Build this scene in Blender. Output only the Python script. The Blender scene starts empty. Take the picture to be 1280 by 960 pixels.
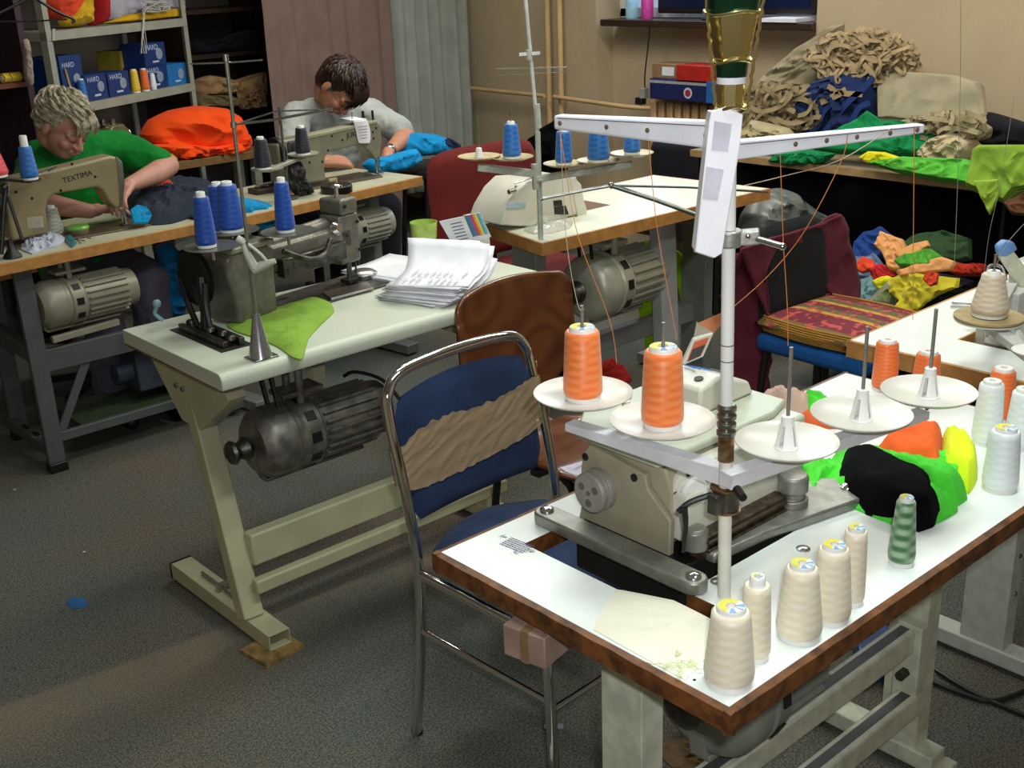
import bpy, math, random
from mathutils import Vector as Vec, Matrix, noise
random.seed(7)
SC = bpy.context.scene
COL = SC.collection
PI = math.pi
def R_(d): return math.radians(d)

# ---------------------------------------------------------------- camera
F_PX, PITCH, ROLL, CAM_H = 1450.0, 0.3517, 0.0381, 1.638
YAW = math.atan2(.659, .752)            # the room's axes are turned against the camera
_fw = Vec((math.sin(YAW)*math.cos(PITCH), math.cos(YAW)*math.cos(PITCH), -math.sin(PITCH)))
_r0 = Vec((math.cos(YAW), -math.sin(YAW), 0))
_d0 = _fw.cross(_r0)
CR = _r0*math.cos(ROLL) + _d0*math.sin(ROLL)
CD = _d0*math.cos(ROLL) - _r0*math.sin(ROLL)
CO = Vec((0, 0, CAM_H))
cd = bpy.data.cameras.new('camera'); cam = bpy.data.objects.new('camera', cd); COL.objects.link(cam)
m = Matrix((CR, -CD, -_fw)).transposed().to_4x4(); m.translation = CO
cam.matrix_world = m
cd.sensor_fit = 'HORIZONTAL'; cd.sensor_width = 36.0; cd.lens = 36.0*F_PX/1280.0; cd.clip_start = .05
SC.camera = cam
# ---------------------------------------------------------------- light and exposure
w = bpy.data.worlds.new('world'); SC.world = w; w.use_nodes = True
w.node_tree.nodes['Background'].inputs[0].default_value = (.55, .68, .9, 1)
w.node_tree.nodes['Background'].inputs[1].default_value = .6
def area(name, loc, aim, sx, sy, power, col=(1, 1, 1)):
    l = bpy.data.lights.new(name, 'AREA'); l.shape = 'RECTANGLE'; l.size = sx; l.size_y = sy; l.energy = power; l.color = col
    o = bpy.data.objects.new(name, l); COL.objects.link(o); o.location = loc
    o.rotation_euler = (Vec(aim)-Vec(loc)).to_track_quat('-Z', 'Y').to_euler(); return o
area('ceiling_light_near', (1.35, .75, 2.72), (1.35, .78, 0), 1.2, .3, 24, (.90, 1, .97))
area('ceiling_light_mid', (2.2, 2.4, 2.72), (2.2, 2.4, 0), 1.2, .3, 15, (.93, 1, .92))
area('ceiling_light_right', (3.5, 2.0, 2.72), (3.9, 2.2, 0), 1.2, .3, 26, (1, .95, .84))
area('ceiling_light_back', (3.1, 3.9, 2.72), (3.2, 4.2, 0), 1.2, .3, 24, (1, .96, .86))
area('window_daylight', (4.88, 3.9, 1.95), (2.5, 3.4, .6), 1.2, 1.1, 20, (.72, .84, 1))
fl = bpy.data.lights.new('camera_flash', 'AREA'); fl.shape = 'DISK'; fl.size = .05; fl.energy = 14; fl.color = (.95, .97, 1)
fo = bpy.data.objects.new('camera_flash', fl); COL.objects.link(fo); fo.location = CO + CR*.05 - CD*.06 ; fo.rotation_euler = cam.matrix_world.to_euler()
SC.view_settings.view_transform = 'Standard'; SC.view_settings.look = 'None'
SC.view_settings.exposure = 0.35; SC.view_settings.gamma = 1.0; SC.view_settings.use_curve_mapping = False

# ---------------------------------------------------------------- where a seen point stands
def ray(x, y): return CR*((x-640)/F_PX) + CD*((y-480)/F_PX) + _fw
def at(x, y, z): v = ray(x, y); return CO + v*((z-CAM_H)/v.z)
def onx(x, y, X): v = ray(x, y); return CO + v*(X/v.x)
def ony(x, y, Y): v = ray(x, y); return CO + v*(Y/v.y)
def onp(x, y, n, c): v = ray(x, y); n = Vec(n); return CO + v*((c-n.dot(CO))/n.dot(v))
def depth(p): return (Vec(p)-CO).dot(_fw)
def proj(p):
    c = Vec(p)-CO; d = c.dot(_fw); return 640+F_PX*c.dot(CR)/d, 480+F_PX*c.dot(CD)/d
def zat(x, y, py):
    lo, hi = -.5, 3
    for i in range(36):
        mid = (lo+hi)/2
        if proj((x, y, mid))[1] > py: lo = mid
        else: hi = mid
    return mid

# ---------------------------------------------------------------- materials
def lin(c):
    if isinstance(c, str): c = [int(c[i:i+2], 16)/255 for i in (0, 2, 4)]
    return tuple((v/12.92 if v <= .04045 else ((v+.055)/1.055)**2.4) for v in c) + (1,)
MATS = {}
def mat(name, col, rough=.5, metal=0, var=.08, scale=30, bump=0, bscale=200, coat=0, alpha=1, trans=0, sheen=0, dark=None, spec=.5):
    if name in MATS: return MATS[name]
    m = bpy.data.materials.new(name); m.use_nodes = True; nt = m.node_tree; N = nt.nodes; L = nt.links
    b = N['Principled BSDF']; c = lin(col)
    b.inputs['Roughness'].default_value = rough; b.inputs['Metallic'].default_value = metal
    b.inputs['Specular IOR Level'].default_value = spec
    if coat: b.inputs['Coat Weight'].default_value = coat
    if alpha < 1: b.inputs['Alpha'].default_value = alpha
    if trans: b.inputs['Transmission Weight'].default_value = trans
    if sheen: b.inputs['Sheen Weight'].default_value = sheen
    tc = N.new('ShaderNodeTexCoord')
    no = N.new('ShaderNodeTexNoise'); no.inputs['Scale'].default_value = scale; no.inputs['Detail'].default_value = 4
    L.new(tc.outputs['Object'], no.inputs['Vector'])
    mx = N.new('ShaderNodeMix'); mx.data_type = 'RGBA'
    d = lin(dark) if dark else tuple(v*(1-2*var) for v in c[:3])+(1,)
    u = c if dark else tuple(min(1, v*(1+var)) for v in c[:3])+(1,)
    mx.inputs[6].default_value = d; mx.inputs[7].default_value = u
    mr = N.new('ShaderNodeMapRange'); mr.inputs[1].default_value = .35; mr.inputs[2].default_value = .65
    L.new(no.outputs['Fac'], mr.inputs[0]); L.new(mr.outputs[0], mx.inputs[0]); L.new(mx.outputs[2], b.inputs['Base Color'])
    if bump:
        n2 = N.new('ShaderNodeTexNoise'); n2.inputs['Scale'].default_value = bscale; n2.inputs['Detail'].default_value = 3
        L.new(tc.outputs['Object'], n2.inputs['Vector'])
        bp = N.new('ShaderNodeBump'); bp.inputs['Strength'].default_value = bump; bp.inputs['Distance'].default_value = .003
        L.new(n2.outputs['Fac'], bp.inputs['Height']); L.new(bp.outputs[0], b.inputs['Normal'])
    MATS[name] = m; return m
def fabric(name, col, var=.1, bump=.5, rough=.9): return mat(name, col, rough, 0, var, 9, bump, 260, sheen=.04, spec=.2)
def yarn(name, col, col2, freq=60, rough=.36, n=3.0):
    """wound thread: crossing diagonal bands round the cone (a look the winding really has)"""
    if name in MATS: return MATS[name]
    m = bpy.data.materials.new(name); m.use_nodes = True; nt = m.node_tree; N = nt.nodes; L = nt.links
    b = N['Principled BSDF']; b.inputs['Roughness'].default_value = rough; b.inputs['Sheen Weight'].default_value = .2
    b.inputs['Anisotropic'].default_value = .6
    tc = N.new('ShaderNodeTexCoord'); sp = N.new('ShaderNodeSeparateXYZ'); L.new(tc.outputs['Object'], sp.inputs[0])
    an = N.new('ShaderNodeMath'); an.operation = 'ARCTAN2'; L.new(sp.outputs[1], an.inputs[0]); L.new(sp.outputs[0], an.inputs[1])
    outs = []
    for s in (1, -1):
        a = N.new('ShaderNodeMath'); a.operation = 'MULTIPLY'; a.inputs[1].default_value = s*n; L.new(an.outputs[0], a.inputs[0])
        z = N.new('ShaderNodeMath'); z.operation = 'MULTIPLY_ADD'; z.inputs[1].default_value = freq*(1 if s > 0 else 1.09)*3; L.new(sp.outputs[2], z.inputs[0]); L.new(a.outputs[0], z.inputs[2])
        si = N.new('ShaderNodeMath'); si.operation = 'SINE'; L.new(z.outputs[0], si.inputs[0]); outs.append(si)
    mu = N.new('ShaderNodeMath'); mu.operation = 'ADD'; L.new(outs[0].outputs[0], mu.inputs[0]); L.new(outs[1].outputs[0], mu.inputs[1])
    mr = N.new('ShaderNodeMapRange'); mr.inputs[1].default_value = -1.2; mr.inputs[2].default_value = 1.2; L.new(mu.outputs[0], mr.inputs[0])
    mx = N.new('ShaderNodeMix'); mx.data_type = 'RGBA'; mx.inputs[6].default_value = lin(col); mx.inputs[7].default_value = lin(col2)
    L.new(mr.outputs[0], mx.inputs[0]); L.new(mx.outputs[2], b.inputs['Base Color'])
    f = N.new('ShaderNodeMath'); f.operation = 'MULTIPLY'; f.inputs[1].default_value = 5200; L.new(sp.outputs[2], f.inputs[0])
    s2 = N.new('ShaderNodeMath'); s2.operation = 'SINE'; L.new(f.outputs[0], s2.inputs[0])
    bp = N.new('ShaderNodeBump'); bp.inputs['Strength'].default_value = .25; bp.inputs['Distance'].default_value = .0006
    L.new(s2.outputs[0], bp.inputs['Height']); L.new(bp.outputs[0], b.inputs['Normal'])
    MATS[name] = m; return m

# ---------------------------------------------------------------- mesh builder
class G:
    def __init__(s): s.v = []; s.f = []; s.mi = []; s.cur = 0
    def add(s, vs, fs):
        o = len(s.v); s.v += [tuple(v) for v in vs]; s.f += [tuple(i+o for i in f) for f in fs]; s.mi += [s.cur]*len(fs); return s
    def box(s, x0, x1, y0, y1, z0, z1, M=None):
        vs = [Vec((x, y, z)) for x in (x0, x1) for y in (y0, y1) for z in (z0, z1)]
        if M: vs = [M @ v for v in vs]
        return s.add(vs, [(0, 1, 3, 2), (4, 6, 7, 5), (0, 4, 5, 1), (2, 3, 7, 6), (0, 2, 6, 4), (1, 5, 7, 3)])
    def beam(s, a, b, w, h, up=(0, 0, 1)):
        a = Vec(a); b = Vec(b); d = (b-a).normalized(); u = Vec(up); sd = d.cross(u)
        if sd.length < 1e-4: sd = d.cross(Vec((0, 1, 0)))
        sd.normalize(); u = sd.cross(d).normalized()
        vs = [p+sd*(w/2*i)+u*(h/2*j) for p in (a, b) for i in (-1, 1) for j in (-1, 1)]
        return s.add(vs, [(0, 1, 3, 2), (4, 6, 7, 5), (0, 4, 5, 1), (2, 3, 7, 6), (0, 2, 6, 4), (1, 5, 7, 3)])
    def lathe(s, prof, o=(0, 0, 0), ax=(0, 0, 1), n=28, cap=True, ph=0):
        o = Vec(o); ax = Vec(ax).normalized(); q = ax.to_track_quat('Z', 'Y'); vs = []; fs = []
        for r, z in prof:
            for k in range(n):
                a = 2*PI*k/n+ph; vs.append(o+q @ Vec((r*math.cos(a), r*math.sin(a), z)))
        for i in range(len(prof)-1):
            for k in range(n): fs.append((i*n+k, i*n+(k+1) % n, (i+1)*n+(k+1) % n, (i+1)*n+k))
        if cap: fs.append(tuple(range(n))[::-1]); fs.append(tuple((len(prof)-1)*n+k for k in range(n)))
        return s.add(vs, fs)
    def cyl(s, a, b, r, r2=None, n=20):
        a = Vec(a); b = Vec(b); d = b-a; return s.lathe([(r, 0), (r if r2 is None else r2, d.length)], a, d, n)
    def tube(s, pts, r, n=8, smooth=0, closed=False):
        P = [Vec(p) for p in pts]
        if smooth: P = curve(P, smooth, closed)
        m_ = len(P); rr = r if isinstance(r, (list, tuple)) else [r]*m_
        if len(rr) != m_: rr = [rr[min(len(rr)-1, int(i*(len(rr)-1)/(m_-1)+.5))] for i in range(m_)]
        t0 = (P[1]-P[0]).normalized(); u = t0.orthogonal().normalized(); vs = []; fs = []
        for i, p in enumerate(P):
            if closed: t = (P[(i+1) % m_]-P[i-1]).normalized()
            else: t = (P[min(i+1, m_-1)]-P[max(i-1, 0)]).normalized()
            u = (u-t*u.dot(t))
            u = u.normalized() if u.length > 1e-6 else t.orthogonal().normalized()
            b = t.cross(u)
            for k in range(n):
                a = 2*PI*k/n; vs.append(p+(u*math.cos(a)+b*math.sin(a))*rr[i])
        for i in range(m_ if closed else m_-1):
            j = (i+1) % m_
            for k in range(n): fs.append((i*n+k, i*n+(k+1) % n, j*n+(k+1) % n, j*n+k))
        if not closed: fs.append(tuple(range(n))[::-1]); fs.append(tuple((m_-1)*n+k for k in range(n)))
        return s.add(vs, fs)
    def prism(s, poly, z0, z1, M=None):
        n = len(poly); vs = [Vec((x, y, z)) for z in (z0, z1) for x, y in poly]
        if M: vs = [M @ v for v in vs]
        return s.add(vs, [tuple(range(n))[::-1], tuple(range(n, 2*n))]+[(k, (k+1) % n, n+(k+1) % n, n+k) for k in range(n)])
    def sph(s, c, r, n=16, M=None):
        if not isinstance(r, (list, tuple)): r = (r, r, r)
        c = Vec(c); h = n//2; vs = []; fs = []
        for i in range(h+1):
            t = PI*i/h
            for k in range(n):
                a = 2*PI*k/n; v = Vec((r[0]*math.sin(t)*math.cos(a), r[1]*math.sin(t)*math.sin(a), r[2]*math.cos(t)))
                if M: v = M @ v
                vs.append(c+v)
        for i in range(h):
            for k in range(n): fs.append((i*n+k, (i+1)*n+k, (i+1)*n+(k+1) % n, i*n+(k+1) % n))
        return s.add(vs, fs)
    def limb(s, pts, rad, n=16):
        P = [Vec(p) for p in pts]
        for p, r in zip(P, rad): s.sph(p, r, n)
        for i in range(len(P)-1):
            if (P[i+1]-P[i]).length > 1e-5: s.cyl(P[i], P[i+1], rad[i], rad[i+1], n)
        return s
    def grid(s, fn, nu, nv, closed_u=False):
        vs = [fn(i/nu, j/nv) for i in range(nu+(0 if closed_u else 1)) for j in range(nv+1)]
        fs = []; m_ = nv+1; tot = nu if closed_u else nu+1
        for i in range(nu):
            for j in range(nv):
                a = i*m_+j; b = ((i+1) % tot)*m_+j; fs.append((a, b, b+1, a+1))
        return s.add(vs, fs)
    def tx(s, M): s.v = [tuple(M @ Vec(v)) for v in s.v]; return s
    def build(s, name, mats, parent=None, bevel=0, ang=40, sub=0, solid=0, remesh=0, seg=2, smooth=True, off=-1, merge=0):
        me = bpy.data.meshes.new(name); me.from_pydata(s.v, [], s.f)
        if not isinstance(mats, (list, tuple)): mats = [mats]
        for m_ in mats: me.materials.append(m_)
        for p, k in zip(me.polygons, s.mi): p.material_index = k
        import bmesh
        bm = bmesh.new(); bm.from_mesh(me)
        bmesh.ops.remove_doubles(bm, verts=bm.verts, dist=merge or 1e-6)
        bmesh.ops.recalc_face_normals(bm, faces=bm.faces)
        bm.to_mesh(me); bm.free()
        if smooth:
            me.polygons.foreach_set('use_smooth', [True]*len(me.polygons))
            if not remesh and not sub: me.set_sharp_from_angle(angle=R_(ang))
        o = bpy.data.objects.new(name, me); COL.objects.link(o)
        if remesh:
            r = o.modifiers.new('remesh', 'REMESH'); r.mode = 'VOXEL'; r.voxel_size = remesh; r.use_smooth_shade = True
            c = o.modifiers.new('smooth', 'SMOOTH'); c.iterations = 5; c.factor = .5
        if solid: q = o.modifiers.new('solid', 'SOLIDIFY'); q.thickness = solid; q.offset = off
        if sub: q = o.modifiers.new('sub', 'SUBSURF'); q.levels = sub; q.render_levels = sub
        if bevel: q = o.modifiers.new('bevel', 'BEVEL'); q.width = bevel; q.segments = seg; q.limit_method = 'ANGLE'; q.angle_limit = R_(35); q.harden_normals = False
        if parent: o.parent = parent
        return o
def curve(P, k, closed=False):
    P = [Vec(p) for p in P]; out = []; n = len(P)
    rng = range(n) if closed else range(n-1)
    for i in rng:
        if closed: a, b, c, d = P[i-1], P[i], P[(i+1) % n], P[(i+2) % n]
        else: a, b, c, d = P[max(i-1, 0)], P[i], P[i+1], P[min(i+2, n-1)]
        for j in range(k):
            t = j/k; out.append(.5*((2*b)+(c-a)*t+(2*a-5*b+4*c-d)*t*t+(3*b-a-3*c+d)*t**3))
    if not closed: out.append(P[-1])
    return out
def rot(x=0, y=0, z=0): return Matrix.Rotation(R_(z), 4, 'Z') @ Matrix.Rotation(R_(y), 4, 'Y') @ Matrix.Rotation(R_(x), 4, 'X')
def T(x, y, z): return Matrix.Translation((x, y, z))
def tag(o, label, cat, group=None, kind=None):
    if label: o['label'] = label
    if cat: o['category'] = cat
    if group: o['group'] = group
    if kind: o['kind'] = kind
    return o
def thing(name, label, cat, loc=(0, 0, 0), rz=0, group=None):
    o = bpy.data.objects.new(name, None); COL.objects.link(o); o.location = loc; o.rotation_euler = (0, 0, R_(rz)); o.empty_display_size = .05
    return tag(o, label, cat, group)
def struct(o): o['kind'] = 'structure'; return o
def text(s, size, loc, xd, up, m_, parent, name='lettering', depth_=.0004, center=True, label=None):
    """flat lettering printed on a face; loc, xd and up in the parent's own frame"""
    cu = bpy.data.curves.new('t', 'FONT'); cu.body = s; cu.size = size; cu.extrude = depth_
    if center: cu.align_x = 'CENTER'; cu.align_y = 'CENTER'
    t = bpy.data.objects.new('t', cu); COL.objects.link(t)
    bpy.context.view_layer.update()
    me = bpy.data.meshes.new_from_object(t.evaluated_get(bpy.context.evaluated_depsgraph_get()))
    bpy.data.objects.remove(t)
    xd = Vec(xd).normalized(); up = Vec(up); nz = xd.cross(up).normalized(); up = nz.cross(xd)
    M = Matrix((xd, up, nz)).transposed().to_4x4(); M.translation = Vec(loc)
    me.transform(M); me.materials.clear(); me.materials.append(m_); me.name = name
    o = bpy.data.objects.new(name, me); COL.objects.link(o)
    if parent: o.parent = parent
    if label: o['label'] = label
    return o
def fbm(p, f, seed=0): return noise.fractal(Vec(p)*f+Vec((seed*7.3, seed*3.1, seed*1.7)), .8, 2.0, 4)
def ridge(p, f, seed=0):
    v = noise.noise(Vec(p)*f+Vec((seed*5.1, seed*2.3, seed*9.7))); return 1-abs(v)*3
def poly(P, k, q=.55):
    """cloth outline: straight runs with only slightly rounded corners"""
    C_ = curve(P, k, True); n = len(P); out = []
    for i, c in enumerate(C_):
        t = (i % k)/k; l = P[i//k].lerp(P[(i//k+1) % n], t); out.append(c.lerp(l, q))
    return out
def fold(p, f, seed=0, sx=1.0):
    """pressed and drooping folds: warped ridges with sharp valleys, plus small creases"""
    p = Vec(p); w_ = Vec((noise.noise(p*f*.5+Vec((seed, 0, 3))), noise.noise(p*f*.5+Vec((7, seed, 1))), noise.noise(p*f*.5+Vec((2, 5, seed)))))
    q = p*f+w_*1.3+Vec((seed*3.7, seed*1.9, seed*5.3)); a = 1-2.6*abs(noise.noise(q)); b = 1-2.6*abs(noise.noise(q*2.3+Vec((9, 1, 4)))); c = noise.noise(q*5)
    return a*.75+b*.38+c*.14-.35
def lump(outline, plane, thick, amp=.02, f=9, seed=0, rings=18, k=6, back=.6, stretch=(1, 1, 1), pw=3.6):
    """crumpled cloth mass: outline standing in a plane of the room, real thickness both ways"""
    n, c = Vec(plane[0]).normalized(), plane[1]
    O_ = [onp(x, y, n, c) for x, y in outline]; O_ = poly(O_, k, .95 if pw >= 9 else .6)
    ce = sum(O_, Vec())/len(O_); sgn = -1 if n.dot(ce-CO) > 0 else 1
    g = G(); m_ = len(O_)
    for side in (1, -1):
        vs = []; fs = []
        for i in range(rings+1):
            s = i/rings; h = thick*(max(0, 1-s**pw))**(.6 if pw < 9 else .3)*(1 if side > 0 else -back)
            for q in O_:
                p = ce+(q-ce)*s; pp = Vec((p.x*stretch[0], p.y*stretch[1], p.z*stretch[2]))
                d = h+(1.9*amp*fold(pp, f, seed)*(min(1, (1-s)*12)) if side > 0 else .4*amp*fold(pp, f*.6, seed)*(1-s))
                vs.append(p+n*sgn*d)
        for i in range(rings):
            for j in range(m_): fs.append((i*m_+j, i*m_+(j+1) % m_, (i+1)*m_+(j+1) % m_, (i+1)*m_+j))
        g.add(vs, fs)
    return g
def flat(outline, z, h, amp=.01, f=14, seed=0, rings=18, k=6, pw=4.0, edge=.004, world=False, zo=0):
    """cloth lying on a level surface: outline on the plane z, heaped to h"""
    O_ = [Vec(q) for q in outline] if world else [at(x, y, z+zo) for x, y in outline]
    O_ = poly(O_, k, .9 if pw >= 6 else .55); ce = sum(O_, Vec())/len(O_); g = G(); m_ = len(O_); vs = []; fs = []
    for i in range(rings+1):
        s = i/rings
        for q in O_:
            p = ce+(q-ce)*s; w_ = min(1, (1-s)*4)
            vs.append(Vec((p.x, p.y, z+edge+h*(1-s**pw)+1.7*amp*fold(p, f, seed)*w_)))
    for i in range(rings):
        for j in range(m_): fs.append((i*m_+j, i*m_+(j+1) % m_, (i+1)*m_+(j+1) % m_, (i+1)*m_+j))
    b = len(vs); vs += [Vec((q.x, q.y, z+.0006)) for q in O_]
    for j in range(m_): fs.append((rings*m_+j, rings*m_+(j+1) % m_, b+(j+1) % m_, b+j))
    fs.append(tuple(range(b, b+m_)))
    for v in vs: v.z = max(v.z, z+.0006)
    g.add(vs, fs); return g
def sheet(c00, c10, c11, c01, bulge=0, amp=.01, f=10, seed=0, n=28, up=(0, 0, 1), rag=.0):
    c00, c10, c11, c01 = map(Vec, (c00, c10, c11, c01)); up = Vec(up)
    def fn(u, v):
        uu = u+rag*noise.noise(Vec((u*5, v*5, seed)))*(abs(u-.5)*2); vv = v+rag*noise.noise(Vec((v*5, u*5, seed+9)))*(abs(v-.5)*2)
        p = c00*(1-uu)*(1-vv)+c10*uu*(1-vv)+c11*uu*vv+c01*(1-uu)*vv
        return p+up*(bulge*math.sin(PI*u)*math.sin(PI*v)+amp*ridge(p, f, seed)+amp*.5*fbm(p, 2*f, seed))
    g = G(); g.grid(fn, n, n); return g

def islands(o):
    """one object for every separate piece of a mesh, all under the same name and parent"""
    me = o.data; par = list(range(len(me.vertices)))
    def find(i):
        while par[i] != i: par[i] = par[par[i]]; i = par[i]
        return i
    for e in me.edges: a, b = find(e.vertices[0]), find(e.vertices[1]); par[a] = b
    grp = {}
    for p in me.polygons: grp.setdefault(find(p.vertices[0]), []).append(p)
    if len(grp) < 2: return [o]
    out = []
    for k, ps in grp.items():
        vm = {}; vs = []; fs = []
        for p in ps:
            for v in p.vertices:
                if v not in vm: vm[v] = len(vs); vs.append(me.vertices[v].co[:])
            fs.append([vm[v] for v in p.vertices])
        m2 = bpy.data.meshes.new(me.name); m2.from_pydata(vs, [], fs)
        for m_ in me.materials: m2.materials.append(m_)
        m2.polygons.foreach_set('use_smooth', [True]*len(fs)); m2.set_sharp_from_angle(angle=R_(40))
        c = o.copy(); c.data = m2; COL.objects.link(c); out.append(c)
    bpy.data.objects.remove(o); return out
def WI(g, name, m_, p, **k): return islands(W(g, name, m_, p, **k))
# ---------------------------------------------------------------- shared materials
WHITE_LAM = mat('white_laminate', 'e6ece8', .32, 0, .02, 14)
OLD_LAM = mat('aged_laminate', 'c2cbb9', .35, 0, .04, 10, .05, 60)
GREY_LAM = mat('grey_laminate', 'c5cab8', .38, 0, .03, 200)
EDGE_BRN = mat('dark_wood_edge', '7a4a22', .45, 0, .2, 40, .2, 90, dark='4a2a12')
EDGE_OAK = mat('oak_edge', 'b98346', .5, 0, .1, 30, .1, 90)
PLY = mat('raw_edge', '9c8560', .7, 0, .2, 60)
CREAM = mat('cream_enamel', 'b9b794', .42, 0, .05, 9, .05, 60)
IVORY = mat('ivory_enamel', 'd6d2bd', .4, 0, .05, 12, .05, 50)
GREYMET = mat('grey_enamel', '6f7470', .5, 0, .06, 12)
DKGREY = mat('dark_grey_enamel', '4f524f', .5, 0, .1, 20)
MACH = mat('machine_greige', 'a39c84', .38, 0, .05, 12, .03, 60)
MACH_W = mat('machine_white', 'cfcdbf', .35, 0, .04, 12)
MACH_G = mat('machine_grey_green', '8a8a77', .4, 0, .08, 16, .1, 90)
HAMMER = mat('hammered_olive', '6c695e', .36, .3, .1, 40, .3, 120)
STEEL = mat('steel', 'b4b5b2', .28, 1, .1, 30)
DSTEEL = mat('oily_steel', '5c5a54', .4, .9, .25, 40, .2, 120)
CHROME = mat('chrome', 'd8d8dc', .08, 1, .03, 10)
RUST = mat('oxidised_steel', 'a08a68', .4, .7, .3, 50, dark='6b4320')
BLACK = mat('black_plastic', '161616', .4)
BLKMET = mat('black_metal', '1e1d1c', .45, .3)
ALU = mat('cast_aluminium', '9a9a92', .45, .7, .12, 30, .2, 120)
WPLAST = mat('white_plastic', 'e4e4e0', .35, 0, .03, 20)
PLATEM = mat('ivory_plastic', 'd3cfc5', .3, 0, .04, 14)
PAPER = mat('white_paper', 'e3e3ea', .75, 0, .03, 20)
NAVY = fabric('navy_upholstery', '20304e', .15)
INK = mat('ink_blue', '3c4668', .7)
INKB = mat('ink_black', '15151a', .7)
LOGOB = mat('logo_blue', '3f78c8', .5)
WALLP = mat('wall_paint', 'b7a587', .8, 0, .04, 2.5, .15, 60)
WALLD = mat('wall_paint_grey', '6f675e', .8, 0, .05, 2.5, .15, 60)

# carpet with blotches and lanes of wear
def carpet():
    m = bpy.data.materials.new('grey_carpet'); m.use_nodes = True; nt = m.node_tree; N = nt.nodes; L = nt.links
    b = N['Principled BSDF']; b.inputs['Roughness'].default_value = .95; b.inputs['Specular IOR Level'].default_value = .15
    tc = N.new('ShaderNodeTexCoord')
    def no(scale, det=3):
        n = N.new('ShaderNodeTexNoise'); n.inputs['Scale'].default_value = scale; n.inputs['Detail'].default_value = det
        L.new(tc.outputs['Object'], n.inputs['Vector']); return n
    def mix(a, bcol, fac, typ='MIX'):
        x = N.new('ShaderNodeMix'); x.data_type = 'RGBA'; x.blend_type = typ
        for s_, v in ((6, a), (7, bcol), (0, fac)):
            if hasattr(v, 'outputs') or hasattr(v, 'is_output'): L.new(v, x.inputs[s_])
            else: x.inputs[s_].default_value = v
        return x.outputs[2]
    def rng(n, a, c):
        r = N.new('ShaderNodeMapRange'); r.inputs[1].default_value = a; r.inputs[2].default_value = c; L.new(n.outputs['Fac'], r.inputs[0]); return r.outputs[0]
    fine = no(210, 2); big = no(1.7, 4); mid = no(60, 3)
    c1 = mix(lin('3c403b'), lin('6d7069'), rng(fine, .36, .64))
    c2 = mix(lin('484138'), lin('7b7062'), rng(fine, .36, .64))
    c3 = mix(c1, c2, rng(big, .42, .66))
    c4 = mix(c3, lin('3c4a46'), rng(mid, .55, .8))
    # a trodden lighter lane along a carpet seam in the lower left
    A, B_ = at(0, 884, 0), at(400, 742, 0); d = (B_-A).normalized(); nn = Vec((d.y, -d.x, 0))
    vm = N.new('ShaderNodeVectorMath'); vm.operation = 'DOT_PRODUCT'; vm.inputs[1].default_value = nn; L.new(tc.outputs['Object'], vm.inputs[0])
    r = N.new('ShaderNodeMapRange'); r.inputs[1].default_value = nn.dot(A)-.012; r.inputs[2].default_value = nn.dot(A)+.012; L.new(vm.outputs['Value'], r.inputs[0])
    r2 = N.new('ShaderNodeMapRange'); r2.inputs[1].default_value = nn.dot(A)+.02; r2.inputs[2].default_value = nn.dot(A)+.34; r2.inputs[3].default_value = .42; r2.inputs[4].default_value = 0; L.new(vm.outputs['Value'], r2.inputs[0])
    mu = N.new('ShaderNodeMath'); mu.operation = 'MULTIPLY'; L.new(r.outputs[0], mu.inputs[0]); L.new(r2.outputs[0], mu.inputs[1])
    m3 = N.new('ShaderNodeMath'); m3.operation = 'MULTIPLY'; L.new(mu.outputs[0], m3.inputs[0]); L.new(rng(big, .3, .6), m3.inputs[1])
    c4 = mix(c4, lin('93826c'), m3.outputs[0])
    L.new(c4, b.inputs['Base Color'])
    bp = N.new('ShaderNodeBump'); bp.inputs['Strength'].default_value = .6; bp.inputs['Distance'].default_value = .004
    L.new(fine.outputs['Fac'], bp.inputs['Height']); L.new(bp.outputs[0], b.inputs['Normal'])
    return m
X0, X1, Y0, Y1, ZC = -1.2, 4.9, -1.6, 6.7, 2.8
g = G().box(X0, X1+.3, Y0, Y1+.1, -.05, 0); struct(g.build('floor', carpet()))
g = G().box(X0, X1+.3, Y0, Y1+.1, ZC, ZC+.05); struct(g.build('ceiling', mat('ceiling_white', 'd8d6cc', .9)))
g = G().box(X0-.1, X0, Y0, Y1, 0, ZC); struct(g.build('wall_front', WALLP))
g = G().box(X0, X1, Y0-.1, Y0, 0, ZC); struct(g.build('wall_right', WALLP))
g = G().box(X0, X1, Y1, Y1+.1, 0, ZC); struct(g.build('wall_left', WALLD))
# the window wall: piers, parapet under the window in a shallow niche, lintel
WY0, WY1 = 3.31, 4.76; SZ = 1.30
g = G()
g.box(X1, X1+.3, Y0, WY0, 0, ZC); g.box(X1, X1+.3, WY1, Y1, 0, ZC)
g.box(X1+.14, X1+.3, WY0, WY1, 0, SZ); g.box(X1+.0, X1+.3, WY0, WY1, 2.4, ZC)
struct(g.build('wall_back', WALLP))
g = G().box(X1-.03, X1+.3, WY0, WY1-.06, SZ-.035, SZ); struct(g.build('window_sill', mat('dark_brown_sill', '33251c', .4), bevel=.004)); bpy.data.objects['window_sill'].name = 'trim_1'
fr = mat('window_frame_white', 'd9d9d6', .4)
g = G()
for y0, y1, z0, z1 in ((WY0, WY1, SZ, SZ+.05), (WY0, WY1, 2.35, 2.4), (WY0, WY0+.05, SZ, 2.4), (WY1-.05, WY1, SZ, 2.4), ((WY0+WY1)/2-.04, (WY0+WY1)/2+.04, SZ, 2.4)):
    g.box(X1+.2, X1+.25, y0, y1, z0, z1)
wn = struct(g.build('window_1', fr, bevel=.004))
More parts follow.
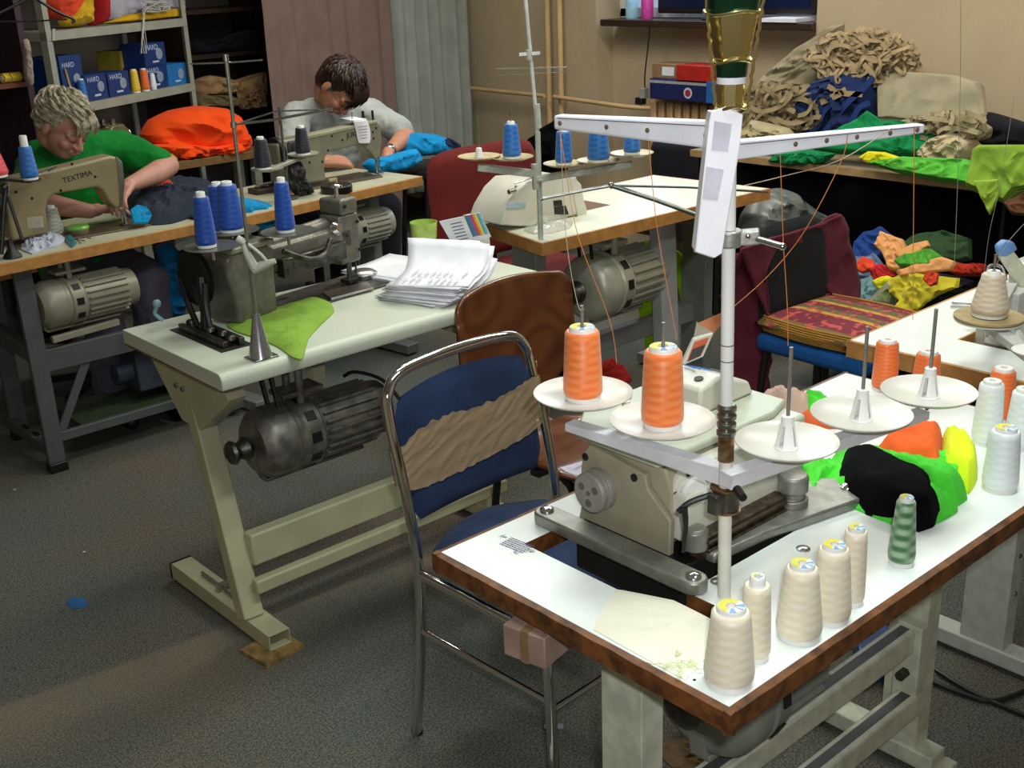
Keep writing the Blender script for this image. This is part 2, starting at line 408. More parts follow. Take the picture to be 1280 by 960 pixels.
gm = bpy.data.materials.new('window_glass'); gm.use_nodes = True; bb = gm.node_tree.nodes['Principled BSDF']; bb.inputs['Transmission Weight'].default_value = 1; bb.inputs['Roughness'].default_value = .02; bb.inputs['IOR'].default_value = 1.05
G().box(X1+.222, X1+.226, WY0+.05, WY1-.05, SZ+.05, 2.35).build('window_pane', gm, wn)
g = G().box(X1-.012, X1, Y0, WY0, 0, .08); g.box(X1-.012, X1, WY1, Y1, 0, .08); struct(g.build('baseboard_back', mat('baseboard_brown', '5a4636', .5)))
g = G().box(X0, X1, Y1-.012, Y1, 0, .08); struct(g.build('baseboard_left', MATS['baseboard_brown']))

# a grey-brown flush door leaf with a frame, left of the pipes
def px_y(x, y, X=X1): return onx(x, y, X).y
# heating pipes
PIPE = mat('pipe_paint', 'c9a877', .45, 0, .06, 10)
def pipe_v(px, py, r, label, z0=0.05, z1=2.75, X=4.84):
    y = onx(px, py, X).y
    o = G().cyl((X, y, z0), (X, y, z1), r, n=14).build('heating_pipe', PIPE); tag(o, label, 'pipe', 'heating pipes on the back wall'); return y
ya = pipe_v(686, 100, .017, 'beige vertical heating pipe on the back wall, left one of the pair')
yb = pipe_v(701, 100, .017, 'beige vertical heating pipe on the back wall, right one of the pair')
zl = onx(640, 115, 4.84).z; zr = onx(750, 127, 4.84).z
o = G().tube([(4.8, 5.95, zl+.01), (4.8, ya+.0, zl)], .012, 10).build('heating_pipe', PIPE); tag(o, 'thin beige horizontal pipe running left from the vertical pipes to the curtain', 'pipe', 'heating pipes on the back wall')
o = G().tube([(4.8, yb+.02, zr+.012), (4.8, 4.7, zr), (4.82, 4.45, zr-.012), (4.9, 4.3, zr-.02)], .012, 10, 4).build('heating_pipe', PIPE); tag(o, 'thin beige horizontal pipe feeding the radiator from the vertical pipes', 'pipe', 'heating pipes on the back wall')

# radiator: a row of ribs joined by headers
rt = thing('radiator', 'old beige ribbed column radiator under the window with boxes on top', 'radiator', (4.93, 3.75, 0))
RAD = mat('radiator_paint', 'c09a6c', .45, 0, .08, 12)
zt = onx(850, 126, 4.86).z
for i in range(22):
    y = 4.30-i*.058-3.75
    g = G(); g.box(-.07, .07, y-.021, y+.021, .22, zt-.01)
    g.sph((0, y, zt-.012), (.07, .021, .018), 12); g.build('rib', RAD, rt, bevel=.015)
G().tube([(0, .56, .28), (0, -.66, .28)], .02).build('header_pipe', RAD, rt)
G().tube([(0, .56, zt-.07), (0, -.66, zt-.07)], .02).build('header_pipe', RAD, rt)
for y in (.45, -.6): G().box(-.05, .05, y-.015, y+.015, 0, .24).build('foot', RAD, rt)

# window board things
def onsill(x): return onx(x, 27, X1+.03)
b = thing('plastic_bottle', 'clear bluish plastic bottle on the left of the window sill', 'bottle', (X1+.06, onsill(785).y, SZ))
G().lathe([(.03, 0), (.034, .01), (.034, .14), (.014, .2), (.014, .22)]).build('bottle_body', mat('blue_clear_plastic', '9fd6ea', .1, alpha=.55), b)
G().lathe([(.015, .215), (.015, .235)]).build('cap', LOGOB, b)
b = thing('plastic_bottle', 'pink and purple bottle beside the blue one on the window sill', 'bottle', (X1+.05, onsill(806).y, SZ))
G().lathe([(.03, 0), (.034, .01), (.034, .12), (.014, .17), (.014, .19)]).build('bottle_body', mat('pink_plastic', 'c1469a', .3), b)
G().lathe([(.015, .185), (.015, .205)]).build('cap', WPLAST, b)
y0 = onsill(812).y; y1 = onsill(1018).y
b = thing('television', 'black television on the window sill, only its lower edge in view', 'television', (X1+.09, (y0+y1)/2, SZ))
hw = (y0-y1)/2-.02
G().box(-.02, .03, -hw, hw, .03, .5).build('screen_housing', BLACK, b, bevel=.008)
G().box(-.022, -.019, -hw+.03, hw-.03, .06, .47).build('screen', mat('dark_screen', '101a38', .12), b)
G().box(-.07, .08, -.16, .16, 0, .012).build('stand_foot', BLKMET, b, bevel=.004); G().box(0, .02, -.04, .04, .01, .08).build('stand_neck', BLKMET, b)
# papers and cable at right of sill
o = G().box(-.05, .11, -.07, .13, 0, .018).build('paper_stack', PAPER); o.location = (X1+.01, onsill(990).y, SZ+.001); tag(o, 'small white paper stack on the right end of the window sill', 'paper')
c = onx(812, 30, X1-.04); c2 = onx(806, 95, X1-.04); c3 = onx(807, 118, X1-.04)
o = G().tube([c, (c.x, c.y+.005, c.z-.08), c2, c3], .004, 6, 5).build('power_cable', BLACK); tag(o, 'thin black cable hanging from the window sill to a plug', 'cable')
q = onx(805, 118, 4.86); b = thing('power_adapter', 'small black and silver power plug at the end of the hanging cable', 'plug', (4.86, q.y, q.z))
G().box(-.02, .02, -.018, .018, -.02, .035).build('adapter_body', mat('silver_plastic', '9b9a93', .4), b, bevel=.003)
G().box(-.02, .02, .0, .05, -.055, -.018).build('plug_body', BLACK, b, bevel=.004)

# ---- curtains in the left corner
def drape(name, p0, p1, z0, z1, m_, label, folds, amp, seed, tilt=0):
    p0 = Vec(p0); p1 = Vec(p1); d = (p1-p0); nrm = Vec((d.y, -d.x, 0)).normalized()
    def fn(u, v):
        ph = sum(math.sin(u*k*2*PI*folds/3+seed*k*1.3)*a for k, a in ((1, .5), (2, .4), (3.3, .5)))
        a = amp*(.55+.45*(1-v))
        p = p0+d*u+nrm*(a*ph)+nrm*(.006*noise.noise(Vec((u*20, v*12, seed))))
        return Vec((p.x, p.y, z0+(z1-z0)*v))
    g = G(); g.grid(fn, 120, 24); o = g.build(name, m_, solid=.004); tag(o, label, 'curtain'); return o
P332 = ony(332, 60, 5.62); P483 = ony(490, 60, 5.72)
drape('curtain', (P332.x, 5.62, 0), (P483.x, 5.72, 0), .12, 2.5, fabric('mauve_curtain_cloth', '7d675d', .05), 'mauve brown curtain hanging behind the seamstress in the grey T-shirt', 7, .02, 1)
a = ony(478, 60, 5.75); e = onx(593, 60, 4.84)
drape('curtain', (a.x, 5.75, 0), (e.x-.02, e.y+.02, 0), .3, 2.5, fabric('grey_curtain_cloth', '949a90', .05), 'pale grey green curtain hanging between the mauve curtain and the back wall', 6, .05, 3)
o = G().tube([(P332.x-.3, 5.68, 2.5), (e.x, 5.72, 2.5)], .012).build('curtain_rail', STEEL); tag(o, 'steel curtain rail above both curtains', 'rail')
# ---------------------------------------------------------------- spools of thread
STK = [mat('sticker_yellow', 'd9cf55', .5), mat('sticker_blue', '7fa9d6', .5), WPLAST]
def cone(name, label, x, ybot, ytop, rb, rt, z0, m_, group=None, core=None, big=True, lab=True, cat='thread cone', P=None, top=None):
    """a cone of thread: pixel centre, bottom and top edge, half widths; stands on z0"""
    if P is None:
        P = at(x, ybot, z0); v = ray(x, ybot).normalized(); e = -v.z
        P = at(x, ybot-rb*e, z0)
    else: z0 = P.z
    d = depth(P+Vec((0, 0, .05))); v = ray(x, (ybot+ytop)/2).normalized(); e = -v.z
    H = zat(P.x, P.y, ytop+rt*.6*e)-z0; RB = rb*d/F_PX; RT = rt*d/F_PX
    t = thing(name, label, cat, (P.x, P.y, z0), 0, group)
    core = core or WPLAST
    c0 = .006 if big else .004
    prof = [(RB*.86, c0), (RB*.97, c0+.004), (RB, c0+.012)]
    for i in range(1, 9): s = i/8; prof.append((RB+(RT-RB)*s+RB*.008*math.sin(PI*s), c0+.012+(H-.012-c0-.014)*s))
    prof += [(RT*.97, H-.006), (RT*.86, H-.003), (RT*.72, H-.004)]
    G().lathe(prof, n=36).build('yarn', m_, t)
    G().lathe([(RB*.9, 0), (RB*.9, c0+.001), (RB*.5, c0+.001)], n=28).build('cone_base', core, t)
    ct = [(RT*.74, H-.012), (RT*.74, H+.001), (RT*.70, H+.003), (RT*.26, H+.003), (RT*.24, H-.01)] if big else [(RT*.62, H-.012), (RT*.6, H+.006), (RT*.5, H+.008), (RT*.25, H+.007), (RT*.22, H-.006)]
    if top: ct = [(RT*.62, H-.012), (RT*.58, H+top), (RT*.5, H+top+.002), (RT*.25, H+top+.001), (RT*.22, H-.006)]
    G().lathe(ct, n=24, cap=False).build('cone_tip', core, t)
    if lab:
        tz = ct[3][1]+.0006; lr = ct[2][0]*.96; g = G(); n = 24
        for k in range(n):
            g.cur = (0 if k < 13 else (1, 2, 1, 1, 2, 2)[k % 6])
            a, b = 2*PI*k/n, 2*PI*(k+1)/n
            g.add([Vec((r*math.cos(q), r*math.sin(q), tz)) for r, q in ((RT*.27, a), (lr, a), (lr, b), (RT*.27, b))], [(0, 1, 2, 3)])
        g.build('paper_label', STK, t)
    return t, H, RT
Y_OR = yarn('orange_thread', 'f07630', 'f68c48', 150)
Y_OR2 = yarn('orange_thread_plain', 'e4641f', 'ea7632', 240)
Y_BE = yarn('cream_thread', 'e9dcc0', 'f1e7d2', 160)
Y_WH = yarn('white_thread', 'e3e9ed', 'ecf1f3', 150)
Y_BL = yarn('blue_thread', '12409c', '1a52ae', 150)
Y_CY = yarn('azure_thread', '1b60ae', '2b76c4', 120)
Y_GR = yarn('green_thread', '3f6e44', '9ab896', 110, n=2.0)
Y_BK = yarn('black_thread', '131320', '26263a', 150)
def W(g, name, m_, parent, **k):
    """part written in room coordinates, stored in its thing's own frame"""
    p = parent; M = Matrix()
    chain = []
    while p: chain.append(p); p = p.parent
    for q in reversed(chain): M = M @ (T(*q.location) @ Matrix.Rotation(q.rotation_euler.z, 4, 'Z'))
    g.tx(M.inverted()); return g.build(name, m_, parent, **k)
def screw(g, p, r=.006, h=.003): g.lathe([(r, 0), (r*.9, h*.6), (r*.5, h)], p, n=12)

# ================================================================ near table
TZ = .76
t = thing('sewing_table', 'nearest white sewing table with thick worn brown edge, cream cones along its side', 'table', (1.54, 1.02, 0), 0, 'sewing machine tables')
x0, x1, y0, y1 = .974, 2.13, .729, 1.32
hx0, hx1, hy0, hy1 = 1.16, 1.50, .955, 1.235
def top_with_hole(x0, x1, y0, y1, hx0, hx1, hy0, hy1, z0, z1):
    g = G()
    vs = []; 
    for z in (z0, z1):
        vs += [Vec((x, y, z)) for x, y in ((x0, y0), (x1, y0), (x1, y1), (x0, y1), (hx0, hy0), (hx1, hy0), (hx1, hy1), (hx0, hy1))]
    fs = []
    for a, b in ((0, 1), (1, 2), (2, 3), (3, 0)):
        fs += [(a+8, b+8, b+12, a+12), (a, b, b+4, a+4)[::-1], (a, b, b+8, a+8), (a+4, b+4, b+12, a+12)[::-1]]
    return g.add(vs, fs)
e = .011
def tiled(xs, ys, holes, z0, z1):
    """slab with a stepped cutout: returns the faces and the cutout walls as two builders"""
    a, w_ = G(), G(); nx, ny = len(xs)-1, len(ys)-1
    for i in range(nx):
        for j in range(ny):
            X, Y = (xs[i], xs[i+1]), (ys[j], ys[j+1])
            if (i, j) in holes:
                continue
            for z in (z0, z1): a.add([(X[0], Y[0], z), (X[1], Y[0], z), (X[1], Y[1], z), (X[0], Y[1], z)], [(0, 1, 2, 3)])
            for di, dj, p, q in ((-1, 0, (X[0], Y[0]), (X[0], Y[1])), (1, 0, (X[1], Y[0]), (X[1], Y[1])), (0, -1, (X[0], Y[0]), (X[1], Y[0])), (0, 1, (X[0], Y[1]), (X[1], Y[1]))):
                n_ = (i+di, j+dj)
                if n_ in holes or not (0 <= n_[0] < nx and 0 <= n_[1] < ny):
                    (w_ if n_ in holes else a).add([(p[0], p[1], z0), (q[0], q[1], z0), (q[0], q[1], z1), (p[0], p[1], z1)], [(0, 1, 2, 3)])
    return a, w_
a_, w_ = tiled([x0+e, 1.095, 1.16, hx1, x1-e], [y0+e, .875, hy0, hy1, y1-e], {(1, 1), (1, 2), (2, 2)}, TZ-.030, TZ)
W(a_, 'tabletop', WHITE_LAM, t); W(w_, 'cutout_edge', EDGE_BRN, t)
g = G()   # brown lipping all round, slightly proud and chewed
n = 40
def lip(ax, ay, bx, by, ox, oy):
    vs = []; fs = []
    for i in range(n+1):
        s = i/n; x = ax+(bx-ax)*s; y = ay+(by-ay)*s; j = .0022*noise.noise(Vec((x*23, y*23, 1)))
        for o_, z in ((0, TZ-.0005), (1, TZ-.0025), (1, TZ-.031+j), (0, TZ-.036+2*j)):
            vs.append(Vec((x+ox*(e*o_+j*o_), y+oy*(e*o_+j*o_), z)))
    for i in range(n):
        for k in range(4): fs.append((i*4+k, i*4+(k+1) % 4, i*4+4+(k+1) % 4, i*4+4+k))
    fs += [(0, 1, 2, 3), (n*4+3, n*4+2, n*4+1, n*4)]
    g.add(vs, fs)
lip(x0+e, y0, x0+e, y1, -1, 0); lip(x0, y0+e, x1, y0+e, 0, -1); lip(x1-e, y0, x1-e, y1, 1, 0); lip(x0, y1-e, x1, y1-e, 0, 1)
W(g, 'edge_lipping', EDGE_BRN, t)
# frame: two H legs and two rails
LEGW = mat('chipped_white_enamel', 'c9cbb6', .45, 0, .1, 25, .1, 60)
def hleg(t, x, yn, w_, ya, yb, m_, zt=.70):
    """folded sheet leg: top plate, U-shaped post (web faces -x), long foot bar"""
    W(G().box(x-.02, x+.03, yn-.05, yn+w_+.06, zt, zt+.02), 'top_plate', m_, t, bevel=.002)
    g = G(); g.box(x-.018, x-.014, yn, yn+w_, .05, zt); g.box(x-.018, x+.030, yn-.004, yn, .05, zt); g.box(x-.018, x+.030, yn+w_, yn+w_+.004, .05, zt)
    W(g, 'leg_post', m_, t, bevel=.001)
    g = G(); g.box(x-.024, x+.034, ya+.03, yb-.03, .014, .055); g.box(x-.024, x+.034, ya, ya+.031, .010, .035); g.box(x-.024, x+.034, yb-.031, yb, .010, .035)
    W(g, 'foot_bar', m_, t, bevel=.004)
    for y in (ya+.02, yb-.02): W(G().cyl((x, y, 0), (x, y, .012), .018), 'rubber_foot', BLACK, t)
hleg(t, 1.10, .975, .075, .90, 1.45, LEGW); hleg(t, 1.95, .975, .075, .90, 1.45, LEGW)
for z, yy in ((.325, 1.0), (.175, .985)):
    W(G().box(1.115, 1.935, yy-.022, yy+.022, z-.026, z+.026), 'rail', LEGW, t, bevel=.004)
    W(G().box(1.13, 1.92, yy-.009, yy+.011, z+.0255, z+.0268), 'rail_groove', DKGREY, t)
W(G().box(1.90, 1.931, .965, 1.02, .15, .36), 'rail_bracket', LEGW, t, bevel=.003)
W(G().cyl((1.90, .992, .25), (1.878, .992, .25), .011, n=6), 'hex_bolt', DSTEEL, t)
g = G()  # pen scribble on leg
for k in range(9):
    z = .60+.008*k; pts = [(1.9315, .982+.009*i+.003*math.sin(i*3+k), z+.006*math.sin(i*2.3+k*1.7)) for i in range(7)]
    g.tube(pts, .0011, 4)
W(g, 'pen_scribble', INKB, t)
# screws in the tabletop
for q in ((960, 667), (1004, 686), (897, 727)):
    p = at(*q, TZ); g = G(); g.lathe([(.011, 0), (.011, .0012), (.008, .003), (.003, .0038)], p, n=20); WI(g, 'dome_screw', STEEL, t)
p = at(868, 850, TZ); g = G(); g.lathe([(.0022, 0), (.0022, .0004)], p, n=10); WI(g, 'screw_hole', BLACK, t)
# stamp printed on the laminate: a crest, lines of letters
st = at(640, 680, TZ)
sd = (at(668, 690, TZ)-at(612, 668, TZ)).normalized(); su = Vec((0, 0, 1)).cross(sd)
def stamp(s, dx, dy, sz): 
    c = t.matrix_basis.inverted() @ (st+sd*dx+su*dy+Vec((0, 0, .0004))); text(s, sz, c, sd, su, INK, t, 'stamp_ink', .0001)
random.seed(3)
g = G()
for r_ in range(6):
    x_ = -.012
    while x_ < .026:
        w_ = random.uniform(.001, .0035); q = st+sd*x_*1.3+su*(.013-.0052*r_)
        g.add([q+sd*a+su*b+Vec((0, 0, .0004)) for a, b in ((0, 0), (w_*1.3, 0), (w_*1.3, .003), (0, .003))], [(0, 1, 2, 3)]); x_ += w_+.0009
for (cx, cy, rr) in ((-.028, .009, .0075), (.040, -.002, .008), (.022, -.018, .008)):
    for k in range(26):
        a = random.uniform(0, 6.28); r1 = random.uniform(0, rr); q = st+sd*(cx+r1*math.cos(a))+su*(cy+r1*math.sin(a))+Vec((0, 0, .0004)); w_ = .0016
        g.add([q+sd*u+su*v for u, v in ((0, 0), (w_, .0004), (w_*.8, w_), (0, w_*.8))], [(0, 1, 2, 3)])
W(g, 'stamp_mark', INK, t, smooth=False)
# motor slung under the top
MOT = mat('motor_light_grey', '8d8f86', .4, .2, .05, 20)
def motor(t, c, L, r, ax=(1, 0, 0), m_=MOT, fins=True, belt=True, zt=.72, both=True):
    """clutch motor: pulley, clutch housing, finned body, end cap, hanger bracket"""
    c = Vec(c); ax = Vec(ax).normalized(); u = Vec((0, 0, 1)); sd = ax.cross(u)
    g = G(); a = c-ax*L/2
    g.lathe([(r*.3, 0), (r*.75, .0), (r*.92, L*.04), (r, L*.09), (r, L*.22), (r*.94, L*.235), (r*.94, L*.26), (r, L*.275), (r, L*.4), (r*.9, L*.42)], a, ax, 36)
    W(g, 'clutch_housing', m_, t)
    g = G(); g.lathe([(r*.82, L*.41), (r*.82, L*.9), (r*.78, L*.97), (r*.5, L), (r*.2, L*1.005)], a, ax, 32)
    if fins:
        for k in range(22):
            q = 2*PI*k/22; d = (u*math.cos(q)+sd*math.sin(q)); g.beam(a+ax*L*.44+d*r*.86, a+ax*L*.86+d*r*.86, r*.06, r*.16, d)
    W(g, 'motor_body', m_, t)
    g = G()
    for k in range(10):
        q = 2*PI*k/10+.2; d = (u*math.cos(q)+sd*math.sin(q)); g.beam(a+ax*L*.30+d*r*1.0, a+ax*L*.37+d*r*1.0, r*.28, r*.04, d)
    WI(g, 'vent_slot', BLACK, t)
    g = G(); g.lathe([(r*.12, -L*.16), (r*.3, -L*.16), (r*.34, -L*.14), (r*.22, -L*.10), (r*.34, -L*.05), (r*.3, -L*.03), (r*.12, 0)], a, ax, 24); W(g, 'pulley', DSTEEL, t)
    g = G(); 
    for s in (-1, 1):
        g.tube([a+ax*L*.33+sd*s*r*.35+u*r*.95, a+ax*L*.33+sd*s*r*.35+u*(r*1.5), (a+ax*L*.33+sd*s*r*.35).to_2d().to_3d()+Vec((0, 0, zt))], r*.12, 8)
    g.beam(a+ax*L*.2+u*r*1.25, a+ax*L*.5+u*r*1.25, r*.8, r*.14)
    W(g, 'hanger_bracket', m_, t, bevel=.003)
    g = G(); q = a+ax*L*.05-u*r*1.05; g.beam(q, q+ax*L*.75, r*.35, r*.1); g.beam(q-u*0, q+u*r*.5-ax*L*.04, r*.3, r*.1, ax); W(g, 'clutch_lever', m_, t, bevel=.002)
    return a
mt = thing('clutch_motor', 'grey round clutch motor hanging under the nearest white table', 'motor', (1.42, 1.03, .55))
motor(mt, (1.40, 1.02, .49), .26, .115, (1, 0, 0), MOT, zt=.722)

# ---- overlock machine sunk in the near table
mc = thing('overlock_machine', 'beige overlock sewing machine with handwheel sunk into the nearest white table', 'sewing machine', (1.36, 1.1, TZ-.03))
AX = 1.22
def yz(x, y, X=AX): q = onx(x, y, X); return q.y, q.z
# main casting, profile in the y-z plane read at the machine's end
prof = [(1.236, .765), (1.232, .86), (1.222, .897), (1.195, .912), (1.10, .912), (1.06, .90), (1.045, .862), (1.045, .80), (1.06, .765)]
Myz = Matrix(((0, 0, 1, 0), (1, 0, 0, 0), (0, 1, 0, 0), (0, 0, 0, 1)))
g = G(); g.prism(prof, AX+.012, 1.50, Myz); W(g, 'machine_body', MACH, mc, bevel=.005, seg=3)
pe = [onx(x, y, AX) for x, y in ((728, 566), (736, 556), (806, 594), (809, 612), (833, 646), (838, 652), (836, 704), (828, 706), (722, 653), (727, 630), (725, 600))]
g = G(); g.prism([(q.y, q.z) for q in pe], AX, AX+.012, Myz); W(g, 'end_cover', mat('machine_olive_grey', '9c967e', .36, 0, .05, 20), mc, bevel=.0025)
g = G()
for q in ((732, 571), (793, 597)): p = onx(*q, AX); g.lathe([(.0065, 0), (.0065, .002), (.004, .003)], p, (-1, 0, 0), n=16)
WI(g, 'cover_screw', BLKMET, mc)
hc = onx(735, 617, AX-.03)
g = G(); g.lathe([(.012, 0), (.031, 0), (.034, .003), (.034, .008), (.029, .012), (.029, .016), (.035, .019), (.035, .03), (.02, .034)], hc, (1, 0, 0), 40); W(g, 'handwheel', mat('handwheel_grey', '8b887e', .4, 0, .05), mc, bevel=.0008)
g = G()
for k in range(3):
    a_ = 2*PI*k/3+.5; g.lathe([(.0065, 0), (.0065, .0012)], hc+Vec((-.0006, .017*math.cos(a_), .017*math.sin(a_))), (1, 0, 0), 16)
g.lathe([(.004, 0), (.004, .0016)], hc+Vec((-.0012, 0, 0)), (1, 0, 0), 12)
WI(g, 'wheel_recess', mat('recess_brown_grey', '5a564c', .5), mc)
# round cap at the back, with its hub
cp = Vec((1.272, 1.05, .858))
g = G(); g.lathe([(.036, 0), (.037, .008), (.034, .016), (.03, .018)], cp, (-.35, -1, .12), 32); W(g, 'round_cap', MACH_W, mc, bevel=.001)
g = G(); g.lathe([(.024, .015), (.024, .026), (.02, .03)], cp, (-.35, -1, .12), 32); W(g, 'cap_boss', WPLAST, mc, bevel=.001)
g = G(); dr = Vec((-.35, -1, .12)).normalized()
for k in range(5):
    a_ = 2*PI*k/5+.4; uu = dr.orthogonal().normalized(); vv = dr.cross(uu); g.lathe([(.0035, .0165), (.0035, .019)], cp+uu*.0295*math.cos(a_)+vv*.0295*math.sin(a_), dr, 10)
WI(g, 'cap_screw', BLKMET, mc)
# lower white panel behind, dark castings, front deck with raised guard
g = G(); g.box(1.235, 1.47, 1.018, 1.05, .785, .865); g.box(1.30, 1.47, 1.03, 1.06, .865, .90); W(g, 'rear_panel', MACH_W, mc, bevel=.004)
g = G(); g.box(1.245, 1.46, .992, 1.022, .762, .80); g.box(1.25, 1.45, .985, .995, .775, .782); g.box(1.25, 1.45, .985, .995, .79, .795); W(g, 'bed_casting', mat('greasy_brown_steel', '55483a', .4, .6, .3, 60, .3, 90), mc, bevel=.002)
g = G(); g.box(1.20, 1.49, 1.0, 1.225, .68, .764); W(g, 'oil_pan', BLKMET, mc, bevel=.004)
deck = [at(x, y, .915) for x, y in ((742, 552), (858, 508), (898, 488), (915, 455), (850, 432), (790, 462))]
dk = [(1.215, 1.06), (1.215, 1.235), (1.30, 1.30), (1.56, 1.30), (1.56, 1.075), (1.50, 1.055)]
g = G(); g.prism(dk, .905, .918); W(g, 'top_deck', mat('machine_pale_green_grey', 'b6bba6', .35, 0, .04), mc, bevel=.004)
g = G(); g.box(1.47, 1.555, 1.03, 1.29, .78, .905); W(g, 'needle_housing', MACH_W, mc, bevel=.006)
g = G(); g.box(1.555, 1.60, 1.06, 1.26, .765, .81); g.box(1.50, 1.62, 1.02, 1.30, .758, .770); W(g, 'cloth_plate', STEEL, mc, bevel=.003)
# tension posts in a row on the deck
for k in range(4):
    x_ = 1.26+k*.026; g = G(); g.lathe([(.009, 0), (.009, .006), (.004, .008), (.004, .02), (.007, .022), (.007, .03)], (x_, 1.175+.02*k, .918), (0, 0, 1), 14); WI(g, 'tension_knob', MACH_W if k % 2 else IVORY, mc)
# the slanted head piece with blue lettering and the upright warning plate, acrylic guard on top
hp = [(1.40, .918), (1.40, .965), (1.45, .975), (1.53, .945), (1.545, .918)]
Mxz = Matrix(((1, 0, 0, 0), (0, 0, -1, 0), (0, 1, 0, 0), (0, 0, 0, 1)))
g = G(); g.prism(hp, -1.235, -1.13, Mxz); W(g, 'head_cover', MACH_W, mc, bevel=.006)
g = G(); g.lathe([(.008, 0), (.008, .0015)], (1.425, 1.155, .971), (-.2, 0, 1), 16); W(g, 'filler_screw', BLKMET, mc)
a1 = at(868, 474, .958); d1 = (at(905, 458, .95)-at(868, 474, .955)).normalized()
c_ = at(889, 469, .952)
c_ = Vec((1.472, 1.195, .9690)); text('JUKI', .036, c_-Vec(mc.location), (.8, 0, -.3), (0, 1, 0), LOGOB, mc, 'blue_lettering', .0006)
wp0 = at(856, 468, .93)
def quadplate(name, pts, th, m_, nrm, bev=.001):
    g = G(); P = [Vec(p) for p in pts]; nn = Vec(nrm).normalized()*th; k = len(P)
    g.add(P+[p+nn for p in P], [tuple(range(k)), tuple(range(k, 2*k))[::-1]]+[(i, (i+1) % k, k+(i+1) % k, k+i) for i in range(k)])
    return W(g, name, m_, mc, bevel=bev)
wn_, wc_ = Vec((.25, -1, 0)).normalized(), None
base = Vec((1.52, 1.22, .96)); nn = Vec((-.62, -.78, .05)).normalized(); cc = nn.dot(base)
WP = [onp(x, y, nn, cc) for x, y in ((851, 458), (867, 424), (892, 417), (879, 446))]
quadplate('warning_plate', WP, .012, MACH_W, -nn)
SP = [onp(x, y, nn, cc)+nn*.0015 for x, y in ((858, 452), (868, 427), (886, 421), (876, 444))]
quadplate('red_sticker', [SP[0], SP[1], SP[2], SP[3]], .001, mat('orange_red_print', 'd0643f', .5), nn, 0)
SP2 = [SP[0].lerp(SP[3], .08), SP[0].lerp(SP[3], .92), SP[1].lerp(SP[2], .92).lerp(SP[3], .38), SP[1].lerp(SP[2], .08).lerp(SP[0], .38)]
quadplate('black_pictogram', [p+nn*.0012 for p in SP2], .0006, mat('grey_black_print', '3c3a3a', .5), nn, 0)
acr = mat('clear_acrylic', 'd8d2b8', .06, alpha=.32)
G1 = [onp(x, y, nn, cc) for x, y in ((867, 423), (871, 402), (893, 416))]
quadplate('clear_guard', G1, .002, acr, -nn, 0)
bq = cc+.02
G2 = [onp(x, y, nn, bq) for x, y in ((873, 404), (903, 391), (905, 400), (893, 416))]
quadplate('guard_flap', G2, .002, mat('orange_acrylic', 'd98a60', .1, alpha=.6), -nn, 0)
# looper levers and chain of thread at the back
g = G(); g.tube([onp(x, y, (.659, .752, 0), 1.48) for x, y in ((848, 640), (862, 628), (890, 618))], .0045, 8, 3); g.tube([onp(x, y, (.659, .752, 0), 1.475) for x, y in ((857, 635), (858, 655), (854, 690))], .003, 8, 3); g.tube([onp(x, y, (.659, .752, 0), 1.475) for x, y in ((853, 632), (856, 655), (858, 665))], .0025, 8, 3); W(g, 'chain_lever', BLKMET, mc)
# cast feet under the machine: bar with bolt ends, rear plate with knob
g = G()
def slab(g, a, b, wd, z0, z1):
    a = Vec(a); b = Vec(b); d = (b-a).normalized(); s = Vec((-d.y, d.x, 0)); pts = []
    for c_, sg in ((a, 1), (b, -1)):
        a0 = math.atan2(s.y*sg, s.x*sg)
        for k in range(9): q = a0+PI*k/8; pts.append((c_.x+wd*math.cos(q), c_.y+wd*math.sin(q)))
    g.prism(pts, z0, z1)
slab(g, (1.172, 1.262, 0), (1.172, .952, 0), .021, TZ+.001, TZ+.022); W(g, 'support_bar', ALU, mc, bevel=.003)
g = G(); g.prism([(1.50, 1.15), (1.62, .985), (1.62, .94), (1.57, .925), (1.37, .965), (1.25, .975), (1.25, .995), (1.37, 1.0), (1.44, 1.10)], TZ+.001, TZ+.018); W(g, 'rear_plate', ALU, mc, bevel=.004)
for q in ((1.172, 1.262, TZ+.022), (1.172, .952, TZ+.022), (1.59, .965, TZ+.018)):
    g = G(); g.lathe([(.012, 0), (.012, .003), (.007, .006), (.002, .007)], q, n=18); W(g, 'bright_bolt', CHROME, mc)
g = G(); g.lathe([(.026, 0), (.026, .012), (.021, .014), (.021, .024), (.025, .026), (.025, .05), (.022, .054), (.01, .056)], (1.475, .995, TZ+.018), n=28); W(g, 'mount_knob', ALU, mc, bevel=.001)
g = G(); g.lathe([(.02, 0), (.02, .03), (.015, .035)], (1.245, 1.01, TZ+.02), n=24); W(g, 'mount_knob', ALU, mc, bevel=.001)

# ---- thread stand
ts = thing('thread_stand', 'tall white thread stand with two top arms and five ivory plates on the near table', 'thread stand', (1.189, .909, TZ))
PB = Vec((1.189, .909, TZ)); PT = onp(913, 132, (.659, .752, 0), PB.to_3d().dot(Vec((.659, .752, 0))))
def pole(z): s = (z-PB.z)/(PT.z-PB.z); return PB.lerp(PT, s)
g = G(); g.cyl(pole(TZ), pole(1.04), .0095, n=20); W(g, 'lower_pole', mat('pole_offwhite', 'd9d8cc', .35, 0, .05, 30), ts)
g = G(); g.cyl(pole(1.03), pole(PT.z), .0088, n=20); W(g, 'upper_pole', WPLAST, ts)
zz = zat(PB.x, PB.y, 545); zt_ = zat(PB.x, PB.y, 505)
g = G(); prof = []
for k in range(4): s = (zt_-zz)/4; prof += [(.0105, zz+s*k), (.0135, zz+s*(k+.3)), (.0135, zz+s*(k+.7)), (.0105, zz+s*(k+.98))]
